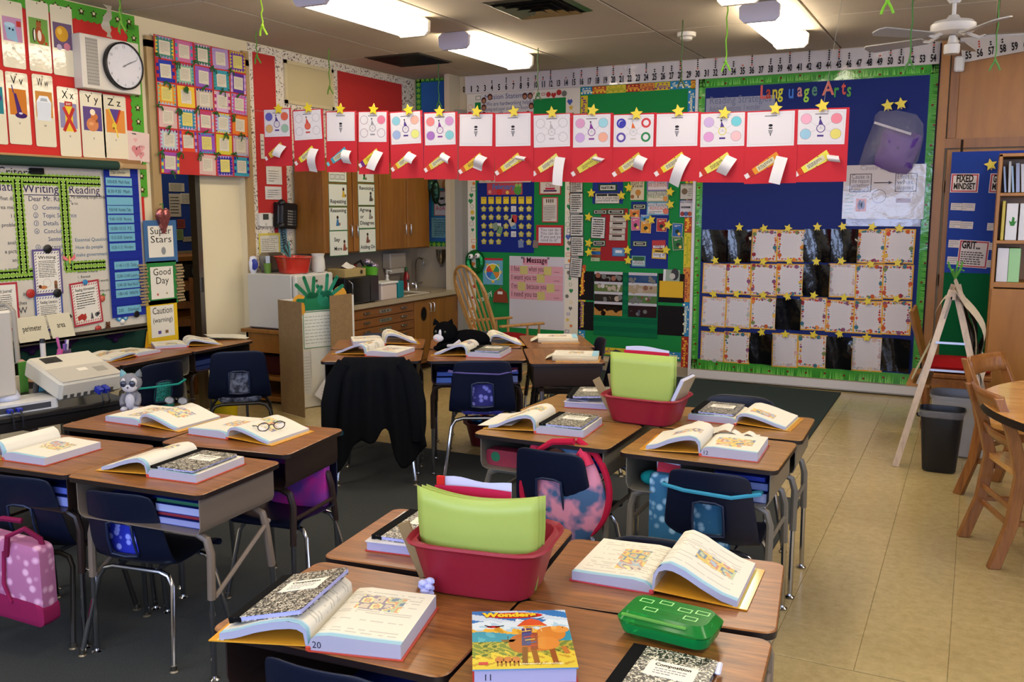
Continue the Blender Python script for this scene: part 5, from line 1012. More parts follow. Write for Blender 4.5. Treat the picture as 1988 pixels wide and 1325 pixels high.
bsheet('vowel_card', (-2.883, 1.355, -2.744, 1.272), '#a83a3c', 'red-topped vowel card at the lower right of the blue backing', 'card', fn=lambda b, w, h: (b.rect(-w*.42,-h*.42,w*.42,-.01,.0018,'#c9c4c8'), b.text('long i', 0, -h*.34, .04, '#2a2a4a', .0022)), rot=2, off=.018)
bsheet('vowel_card', (-2.881, 1.268, -2.735, 1.172), '#c9a63a', 'yellow vowel card reading long o', 'card', fn=lambda b, w, h: (b.rect(-w*.42,-h*.36,w*.42,h*.1,.0018,'#c9c8cc'), b.text('long o', 0, -h*.2, .045, '#2a2a4a', .0022), b.rect(-w*.3,h*.2,w*.3,h*.36,.0018,'#4a3a1a')), rot=-2, off=.020)
bsheet('vowel_card', (-3.092, 1.197, -2.948, 1.090), '#6a9a9a', 'green and white card reading short vowels', 'card', fn=lambda b, w, h: (b.rect(-w*.42,-h*.36,w*.42,h*.05,.0018,'#bcc0c4'), b.text('short', 0, -h*.12, .04, '#2a2a2a', .0022), b.text('vowels', 0, -h*.3, .04, '#2a2a2a', .0022), b.rect(-w*.42,h*.05,w*.42,h*.42,.0018,'#2f5a3a')), off=.018)
bsheet('poster', (-2.612, 1.907, -2.482, 1.751), '#b0ada6', 'framed detail poster upper right of the reading board', txt=[('Main Idea', 0, .36, .035, '#26262a')], fn=lambda b, w, h: (b.disc(-w*.15, 0, .03, .002, '#6a5a4a'), b.scrib(w*.1, -h*.3, w*.4, h*.2, 4, '#3a3a3a', h=.3)), frame='#30403a', fw=.005)
bsheet('poster', (-2.612, 1.746, -2.481, 1.581), '#b6b4b8', 'Key Details poster with three figures at the right of the reading board', txt=[('Key Details', 0, .34, .035, '#26262a')], n=2, sy=.25, fn=lambda b, w, h: [b.disc(-w*.28+k*w*.28, -h*.3, .022, .0023, ('#8a3a3a','#4a5a8a','#9a4a30')[k]) for k in range(3)], frame='#3a5a9a', fw=.005)
# pocket chart with photo cards and black sheets
for r, nm in (((-3.681, 1.025, -3.496, 0.727),'upper left of the green pocket chart'),((-3.676, 0.709, -3.496, 0.412),'lower left of the green pocket chart'),((-2.818, 1.028, -2.543, 0.741),'upper right of the green pocket chart, behind an envelope'),((-2.810, 0.709, -2.534, 0.413),'lower right of the green pocket chart')): bsheet('black_sheet', r, '#120e10', 'black paper sheet %s' % nm, 'paper', off=.0125, group='black sheets around the green pocket chart')
r = (-3.497, 1.024, -2.810, 0.373); cx, cz, w, h = LR(r); t = thing('pocket_chart', 'dark green hanging pocket chart holding photo cards', 'pocket chart', onback(cx, cz, .013)); part('backing', B().box(-w/2,-h/2,0,w/2,h/2,.002,'#0f5a3c','cloth'), t)
for k in range(7): part('pocket', B().box(-w/2, h/2-(k+1)*h/7, .002, w/2, h/2-(k+1)*h/7+h/14, .0045, '#12653f', 'clear_film' if 0 else 'cloth'), t)
ph = [('dark maroon photo card of a face','#1c0e10','#8a5a48'),('photo card of sheep on grass','#5a6a3a','#b9b4ae'),('photo card of people in a dim room','#2a2622','#8a7060'),('photo card of crows over a tan field','#100c0a','#a87a3c'),('photo card of a child flexing arms','#22406a','#8a6a5a'),('photo card of a child at a classroom table','#9a8a70','#7a5040'),('photo card of a child lying on grass','#4a6a3a','#6a4a3c'),('photo card of a building at night','#2a1a1c','#4a4f5a')]
for j in range(4):
 for i in range(2):
  k = i*4+j; x0, x1 = ((1015, 1215), (1257, 1453))[i]; y0 = 686+j*75+ (0 if j else 0); y1 = y0+ (76 if j < 3 else 105)
  X0 = cx-w/2+(x0-1010)/450*w; X1 = cx-w/2+(x1-1010)/450*w; Z1 = cz+h/2-(y0-690)/478*h; Z0 = cz+h/2-(y1-690)/478*h; hh, ww = Z1-Z0, X1-X0
  b = B().box(-ww/2,-hh/2,0,ww/2,hh/2,.0015,ph[k][1],'laminate'); b.rect(-ww/2, hh/2-.028, ww/2, hh/2, .0019, '#b4b2b8', 'laminate'); rp = random.Random(k)
  if k == 3: b.flat([(-ww/2,-hh/2),(ww/2,-hh/2),(ww/2,-.01),(ww*.3,-.03),(0,.0),(-ww*.3,-.02),(-ww/2,.01)], .0018, ph[k][2], 'laminate')
  for q in range(10): b.disc(rp.uniform(-ww*.42, ww*.42), rp.uniform(-hh*.36, hh*.15), rp.uniform(.012,.03), .0020+.0001*q, (ph[k][2], ph[k][1], '#6a6a66', '#a89a8a')[rp.randrange(4)] if k != 3 else '#14100e', 'laminate', n=8)
  single('photo_card', b, ph[k][0]+' in the green pocket chart', 'card', onback((X0+X1)/2, (Z0+Z1)/2, .020+.001*(3-j)), 'photo cards in the green pocket chart')
bsheet('photo_card', (-2.761, 1.067, -2.594, 0.941), '#8a9a8a', 'photo of a person in grey above the yellow envelope', 'card', fn=lambda b, w, h: (b.rect(-w/2,-h/2,-w*.35,h/2,.0018,'#c9c9cc'), b.disc(w*.2, .02, .04, .002, '#3a3a3c', ry=.06), b.disc(w*.05,.0,.03,.0021,'#b0aca4')), off=.015, rot=-2)
bsheet('envelope', (-2.797, 0.955, -2.554, 0.793), '#c9a02a', 'yellow envelope pinned over a black sheet', off=.020)

# stars
STAR = {}
def star(c, M, label, r=.042, group='yellow star clips', col='#cdb92a'):
 if 'm' not in STAR:
  b = B(); b.prism([(p, q) for p, q in star_pts(.042, .47)], .004, .010, '#d2bd22', 'plastic'); STAR['m'] = b.mesh('star')
  b = B(); b.box(-.005, -.035, .0, .005, .030, .004, '#b9a070', 'matte', ch=.001); STAR['c'] = b.mesh('clip')
 t = thing('star_clip', label, 'star clip', M @ Matrix.Scale(r/.042, 4), group); part('star', STAR['m'], t); part('clip', STAR['c'], t); return t
sb = [((-3.531, 1.821),'left of the Essential Question card'),((-3.207, 1.796),'right of the Essential Question card'),((-3.558, 1.581),'at the upper left corner of the tall word list'),((-3.144, 1.582),'between the four word cards and the mini books'),((-3.552, 1.317),'left of the label card below the tall word list'),((-3.549, 1.224),'on the left edge of the small overlapping cards'),((-3.134, 1.252),'right of the glossy blue card'),((-3.124, 1.151),'left of the short vowels card'),((-3.131, 1.873),'left of the Point of View poster'),((-2.706, 1.828),'right of the Predict card'),((-2.703, 1.706),'right of the Reread card'),((-2.720, 1.508),'right of the red mini book'),((-2.893, 1.555),'right of the amber mini book'),((-2.733, 1.261),'right of the long o card')]
for k, (c, nm) in enumerate(sb): star(c, onback(c[0], c[1], .026, 15*sin(k*2.7)), 'yellow star %s' % nm, .048, 'yellow stars around the reading cards')

# white rail, blue Language Arts board
bx0, bx1 = (-2.454, 1.443)[0], (-0.360, 2.260)[0]; rz0 = (-1.364, 0.098)[1]
t = thing('blue_bulletin_board', 'large blue Language Arts bulletin board with grass border', 'bulletin board', onback(0, 0, .002))
bt = topz; bb0 = ((-2.395, 0.085)[1]+(-0.391, 0.099)[1])/2; RX1 = (-0.373, 2.897)[0]
part('backing', B().box(bx0, bb0, 0, bx1+.01, bt, .010, '#1a2866', 'paper'), t)
def grass(b, x0, z0, x1, z1, vert, sgn):
 rg = random.Random(int(abs(x0*100+z0*10))); b.box(x0, z0, .010, x1, z1, .013, '#3f8f34', 'laminate')
 n = int((abs(z1-z0) if vert else abs(x1-x0))/.014)
 for k in range(n):
  if vert:
   z = z0+(k+.5)*(z1-z0)/n; b.flat([(x0+.01, z-.004), (x1-.01, z+.008), (x0+.01, z+.004)] if sgn > 0 else [(x1-.01, z-.004), (x1-.01, z+.004), (x0+.01, z+.008)], .0134, rg.choice(('#6fc04a','#2f7a2a','#8fd46a')), 'laminate')
   xe = x1 if sgn > 0 else x0; b.flat([(xe, z-.008), (xe+sgn*.012, z), (xe, z+.008)][::sgn], .012, '#4a9a3a', 'laminate')
  else:
   x = x0+(k+.5)*(x1-x0)/n; b.flat([(x-.004, z0+.01), (x+.004, z0+.01), (x+rg.uniform(-.01,.01), z1-.01)], .0134, rg.choice(('#6fc04a','#2f7a2a','#8fd46a')), 'laminate')
   ze = z0 if sgn < 0 else z1; b.flat([(x-.008, ze), (x+.008, ze), (x, ze+sgn*.012)][::sgn], .012, '#4a9a3a', 'laminate')
 for k in range(int(n/12)):
  if vert: b.disc((x0+x1)/2+rg.uniform(-.02,.02), z0+(k+.5)*(z1-z0)/(n/12), .011, .0137, '#6a2a1c', 'laminate', n=8)
  else: b.disc(x0+(k+.5)*(x1-x0)/(n/12), (z0+z1)/2+rg.uniform(-.02,.02), .011, .0137, '#6a2a1c', 'laminate', n=8)
gw = .088
ix0, ix1 = bx0+.055, (-0.442, 2.263)[0]; iz1 = ((-2.397, 2.797)[1]+(-0.471, 2.805)[1])/2; iz0 = bb0+.10
for q, v_, s_ in (((bx0, bb0, ix0, bt), True, 1), ((ix1, bb0, bx1, bt), True, -1), ((bx0, iz1, bx1, bt), False, -1), ((bx0, bb0, bx1, iz0), False, 1)):
 b = B(); grass(b, *q, v_, s_); part('border', b, t)
b = B(); b.box(bx0-.028, bb0-.03, 0, bx0-.002, bt, .03, '#c9c8cc', 'enamel'); part('rail', b, t)
b = B(); b.box(bx1+.003, bb0-.03, 0, RX1, 3.04, .035, '#cdd0dc', 'enamel'); part('rail', b, t)
b = B(); b.box(bx0-.028, bb0-.075, 0, RX1, bb0-.002, .035, '#c9c8cc', 'enamel'); b.box(bx0-.9, bb0-.085, 0, RX1, bb0-.076, .045, '#8f8c88', 'enamel'); part('rail', b, t)
lt = (-1.882, 2.689); rt_ = (-1.068, 2.678); lets = 'Language Arts'; lc = ['#c9605a','#a8422f','#c9b93a','#d0cf3a','#4a7ac9','#c98a80','#9acb4a','#5a8a70','','#d97a6a','#4a9a4a','#c95a4a','#5a9a4a']
px_ = [415, 455, 492, 528, 590, 645, 685, 730, 760, 795, 860, 905, 935, 975]
for k, ch_ in enumerate(lets):
 if ch_ == ' ': continue
 x = lt[0]+(px_[k]-415)/(970-415)*(rt_[0]-lt[0]); b = B(); wv, wf_, ww = glyphs(ch_, .035)
 sz = .17; 
 b.text(ch_, x, lt[1]-.0+(rt_[1]-lt[1])*(k/12.)+.01*sin(k*3)-(.02), sz, lc[k], .017+.0004*k, 'l', bold=.02, sx=.85 if ch_ in 'LA' else .62)
 part('letter', b, t)
bsheet('strategies_chart', (-2.381, 2.696, -1.742, 2.308), '#8f92a4', 'grey-white Reading Strategies chart behind the red birthday sheets', 'chart', txt=[('Reading Strategies', 0, .36, .10, '#6a6e86'), ('Asking Questions  I wonder ____', 0, .18, .08, '#6a6e86')], off=.014)
def cause(b, w, h):
 b.frame(-w*.42, -.0, -w*.15, h*.34, .006, .0018, '#3a3a40', 'laminate'); b.frame(w*.14, -.0, w*.40, h*.34, .006, .0018, '#3a3a40', 'laminate')
 for k, s_ in enumerate(('Cause is', 'the reason', 'something', 'happens')): b.text(s_, -w*.40, h*(.25-.08*k), .055, '#5a5a68', .0022, 'l', 'laminate', width=w*.22)
 for k, s_ in enumerate(('Effect is', 'what', 'happened')): b.text(s_, w*.16, h*(.24-.1*k), .055, '#5a5a68', .0022, 'l', 'laminate', width=w*.2)
 b.line(-w*.12, h*.17, w*.06, h*.17, .008, .0018, '#26262a', 'laminate'); b.flat([(w*.06, h*.14), (w*.11, h*.17), (w*.06, h*.20)], .0018, '#26262a', 'laminate')
 b.ring(-w*.05, -h*.08, .06, .004, .0018, '#5a5a60', 'laminate'); b.rect(-w*.33, -h*.36, -w*.2, -h*.12, .0018, '#b0642c', 'laminate'); b.disc(-w*.28, -h*.24, .02, .002, '#3a1a10', 'laminate', ry=.045); b.disc(-w*.24, -h*.24, .015, .002, '#3a1a10', 'laminate', ry=.04)
 b.rect(w*.16, -h*.20, w*.34, -h*.12, .0018, '#7a5a44', 'laminate'); b.text('Cause and Effect', 0, h*.41, .06, '#8a8a98', .0022, 'c', 'laminate')
 b.scrib(-w*.47, -h*.42, -w*.36, -h*.02, 6, '#6f9a7a', .0018, h=.2, mat='laminate')
bsheet('cause_chart', (-1.108, 2.046, -0.435, 1.572), '#b6b4bc', 'laminated Cause and Effect chart below the bagged purple pillow', 'chart', mat='laminate', fn=cause, off=.020)
bsheet('paper_flap', (-1.072, 1.610, -0.453, 1.508), '#9aa0bc', 'pale sheet hanging out below the Cause and Effect chart', mat='laminate', off=.0145)
# bag with purple pillow
pts = [(-0.837, 2.510), (-0.537, 2.465), (-0.472, 2.264), (-0.574, 1.941), (-0.861, 2.045), (-0.987, 2.047), (-0.886, 2.394)]
bc = (sum(p[0] for p in pts)/7, sum(p[1] for p in pts)/7)
t = thing('bagged_pillow', 'clear plastic bag holding a purple folded item, hung by two stars', 'bag', onback(bc[0], bc[1], .022))
def puff(P, dep, n=10):
 b = B(); m = len(P); v = []; 
 for k in range(n+1):
  f = k/n; s_ = sqrt(max(0, 1-f**2.6))
  for p in P: v.append((p[0]*(1-.96*f), p[1]*(1-.96*f), dep*(1-(1-f)**3)+.006*sin(p[0]*60+f*9)*s_))
 return v, [(i*m+k, i*m+(k+1) % m, (i+1)*m+(k+1) % m, (i+1)*m+k) for i in range(n) for k in range(m)]
def ssub(P, n=4):
 Q = []
 for i in range(len(P)):
  p0, p1, p2, p3 = [P[(i+k-1) % len(P)] for k in range(4)]
  for k in range(n):
   u = k/n; Q.append(tuple(.5*((2*p1[a])+(-p0[a]+p2[a])*u+(2*p0[a]-5*p1[a]+4*p2[a]-p3[a])*u*u+(-p0[a]+3*p1[a]-3*p2[a]+p3[a])*u**3) for a in (0, 1)))
 return Q
P1 = ssub([(p[0]-bc[0], p[1]-bc[1]) for p in pts][::-1], 2); v, f = puff(P1, .10); b = B().add(v, f, '#d0ccd4', 'bag_film'); part('plastic_film', b, t, auto=180)
pur = [(-0.782, 2.376), (-0.609, 2.315), (-0.480, 2.282), (-0.529, 2.095), (-0.589, 1.955), (-0.854, 2.045), (-0.821, 2.204)]; P2 = ssub([(p[0]-bc[0], p[1]-bc[1]) for p in pur][::-1], 2); pm = (sum(p[0] for p in P2)/len(P2), sum(p[1] for p in P2)/len(P2))
v, f = puff([(p[0]-pm[0], p[1]-pm[1]) for p in P2], .075); part('purple_cushion', B().add(v, f, '#5b3f8f', 'cloth'), t, Matrix.Translation((pm[0], pm[1], .002)), auto=180)
b = B().box(-.22,-.02,0,.10,.0,.004,'#a8a4b0','plastic',M=RZ(-20)); part('white_edge', b, t, Matrix.Translation((.08, .10, .09)))
for c, nm in (((-0.771, 2.550),'left of the pair holding the plastic bag'),((-0.665, 2.559),'right of the pair holding the plastic bag')): star(c, onback(c[0], c[1], .05, 8), 'yellow star, %s' % nm, .055)

# autumn essays and black laminated sheets
rows_ = [[('K',(-2.381, 1.463, -2.133, 1.153)),('K',(-2.144, 1.465, -1.905, 1.156)),('E',(-1.907, 1.472, -1.663, 1.171)),('E',(-1.674, 1.470, -1.421, 1.175)),('K',(-1.431, 1.479, -1.192, 1.174)),('K',(-1.203, 1.481, -0.959, 1.180)),('E',(-0.972, 1.480, -0.722, 1.179)),('E',(-0.738, 1.487, -0.488, 1.183))],
 [('E',(-2.365, 1.141, -2.131, 0.848)),('E',(-2.137, 1.143, -1.898, 0.848)),('E',(-1.903, 1.149, -1.656, 0.844)),('E',(-1.663, 1.155, -1.417, 0.857)),('K',(-1.423, 1.159, -1.185, 0.862)),('E',(-1.197, 1.170, -0.956, 0.861)),('E',(-0.968, 1.173, -0.726, 0.851)),('E',(-0.739, 1.173, -0.484, 0.866))],
 [('E',(-2.364, 0.815, -2.124, 0.524)),('E',(-2.131, 0.822, -1.886, 0.524)),('E',(-1.894, 0.834, -1.650, 0.528)),('K',(-1.658, 0.831, -1.425, 0.537)),('E',(-1.436, 0.851, -1.196, 0.544)),('E',(-1.207, 0.837, -0.955, 0.538)),('E',(-0.966, 0.841, -0.717, 0.539)),('E',(-0.729, 0.851, -0.481, 0.545))],
 [('E',(-2.366, 0.477, -2.129, 0.170)),('E',(-2.136, 0.488, -1.886, 0.181)),('K',(-1.894, 0.488, -1.670, 0.191)),('E',(-1.679, 0.501, -1.438, 0.177)),('E',(-1.444, 0.502, -1.180, 0.192)),('K',(-1.189, 0.497, -0.958, 0.198)),('E',(-0.971, 0.511, -0.700, 0.195)),('K',(-0.712, 0.513, -0.474, 0.213))]]
RN = ['top row', 'second row', 'third row', 'bottom row']; fall = ['#b0522c','#c97a3a','#8a2a3a','#c9a04a','#6a7a4a','#7a4a6a','#3a6a7a','#b84a3a']
for j, row in enumerate(rows_):
 for i, (k_, r) in enumerate(row):
  cx, cz, w, h = LR(r); lb = 'of the blue board, %s, %s from left' % (RN[j], ORD[i]); ro = 3*(h01(i, j)-.5)
  if k_ == 'K':
   a1, a2 = .018*(.4+h01(i, j, 5)), 2+3*h01(i, j, 7)
   b = B().grid(lambda u, v: ((u-.5)*w, (v-.5)*h, .004+a1*max(0, u-.35)**2*6*(.6+.4*sin(v*a2))+.004*sin(u*7+v*3)), 16, 10, '#07070a', 'laminate'); single('black_laminated_sheet', b, 'black laminated sheet %s' % lb, 'sheet', onback(cx, cz, .012, ro*.4), 'black laminated sheets on the blue board', auto=180)
  else:
   b = B().box(-w/2,-h/2,0,w/2,h/2,.0012,'#c9993a','paper'); b.rect(-w*.45,-h*.46,w*.45,h*.46,.0016,'#c4bfc2'); rg = random.Random(i*13+j*7)
   pale = .0 if h01(i*3, j) > .35 else .55
   for q in range(46):
    s_ = (q/46)*4; e = s_ % 1; sd = int(s_); m_ = .40
    x, y = ((-m_+2*m_*e, .42), (m_, .42-.84*e), (m_-2*m_*e, -.42), (-m_, -.42+.84*e))[sd]
    cc = hx(rg.choice(fall)); cc = tuple(c_*(1-pale)+.55*pale for c_ in cc); rad = rg.uniform(.004, .012) if q % 9 else .020
    b.disc(x*w+rg.uniform(-.006,.006), y*h+rg.uniform(-.006,.006), rad, .0018+.00001*q, cc, n=7)
   b.scrib(-w*.30,-h*.32,w*.30,h*.32,13,'#b3afb8',.0019,h=.18,seed=i+j*9)
   single('autumn_essay', b, 'orange-mounted essay with leaf border %s' % lb, 'essay', onback(cx, cz, .013+.003*(i % 2), ro), 'autumn essays on the blue board')
sp = [[(-2.023, 1.491),(-1.792, 1.482),(-1.573, 1.484),(-1.314, 1.499),(-1.095, 1.505),(-0.845, 1.503),(-0.622, 1.492)],[(-2.245, 1.171),(-2.030, 1.170),(-1.788, 1.172),(-1.554, 1.182),(-1.309, 1.184),(-1.090, 1.194),(-0.840, 1.170),(-0.620, 1.189)],[(-2.249, 0.845),(-2.024, 0.857),(-1.775, 0.856),(-1.553, 0.851),(-1.318, 0.872),(-1.051, 0.863),(-0.850, 0.837),(-0.609, 0.869)],[(-2.250, 0.505),(-2.015, 0.516),(-1.779, 0.502),(-1.558, 0.495),(-1.304, 0.506),(-1.076, 0.527),(-0.840, 0.509)]]
for j, row in enumerate(sp):
 for i, c in enumerate(row): star(c, onback(c[0], c[1], .024, 20*sin(i*2.1+j)), 'yellow star along the %s of essays, %s from left' % (RN[j], ORD[i]), .042, 'yellow stars above the autumn essays')

# ---------------------------------------------------------------- red birthday sheets on a string
SA, SB = Vector((-5.081, 5.9, 0)), Vector((-.969, 6.4, 0)); sd = (SB-SA).normalized(); sn = Vector((sd.y, -sd.x, 0))
def onstr(u, z, off=0, rot=0): 
 p = SA+sd*u+sn*off; return Matrix(((sd.x, 0, sn.x, p.x), (sd.y, 0, sn.y, p.y), (0, 1, 0, z), (0, 0, 0, 1))) @ RZ(rot)
xs = [(511,568,212,322),(569,631,214,332),(632,694,217,334),(695,756,217,338),(757,822,217,346),(823,889,219,348),(890,960,221,350),(961,1035,220,352),(1034,1110,222,353),(1111,1188,222,354),(1190,1272,222,352),(1273,1357,220,352),(1358,1447,219,354),(1449,1544,216,356),(1545,1642,212,353)]
edges = [(-0.130, 2.457), (0.127, 2.003), (0.149, 2.439), (0.424, 1.958), (0.444, 2.416), (0.715, 1.946), (0.732, 2.406), (0.994, 1.927), (1.008, 2.396), (1.283, 1.892), (1.294, 2.379), (1.568, 1.881), (1.577, 2.361), (1.863, 1.870), (1.868, 2.355), (2.165, 1.860), (2.160, 2.338), (2.459, 1.853), (2.458, 2.328), (2.755, 1.846), (2.755, 2.317), (3.065, 1.850), (3.058, 2.314), (3.368, 1.847), (3.358, 2.307), (3.679, 1.837), (3.670, 2.306), (4.003, 1.827), (3.987, 2.308), (4.319, 1.834)]
kinds = 'C O B P C M B B G M R B C B C'.split(); pal_ = [['#5a5aa8','#c9604a','#c9a06a','#8fb09a'],['#b9b4b4','#b9b4b4','#b9b4b4','#c9a0a0'],[],['#b4b4bc','#c9708a','#b4b4b8','#c9a0a0'],['#7fb4c4','#d9a090','#8fa4c9','#cdd07a'],['#d97a7a','#b98ab8','#9a6ab0','#7ab8c0'],[],[],['#c4c0c4']*4,['#c992b4','#8fc0cc','#b99ac9','#d9a08a'],['#3a3a9a','#b83a40','#5a4a9a','#2f7a4a'],[],['#b9a0c9','#6ab8c4','#c990c0','#d9b0b4'],[],['#d9a0b4','#d98090','#8fb8cc','#d3c86a']]
desc = ['purple clock picture and blue and red balloons','red clock picture and uncoloured balloons','plain sheet with a small black figure, left part of the row','grey clock and one pink balloon','pastel blue, pink and yellow-green balloons','purple hat, red and violet balloons','plain sheet with a small black figure, above the corner cabinet','plain sheet with a black figure, under the mission chart','faint uncoloured clock drawing','pink dotted balloons and a purple hat','dark blue, red and green ring balloons','plain sheet with a black figure, right of the ring balloons','lilac and teal balloons and purple hat','plain sheet with a black figure, second from the right end','pink, blue and yellow balloons at the right end of the row']
cray = [('#c9a83a','#a8322c'),('#d3c83a','#b0402f'),('#3f9ab0','#b83a2a'),('#d6c23a','#6a2a7a'),('#d0c040','#c0502f'),('#c9b84a','#c04a2a'),('#d3b03a','#c0502f'),('#d6c040','#c04a2a'),('#d9cf6a','#b83a2a'),('#c9c050','#a83a30'),('#c9b03a','#b84a2a'),('#d6c23a','#c0402a'),('#d9d060','#b83a2a'),('#d08a2c','#a8322c'),('#d9d050','#c0402a')]
for k in range(15):
 (u0, z1), (u1, z0) = edges[2*k], edges[2*k+1]; cu, cz, w, h = (u0+u1)/2, (z0+z1)/2, u1-u0+.004, z1-z0
 t = thing('birthday_sheet', 'red hanging sheet with %s' % desc[k], 'hanging sheet', onstr(cu, cz, .004*(k % 2), .8*sin(k*2)), 'red birthday sheets hanging across the room')
 b = B().box(-w/2,-h/2,-.001,w/2,h/2,.0,'#b82a34','paper'); part('red_paper', b, t)
 pw, ph_ = w*.90, h*.47; b = B().box(-pw/2,-ph_/2,0,pw/2,ph_/2,.0012,'#cfcbcf','paper'); b.frame(-pw*.46,-ph_*.44,pw*.46,ph_*.44,.0015,.0015,'#b3afb4'); b.rect(-.04, ph_*.36, .04, ph_*.385, .0016, '#6a6a70')
 kk = kinds[k]; P = pal_[k]
 if kk == 'B': b.disc(0, ph_*.10, .014, .0016, '#26242a', ry=.009); b.rect(-.012, ph_*.0, .012, ph_*.04, .0016, '#26242a'); b.flat([(-.016,-ph_*.03),(.016,-ph_*.03),(.008,-ph_*.14),(-.008,-ph_*.14)], .0017, '#8a8a90'); b.rect(-.003,-ph_*.2,.003,-ph_*.13,.0018,'#26242a')
 else:
  for q, (x, y) in enumerate(((-.31,.24),(.31,.24),(-.31,-.2),(.31,-.2))):
   cc = P[q] if q < len(P) else '#c4c0c4'
   if kk == 'R': b.ring(x*pw, y*ph_, .034, .014, .0016, cc); b.disc(x*pw+.005, y*ph_-.004, .021, .0015, cc if q == 0 else '#cfcbcf')
   elif kk in 'GO' or (kk == 'P' and q in (0, 2, 3)): b.ring(x*pw, y*ph_, .034, .003, .0016, '#9a969c' if kk != 'P' else '#7a5a70')
   else: b.disc(x*pw, y*ph_, .034, .0016, cc, ry=.032); b.ring(x*pw, y*ph_, .035, .002, .0017, '#8a7a90')
   b.line(x*pw*.85, y*ph_*.8, 0, -.01, .0015, .0015, '#9a969c')
  cc = {'C': '#4a3a7a', 'O': '#b8403a', 'P': '#8a8a90', 'M': '#7a3a8a', 'G': '#a8a4a8', 'R': '#b9b4b0'}[kk]
  if kk == 'O': b.disc(0, -.008, .026, .0017, '#c9604a')
  b.ring(0, -.008, .028, .005, .0018, cc if k != 12 else '#c9c03a'); b.flat([(-.015,.018),(.013,.018),(-.008,.06)], .0018, cc if kk != 'R' else '#c9602f'); b.disc(-.008, .062, .006, .0019, '#2a2028' if kk not in 'GR' else cc); b.rect(-.020,-.062,.020,-.050,.0017, cc); b.line(0,-.008,0,.008,.002,.0019,'#5a5a60')
 part('picture_sheet', b, t, Matrix.Translation((-.004, h/2-ph_/2-.008, .0004)) @ RZ(1.2*sin(k*1.7)))
 # paper crayon tube
 ye, re_ = cray[k]; L_ = w*.86; b = B(); b.prism([(-L_*.40,-.020),(L_*.36,-.034),(L_*.36,.034),(-L_*.40,.020)], 0, .0012, ye, 'paper'); b.prism([(-L_*.42,-.021),(-L_*.30,-.024),(-L_*.30,.024),(-L_*.42,.021)], .0012, .0018, re_, 'paper'); b.prism([(-L_*.52,-.016),(-L_*.42,-.016),(-L_*.42,.016),(-L_*.52,.016)], 0, .0012, '#d6cfd0' if k != 2 else '#6ab4c4', 'paper')
 b.prism([(-L_*.20,-.018),(L_*.24,-.018),(L_*.24,.018),(-L_*.20,.018)], .0012, .0020, '#cfc9a8' if k % 3 else ye, 'paper'); b.scrib(-L_*.17,-.013,L_*.2,.013,3,'#4a4640',.0024,h=.5,seed=k)
 for q in range(5): b.disc(-L_*.26+q*L_*.13, .025 if q % 2 else -.026, .004, .0016, ('#6a3a2a','#4a3a7a','#8a2a2a')[k % 3], n=6)
 part('crayon_label', b, t, Matrix.Translation((-w*.10, -h*.24, .0006)) @ RZ(32))
 # curling white paper strip
 Lc, wc = (.17, .075); cur = 1.4+1.8*h01(k, 4); dr = (.12, .20, .12, .17, .09, .07, .13, .05, .22, .05, .11, .23, .15, .20, .06)[k]
 b = B().grid(lambda u, v: ((u-.5)*wc+.5*wc*(v**1.5)*.5*(k % 3-1), -dr*v-.02*(1-v), .004+.055*sin(min(pi, v*cur+.35))), 3, 12, '#d6d3d4', 'paper')
 part('paper_curl', b, t, Matrix.Translation((w*.24, -h*.10, .0)) @ RZ(-18+10*sin(k)), auto=180)
sx_ = [543,600,663,727,795,855,927,999,1073,1152,1237,1318,1408,1506,1597]
SP = [(0.025, 2.451), (0.296, 2.449), (0.587, 2.431), (0.876, 2.417), (1.174, 2.402), (1.430, 2.382), (1.730, 2.371), (2.021, 2.361), (2.312, 2.343), (2.613, 2.347), (2.928, 2.312), (3.218, 2.322), (3.528, 2.298), (3.859, 2.316), (4.153, 2.322)]
for k, (u, z) in enumerate(SP): star(None, onstr(u, z, .010, 12*sin(k*1.9)), 'yellow star clothespin holding the red hanging sheet %s from the left' % ORD[k], .046, 'yellow star clothespins on the hanging string')
b = B(); P = [(XL+.02, 5.83, 2.50)]+[tuple(SA+sd*u+Vector((0, 0, z-.035))) for u, z in SP]+[(-.86, 6.42, CZ)]
b.tube(P, .0014, '#8a8a80', 'cloth', 5); single('display_string', b, 'thin string across the room carrying the red birthday sheets', 'string')
for x, y0, y1, Yd, nm in ((508,-20,62,5.4,'bright green yarn with a frayed knot near the top left, beside the quilt'), ):
 pass
ya = [((-4.321, 2.958),(-4.319, 2.820),4.9,'#9ac43a','bright green knotted yarn at the top beside the red paper quilt'),((-5.259, 3.151),(-5.280, 2.841),5.9,'#5d8a3c','dark green yarn above the leftmost hanging sheets'),((-5.251, 3.088),(-5.242, 2.697),6.8,'#6d943c','green yarn loop in front of the cream wall panel'),((-4.782, 2.930),(-4.780, 2.661),7.9,'#3f6a3c','dark green yarn in front of the corner blue board'),((-3.573, 2.817),(-3.573, 2.639),7.6,'#4a5a40','thin dark yarn below the number 10'),((-2.091, 2.839),(-2.085, 2.592),7.0,'#4a5a38','dark knotted yarn in front of numbers 27 and 28'),((-1.655, 2.886),(-1.647, 2.635),6.6,'#7fc03c','bright green yarn hanging from the ceiling above numbers 33 and 34'),((-0.487, 2.732),(-0.484, 2.661),5.2,'#7fc03c','bright green yarn knot at the top edge left of the fan'),((-0.471, 2.850),(-0.455, 2.562),6.6,'#4f7a45','green yarn passing in front of number 52'),((0.026, 2.715),(0.030, 2.569),6.9,'#5d8a4c','green yarn in front of numbers 58 and 59'),((-5.054, 3.014),(-5.080, 2.823),4.4,'#6fa03c','green yarn with a frayed bow above the wall clock')]
for a, e_, Yd, cc, nm in ya: yarn((a[0]+e_[0])/2, Yd, 3.068, e_[1]+.04, nm, cc, r=.005)
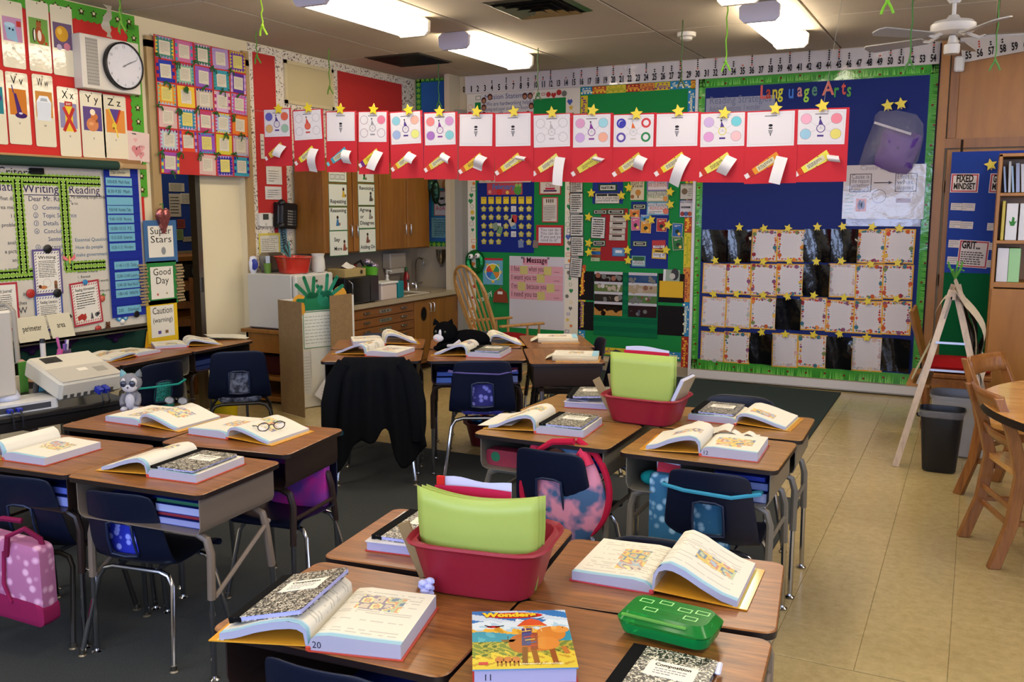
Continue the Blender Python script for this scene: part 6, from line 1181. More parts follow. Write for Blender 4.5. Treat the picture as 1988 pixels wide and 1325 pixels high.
# ceiling fixtures: vents, smoke detector, fan
def vent(poly, label, near):
 cx = sum(p[0] for p in poly)/4; cy = sum(p[1] for p in poly)/4; s_ = .30
 t = thing('ceiling_vent', label, 'vent', MX(cx, cy, CZ))
 if near:
  part('frame', B().add([(x*s_, y*s_, 0) for x, y in ((-1,-1),(1,-1),(1,1),(-1,1))]+[(x*s_*.86, y*s_*.86, -.012) for x, y in ((-1,-1),(1,-1),(1,1),(-1,1))], [(0,4,5,1),(1,5,6,2),(2,6,7,3),(3,7,4,0)], '#8f897c', 'steel'), t)
  for q, zz_ in ((.80,-.005),(.60,-.012),(.40,-.018),(.20,-.024)): 
   a, c_ = s_*q, s_*(q-.13); part('louvre', B().add([(x*a, y*a, zz_-.02) for x, y in ((-1,-1),(1,-1),(1,1),(-1,1))]+[(x*c_, y*c_, zz_+.012) for x, y in ((-1,-1),(1,-1),(1,1),(-1,1))], [(0,1,5,4),(1,2,6,5),(2,3,7,6),(3,0,4,7)], '#a39d90', 'steel'), t)
  part('backing', B().box(-s_*.9,-s_*.9,-.004,s_*.9,s_*.9,-.001,'#1c1a18','matte'), t)
 else:
  part('frame', B().box(-s_,-s_,-.008,s_,s_,-.001,'#6a6558','steel'), t)
  for q in range(15): part('grille_bar', B().box(-s_+.02, -s_+.03+q*.039, -.016, s_-.02, -s_+.034+q*.039, -.008, '#5a564c', 'steel'), t)
  part('core', B().box(-s_+.015,-s_+.015,-.010,s_-.015,s_-.015,-.0082,'#3e3b34','matte'), t)
vent([(-3.142, 5.736), (-3.212, 6.514), (-2.553, 6.437), (-2.580, 5.768)], 'square louvred ceiling vent cut by the top edge of the photo', True)
vent([(-5.160, 7.335), (-5.176, 7.841), (-4.730, 7.923), (-4.697, 7.408)], 'dark square ceiling grille near the sink corner', False)
c = (-2.209, 7.524); t = thing('smoke_detector', 'round white smoke detector on the ceiling', 'smoke detector', MX(c[0], c[1], CZ)); part('base', B().lathe([(.075,0),(.075,-.03),(.06,-.035),(.001,-.036)][::-1], '#cfc9bc', 'plastic', 28), t); part('sensor', B().lathe([(.05,-.03),(.045,-.055),(.025,-.065),(.001,-.066)][::-1], '#bdb7aa', 'plastic', 24), t)
fx, fy = -.20, 5.55; fy = 7.0; c = (-0.236, 2.834); fx = c[0]; fz = (-0.235, 2.814)[1]
t = thing('ceiling_fan', 'white ceiling fan with five blades at the upper right', 'fan', MX(fx, fy, 0))
part('downrod', B().lathe([(.013,fz+.1),(.013,CZ)], '#d0cdc8', 'enamel', 12), t); part('canopy', B().lathe([(.03,CZ-.06),(.07,CZ-.005),(.07,CZ)], '#d0cdc8', 'enamel', 20), t)
part('motor_housing', B().lathe([(.001,fz-.005),(.10,fz-.005),(.13,fz+.01),(.14,fz+.03),(.14,fz+.06),(.12,fz+.08),(.05,fz+.09),(.03,fz+.12)], '#cbc7c0', 'enamel', 32), t)
part('switch_housing', B().lathe([(.001,fz-.13),(.045,fz-.13),(.05,fz-.12),(.05,fz-.07),(.03,fz-.06),(.02,fz-.01)], '#cbc7c0', 'enamel', 24), t)
for k in range(5):
 a = 10+72*k; M = RZ(a); p = part('blade_arm', B().tube([(.09,0,fz+.0),(.16,0,fz-.03),(.20,0,fz-.02)], .012, '#c3bfb8', 'enamel', 6), t, M)
 b = B().prism([(.19,-.05),(.60,-.065),(.63,-.03),(.63,.03),(.60,.065),(.19,.05)], -.004, .004, '#9d9a96', 'enamel'); part('fan_blade', b, t, M @ Matrix.Translation((0, 0, fz-.02)) @ RX(12))

# ---------------------------------------------------------------- student desks
def desk(label, x, y, rot, z, box='#3a2c25', pale=False, brace='h', leg=None, tw=.61, td=.457, diag=False, panel=False):
 t = thing('student_desk', label, 'desk', MX(x, y, 0, rot), 'student desks in clusters'); leg = leg or box
 b = B(); O_ = rr(tw, td, .032, 4); O2 = rr(tw-.006, td-.006, .030, 4); wm = 'desk_laminate_pale' if pale else 'desk_laminate'; n = len(O_)
 v = [(p, q, z-.020) for p, q in O_]+[(p, q, z-.003) for p, q in O_]+[(p, q, z) for p, q in O2]
 b.add(v, [list(range(n))[::-1]]+[(i, (i+1) % n, n+(i+1) % n, n+i) for i in range(n)], '#1d1210', 'plastic'); b.add(v, [(n+i, n+(i+1) % n, 2*n+(i+1) % n, 2*n+i) for i in range(n)]+[list(range(2*n, 3*n))], '#8a5a30', wm)
 part('desk_top', b, t)
 W_, D_, H_ = tw-.05, td-.05, .135; z1 = z-.021; b = B(); Cc = .03
 prof = [(-W_/2, z1), (-W_/2, z1-H_+Cc), (-W_/2+Cc*.3, z1-H_+Cc*.3), (-W_/2+Cc, z1-H_), (W_/2-Cc, z1-H_), (W_/2-Cc*.3, z1-H_+Cc*.3), (W_/2, z1-H_+Cc), (W_/2, z1)]
 pin_ = [(p*.985, max(q, z1-H_+.004) if q < z1-.01 else q) for p, q in prof]; y0, y1 = -D_/2, D_/2; m = len(prof)
 v = [(p, y0, q) for p, q in prof]+[(p, y1, q) for p, q in prof]+[(p, y0, q) for p, q in pin_]+[(p, y1, q) for p, q in pin_]
 f = []
 for i in range(m-1): f += [(i, m+i, m+i+1, i+1), (2*m+i, 2*m+i+1, 3*m+i+1, 3*m+i), (i, i+1, 2*m+i+1, 2*m+i)]
 f += [list(range(m, 2*m)), list(range(3*m, 4*m))[::-1]]
 b.add(v, f, box, 'enamel')
 if panel: b.add(v, [list(range(m))], box, 'enamel')
 part('book_box', b, t)
 lz = z1-H_-.0
 for sy in (-1, 1):
  for sx in (-1, 1):
   yb = sy*(D_/2-.05); xo = sx*(W_/2-.005); yo = yb+sy*(.012 if sy < 0 else .05)
   fx_, fy_ = xo, yo; k = .30
   mid = (xo+(0)*.0, yb+(yo-yb)*.55, .30)
   P = [(sx*(W_/2-.16), yb, lz-.012), (sx*(W_/2-.06), yb, lz-.012), (sx*(W_/2-.02), yb, lz-.03), (xo, yb, lz-.08), mid]
   lg = part('leg', B().tube(P, .0145, leg, 'enamel', 8), t)
   part('chrome_insert', B().tube([mid, (xo, yb+(yo-yb)*.98, .02)], .0105, '#b8b8bc', 'chrome', 8), lg)
   part('foot', B().lathe([(.020,0),(.021,.006),(.012,.012),(.006,.03)], '#9a9a9c', 'chrome', 12, M=Matrix.Translation((xo, yo, 0))), lg)
 for sx in (-1, 1):
  xo = sx*(W_/2-.005)
  if diag: b = B().tube([(xo, D_/2-.03, lz-.06), (xo, -D_/2+.06, .30)], .009, leg, 'enamel', 8)
  else: b = B().tube([(xo, D_/2-.025, lz-.14), (xo, -D_/2+.05, lz-.14)], .009, leg, 'enamel', 8)
  part('side_brace', b, t)
 return t
TAU, DK_, GR = '#76685a', '#2e211c', '#6c6558'
desk('foreground desk with the open textbook and notebook, front left of its cluster', -1.258, 1.744, 4.8, .683, DK_)
desk('foreground desk left behind, under the notebook beside the red tub', -1.320, 2.235, 7.0, .683, DK_)
desk('foreground desk with the camel-covered book and green pencil box', -.640, 1.772, 5.2, .683, TAU)
desk('foreground desk holding the wide open book right of the red tub', -.690, 2.243, 8.0, .683, TAU)
desk('left cluster desk with tan metal sides and open book under a speckled notebook', -2.600, 2.395, 4.5, .70, TAU, diag=True)
desk('left cluster desk cut by the left edge, with the rolled open book', -3.215, 2.35, 5.5, .70, DK_)
desk('left cluster desk with eyeglasses on its open book', -2.695, 2.915, 8.0, .70, DK_)
desk('left cluster desk with the grey plush and black frames on an open book', -3.318, 2.92, 5.5, .70, DK_)
desk('middle desk, left front, with notebook on an open book above the pink backpack', -1.565, 3.565, .4, .71, GR, True)
desk('middle desk, right front, with an open book and loose papers', -.905, 3.555, .4, .71, GR, True)
desk('middle desk, left rear, with a stacked notebook beside the tub of lime folders', -1.585, 4.045, -1.5, .71, GR, True)
desk('middle desk, right rear, with a notebook on an open book', -.905, 4.045, 2.0, .71, GR, True)
desk('rear desk behind the draped black jacket', -3.37, 4.745, 30, .74, DK_)
desk('rear desk nearest the cardboard trifold, with an open book', -3.625, 5.175, 30, .74, DK_)
desk('rear desk behind the chair with the purple flowered pouch', -2.80, 5.055, 29.5, .74, DK_)
desk('rear desk carrying the black and white cat plush', -3.055, 5.495, 30.5, .74, DK_)
desk('rear desk turned sideways, nearer one with a picture page open', -2.30, 5.275, 120, .74, DK_, panel=True)
desk('rear desk turned sideways, farther one nearest the back wall', -2.60, 5.84, 122, .74, DK_, panel=True)
desk('desk against the whiteboard wall with papers at its right end', -4.985, 4.88, 92, .69, DK_)
desk('desk against the whiteboard wall with an open book in front of the Caution card', -4.96, 4.262, 92, .69, GR)
desk('desk against the whiteboard wall, partly behind the projector', -4.93, 3.642, 92, .69, DK_)

# ---------------------------------------------------------------- chairs
def chair_meshes():
 prof = [(.205,.405),(.215,.425),(.19,.436),(.10,.425),(-.02,.415),(-.10,.418),(-.150,.440),(-.178,.485),(-.190,.53),(-.200,.58),(-.210,.62),(-.222,.68),(-.234,.74),(-.240,.772)]
 n = len(prof); nu = 12; b = B(); v = []
 for j, (y, z) in enumerate(prof):
  s_ = j/(n-1); hw = .195+.012*sin(s_*pi) - (.030*max(0, (s_-.5)*2) if s_ > .5 else 0)
  for i in range(nu+1):
   u = -1+2*i/nu; cu = abs(u)**2.4; x = u*hw
   if j < 6: v.append((x, y, z+.020*cu*(j > 1)))
   else:
    zz_ = z-(.018*abs(u)**6 if j == n-1 else 0); v.append((x*(1-.05*(j == n-1)), y+.035*cu*(1 if j < n-1 else .9), zz_))
 f = []
 for j in range(n-1):
  for i in range(nu):
   if j in (8, 9) and 4 <= i <= 7: continue
   if j in (7,) and 4 <= i <= 7: continue
   a = j*(nu+1)+i; f.append((a, a+1, a+nu+2, a+nu+1))
 b.add(v, f, '#0a1126', 'shell_plastic'); return b.mesh('seat_shell', 60)
SHELL = chair_meshes(); CM = {}
RIM = B().tube([(-.066,-.186,.482),(-.066,-.205,.55),(-.062,-.212,.622),(-.03,-.214,.632),(.03,-.214,.632),(.062,-.212,.622),(.066,-.205,.55),(.066,-.186,.482),(.0,-.184,.474)], .006, '#1a2540', 'shell_plastic', 6, closed=True).mesh('hand_hole_rim')
def legm(sx, sy, ch=True):
 yb = .13 if sy > 0 else -.12; yf = .20 if sy > 0 else -.21
 P = [(0, yb, .395), (sx*.12, yb, .395), (sx*.165, yb+(yf-yb)*.05, .383), (sx*.19, yb+(yf-yb)*.15, .345), (sx*.235, yf, .02)]
 return B().tube(P, .0115, '#c4c4c8' if ch else '#26221e', 'chrome' if ch else 'enamel', 10).mesh('leg')
LEG = {(sx, sy, c_): legm(sx, sy, c_) for sx in (-1, 1) for sy in (-1, 1) for c_ in (True, False)}
FOOT = B().lathe([(.019,0),(.020,.007),(.014,.014),(.013,.035)], '#8a8478', 'steel', 12).mesh('foot')
def chair(label, x, y, rot, s=1, chrome=True, rail=True):   # x, y = point below the top of the backrest
 M0 = MX(x, y, 0, rot, s) @ Matrix.Translation((0, .22, 0))
 t = thing('student_chair', label, 'chair', M0, 'navy student chairs'); CM[t.name] = M0
 sh = part('seat_shell', SHELL, t); m = sh.modifiers.new('s', 'SOLIDIFY'); m.thickness = .007; m.offset = 0; m2 = sh.modifiers.new('u', 'SUBSURF'); m2.levels = 1; m2.render_levels = 1
 part('hand_hole_rim', RIM, sh)
 for sx in (-1, 1):
  for sy in (-1, 1):
   l_ = part('leg', LEG[(sx, sy, chrome)], t); yf = .20 if sy > 0 else -.21
   part('foot', FOOT, l_, Matrix.Translation((sx*.235, yf, 0)))
  part('frame_rail', B().tube([(sx*.10,-.12,.400),(sx*.10,.13,.400)], .009, '#3a3a3c', 'enamel', 6), t)
 return t
C_F = chair('navy chair with its curved top at the bottom edge, below the foreground desks', -1.22, 1.475, 3, .88)
C_L1 = chair('navy chair with the blue flowered pouch, left foreground', -2.68, 2.185, 9, .86)
C_L2 = chair('navy chair at the left edge carrying the pink tote', -3.16, 2.14, 10, .87, False)
C_L3 = chair('navy chair under the left cluster holding the purple tie-dye bag', -2.62, 3.18, 188, .86)
C_M1 = chair('navy chair with the pink printed backpack', -1.50, 3.30, -2, .895)
C_M2 = chair('navy chair with the teal band and flowered bag', -.84, 3.29, 2, .895)
C_F4 = chair('navy chair tucked behind the foreground desk with the wide open book', -.82, 2.60, 186, .85)
C_M4 = chair('navy chair whose rounded top shows behind the middle right rear desk', -.98, 4.42, 182, .98)
C_B1 = chair('navy chair wearing the black jacket', -3.14, 4.42, 28, 1.0)
C_B2 = chair('navy chair with the purple flowered pouch and cord', -2.575, 4.72, 28, 1.0)
C_B2b = chair('navy chair whose top shows behind the cat plush', -3.19, 5.86, 208, 1.0)
C_B1b = chair('navy chair mostly hidden behind the rear desk beside the trifold', -3.86, 5.55, 208, .98)
C_B3 = chair('navy chair partly hidden behind the far lime folders', -2.0, 5.47, 120, .98)
C_B3b = chair('navy chair at the far right of the rear desks', -2.32, 6.02, 122, .98)
C_W1 = chair('navy chair with the silver-grey pouch facing the whiteboard wall', -4.20, 4.42, 42, .98, False)
C_W2 = chair('navy chair with the green mesh pouch, behind the grey plush', -4.58, 4.16, 82, .90, False)

# pouches hung on chairs (chair-local coordinates)
def pouch(ch, label, mat, w=.30, h=.26, z=.60, x=0, strap=None, name='seat_pouch', dep=.03, col='#5555aa', top=None):
 M = CM[ch.name] @ Matrix.Translation((x, -.150, z))
 t = thing(name, label, 'pouch', M)
 b = B(); P = rr(w, h, .03, 4); n = len(P); lay = [(0,.80),(.012,.96),(dep*.6,1),(dep,.97),(dep+.010,.8)]
 v = [(p*s_, yy, q*s_) for yy, s_ in lay for p, q in P]; f = [(k*n+i, (k+1)*n+i, (k+1)*n+(i+1) % n, k*n+(i+1) % n) for k in range(len(lay)-1) for i in range(n)]+[list(range(n)), list(range((len(lay)-1)*n, len(lay)*n))[::-1]]
 b.add(v, f, col, mat); part('pouch_body', b, t)
 if strap:
  zs, c_, th = strap; b = B(); b.tube([(-.205, .035, zs), (-.205, -.02, zs), (-.10,-.085, zs+.004), (.10,-.085, zs-.004), (.205,-.02, zs+.006), (.205, .035, zs), (.15,.02,zs-.01),(-.15,.02,zs-.01)], th, c_, 'cloth', 6, closed=True, M=Matrix.Translation((-x, .0, -z+.0))); part('strap', b, t)
 return t
pouch(C_L1, 'bright blue flowered pouch showing through the left chair hole', 'flower_blue', .26, .24, .56)
pouch(C_B2, 'purple flowered pouch with lilac cord on the rear chair', 'flower_purple', .26, .26, .55, strap=(.69, '#5a5288', .005))
pouch(C_M2, 'teal flowered bag with papers and a teal band on the middle right chair', 'flower_teal', .36, .36, .53, x=-.10, strap=(.675, '#3f93ae', .009), dep=.06)
pouch(C_W1, 'silver-grey shiny pouch on the chair facing the whiteboard wall', 'grey_print', .28, .24, .53)
pouch(C_W2, 'green mesh pouch with a teal strap behind the grey plush', 'teal_mesh', .26, .24, .50, strap=(.60, '#2a8f86', .008))
pouch(C_L3, 'purple and magenta tie-dye bag inside the chair under the left cluster', 'tie_dye', .34, .30, .56, dep=.07)
# fold-over papers in teal bag
M = CM[C_M2.name] @ Matrix.Translation((-.20, -.11, .70)); t = thing('papers_bundle', 'white and red papers sticking out of the teal bag', 'papers', M)
for k, (c_, r_) in enumerate((('#b83040', 6), ('#c9c6d4', -3), ('#b4b4e0', 2), ('#d0cede', -8))): part('sheet', B().box(-.05,0,-.06,.05,.001,.05-.006*k,c_,'paper'), t, Matrix.Translation((0,.008*k,.01*k)) @ RY(r_))
# pink tote on the left chair
M = CM[C_L2.name] @ Matrix.Translation((.02, -.30, .36)); t = thing('tote_bag', 'pink flowered tote bag hanging from the chair at the left edge', 'bag', M)
P = rr(.40, .34, .03, 4); n = len(P); b = B(); lay = [(-.05,.85),(-.04,.98),(0,1),(.04,.98),(.05,.85)]
def lot(P, lay, sk=.12, cut=None): return [(p*s_, yy, q*s_-p*sk) for yy, s_ in lay for p, q in P]
v = lot(P, lay); f = [(k*n+i, (k+1)*n+i, (k+1)*n+(i+1) % n, k*n+(i+1) % n) for k in range(4) for i in range(n)]+[list(range(n)), list(range(4*n, 5*n))[::-1]]
part('bag_body', B().add(v, f, '#a87a9a', 'flower_pink'), t)
P2 = rr(.405, .10, .03, 4, 0, -.13); n = len(P2); v = lot(P2, [(-.054,.9),(-.045,1),(0,1.01),(.045,1),(.054,.9)]); part('bag_bottom', B().add(v, f, '#8f2450', 'cloth'), t)
b = B(); b.tube([(.04,-.055,.10),(.06,-.06,.19),(.12,-.03,.22),(.17,.0,.17),(.18,.02,.06)], .012, '#7a1f42', 'cloth', 6); b.tube([(.03,-.056,.12),(.02,-.060,-.02),(.05,-.058,-.10)], .008, '#8f2450', 'cloth', 6); b.tube([(-.14,-.055,.13),(-.10,-.05,.22),(.0,-.02,.25),(.08,.0,.24)], .012, '#7a1f42', 'cloth', 6); part('handle', b, t)
# backpack on the middle left chair
M = CM[C_M1.name] @ Matrix.Translation((.055, -.135, .565)); t = thing('backpack', 'pink backpack with a printed front and red edges on the middle left chair', 'backpack', M)
b = B(); b.grid(lambda u, v_: (.0+.205*(1-.25*max(0, v_-.6)*2.5)*cos(2*pi*u)*(sin(pi*min(v_*.9+.06, 1))**.45), (.06)*sin(2*pi*u)*(sin(pi*min(v_*.9+.06, 1))**.5), -.25+.46*v_), 28, 16, '#c97a90', 'backpack_print'); part('bag_body', b, t, RY(12), auto=180)
b = B(); 
for a in (-1, 1): b.tube([(a*.212*sin(k*pi/14)**.5 if k else 0, -.035 if a < 0 else .0, -.25+.50*(k/14.)) for k in range(15)], .016, '#b01f3a', 'cloth', 8)
part('piping', b, t, RY(12))
part('shoulder_strap', B().tube([(-.14,-.0,.12),(-.15,-.02,.185),(-.12,-.03,.12)], .028, '#d03a58', 'cloth', 8), t); b = B(); b.tube([(.06,.0,.15),(.09,-.02,.20),(.12,-.03,.14)], .028, '#d03a58', 'cloth', 8); part('shoulder_strap', b, t)
b = B().ball((-.03,-.045,.17), (.05,.02,.035), '#3a2622', 'cloth'); part('printed_hat', b, t)
# black jacket draped over the rear chair
M = CM[C_B1.name]; t = thing('jacket', 'black hooded jacket draped over the rear left chair', 'jacket', M)
def jk(u, v_):
 # u across, v from front hem over the top to the back hem
 th = (v_-.12)/.10
 wd = .20+.13*max(0, v_-.15)**.8
 fold = .018*sin(u*23)+.010*sin(u*47+2)
 if v_ < .2: z = .50+(.29)*(v_/.2)**.9; y = -.17-.04*(v_/.2)
 else: q = (v_-.2)/.8; z = .795-q*(.58+.09*sin(u*9.0+1.2)-.20*exp_(u, .62, .09)+.06*exp_(u, .18, .1)); y = -.225-.045*min(1, q*6)-.04*q+fold*min(1, q*3)
 x = (u-.5)*2*wd*(1-.16*exp_(v_, .2, .06)); return (x, y, z)
def exp_(a, b_, c_): return math.exp(-((a-b_)/c_)**2)
b = B().grid(jk, 60, 36, '#0e0f12', 'cloth'); o = part('jacket_body', b, t, auto=180); m = o.modifiers.new('s', 'SOLIDIFY'); m.thickness = .008
for s_ in (-1, 1):
 b = B().tube([(s_*.17,-.24,.76),(s_*.225,-.25,.66),(s_*.255,-.27,.52),(s_*.262,-.28,.40),(s_*.255,-.28,.30)], [.045,.055,.055,.048,.042], '#0f1013', 'cloth', 12); part('sleeve', b, t)
b = B().ring(0, 0, .018, .004, 0, '#1a5a70', 'cloth', 12); part('logo', b, t, Matrix.Translation((-.19,-.335,.36)) @ RX(90))

# ---------------------------------------------------------------- things inside the desks
def desk_at(x, y, rot): return MX(x, y, 0, rot)
def stack(M, x0, x1, z, items, what, where, y=-.155, nm='workbook'):
 zz_ = z
 for k, (h, c_, cn) in enumerate(items):
  w = (x1-x0)*(.92+.08*h01(k, x0)); 
  b = B().box(0, -.0, 0, w, .26, h*.80, c_, 'paper'); b.box(-.002, -.003, -.0004, w+.002, .262, .0012, c_ if h < .02 else '#2a3a8a', 'gloss'); b.box(-.002, -.003, h*.80, w+.002, .262, h*.80+.0012, '#26357f', 'gloss')
  single(nm, b, '%s %s, %s in pile' % (cn, where, ORD[k]), 'book', M @ Matrix.Translation((x0+.004*(k % 2), y+.006*h01(k), zz_+.001)), '%s' % what); zz_ += h+.001
MB = '#8f95c4'  # white page edges, coloured bluish as under the window light
mL1 = desk_at(-2.600, 2.395, 4.5); stack(mL1, .04, .25, .70-.021-.131, [(.030,MB,'white-edged book'),(.012,'#8f2f3a','red folder'),(.035,'#a9b0d8','pale blue-edged book'),(.014,'#2f6a4a','green folder')], 'books in the tan-sided desk', 'in the tan-sided left desk')
stack(mL1, -.22, -.03, .70-.021-.131, [(.055,'#26285a','dark workbook'),(.014,'#3a46a0','blue folder')], 'books in the tan-sided desk left half', 'in the left half of the tan-sided desk')
mL2 = desk_at(-3.215, 2.35, 5.5); stack(mL2, .04, .25, .70-.021-.131, [(.045,'#7f8cc8','pale blue book'),(.03,'#5a6ac0','blue book')], 'books in the desk at the left edge', 'in the desk at the left edge')
mM1 = desk_at(-1.565, 3.565, .4); stack(mM1, .02, .26, .71-.021-.131, [(.034,'#b9b4bc','thick white-edged book'),(.016,'#2a338a','blue folder'),(.02,'#3a4090','blue workbook'),(.015,'#4a58b0','glossy blue folder')], 'books in the middle left desk', 'in the middle left front desk')
b = B().prism(rr(.15,.07,.012), 0, .06, '#8a2a3a', 'plastic', RX(90) @ Matrix.Translation((0,.035,0))); b.disc(-.03,.04,.022,.0605,'#2a6a4a','paper',M=RX(90)); single('pencil_case', b, 'red and green printed pencil box in the middle left desk', 'pencil box', mM1 @ Matrix.Translation((-.20, -.10, .71-.021-.130)))
mM2 = desk_at(-.905, 3.555, .4); stack(mM2, .06, .26, .71-.021-.131, [(.045,'#a9b0d0','white-edged book'),(.035,'#6a7ab0','blue-grey notebook'),(.02,'#2a3a9a','blue folder')], 'books in the middle right desk', 'in the middle right front desk')
single('pencil_box', B().box(-.10,-.05,0,.10,.05,.06,'#2a6a4a','gloss',ch=.01), 'green box in the middle right front desk', 'box', mM2 @ Matrix.Translation((-.08, -.09, .71-.021-.130)))
single('teal_pouch', B().ball((0,0,.03), (.05,.04,.03), '#1a8a86', 'cloth'), 'small teal pouch in the middle right front desk', 'pouch', mM2 @ Matrix.Translation((-.20, -.11, .71-.021-.131)))
mB1 = desk_at(-3.37, 4.745, 30); stack(mB1, .10, .26, .74-.021-.131, [(.045,'#4a5ab0','blue binder'),(.03,'#7f86b8','pale book'),(.025,'#3f6ab0','blue workbook')], 'books in the jacket chair desk', 'in the desk behind the jacket')
single('green_box', B().box(-.08,-.05,0,.08,.05,.055,'#155a36','gloss',ch=.008), 'green pencil box in the desk behind the jacket', 'pencil box', mB1 @ Matrix.Translation((-.17, -.11, .74-.021-.130)))
mB2 = desk_at(-2.80, 5.055, 29.5); stack(mB2, .13, .26, .74-.021-.131, [(.05,'#7a8ac8','pale blue book'),(.03,'#4a62b8','blue book'),(.012,'#7a2a3a','red folder')], 'books in the purple pouch desk, right', 'at the right in the desk behind the purple pouch'); stack(mB2, -.25, -.15, .74-.021-.131, [(.04,'#4a6ab8','blue book'),(.03,'#3f5aa8','blue workbook')], 'books in the purple pouch desk, left', 'at the left in the desk behind the purple pouch')
single('green_box', B().box(-.05,-.05,0,.05,.05,.06,'#1d5a36','gloss',ch=.008), 'green pencil box in the desk behind the purple pouch', 'pencil box', mB2 @ Matrix.Translation((-.07, -.12, .74-.021-.130)))
mF1 = desk_at(-1.258, 1.744, 4.8); stack(mF1, .03, .26, .683-.021-.131, [(.04,'#5a8ad0','bright blue workbook'),(.025,'#7aa0d8','pale blue workbook')], 'books in the front left foreground desk', 'in the foreground desk at the bottom edge')
mW2 = desk_at(-4.985, 4.88, 92); stack(mW2, -.25, .05, .69-.021-.131, [(.03,'#22305a','navy folder'),(.04,'#2a3a6a','blue workbook')], 'books in the wall desk', 'in the desk against the whiteboard wall')
c = (-2.993, 5.545); basin('floor_tub', 'dark red tub of supplies on the floor under the rear desks', MX(c[0]+.0, c[1]+.12, .0, 28), .42, .30, .17, '#5a1420', 'plastic')
b = B()
for k in range(6): b.ball((-.12+.05*k, .02*sin(k*3), .17+.01*(k % 2)), (.05,.05,.035), ('#3a7ab0','#a84a3a','#c9c6c0')[k % 3], 'foil', 8, 6)
single('tub_contents', b, 'blue and white packets in the dark red floor tub', 'packets', MX(c[0], c[1]+.12, .0, 28))

# ---------------------------------------------------------------- textbooks, notebooks and desk-top things
def page_col(seed, side, band=True, edge=None):
 rg = random.Random(seed); base = hx('#d6d0c0'); boxes = []
 for k in range(rg.randint(1, 3)):
  x0, y0 = rg.uniform(.08, .4), rg.uniform(.10, .5); boxes.append((x0, y0, x0+rg.uniform(.3, .5), y0+rg.uniform(.2, .4), rg.randint(0, 999)))
 pal = [hx(c_) for c_ in ('#c9a83a','#d0b85a','#b8705a','#8fa8b8','#c4b49a','#7a6a80','#d9cf8a','#c98a5a','#a8b48a','#4a6a8a')]
 def f(u, v):
  if band and v > .955: return hx('#8fb4c4')
  if band and v > .93: return hx('#b4c8cc')
  for x0, y0, x1, y1, s_ in boxes:
   if x0 < u < x1 and y0 < v < y1:
    q = .5+.5*sin(u*13+s_+2*sin(v*9))*cos(v*11+s_*1.7+sin(u*8))+.25*sin(u*31+v*23+s_); k = int(abs(q)*5.5) % len(pal); c_ = pal[(k+s_) % len(pal)]; m_ = .8
    return tuple(a*m_+b_*(1-m_) for a, b_ in zip(c_, base))
  ln = (v*34) % 1
  if .08 < u < .9 and .08 < v < .9 and ln < .4 and h01(fl(v*34), seed) > .35 and h01(fl(u*26), fl(v*34), seed) > .25: return tuple(c_*.72 for c_ in base)
  return base
 return f
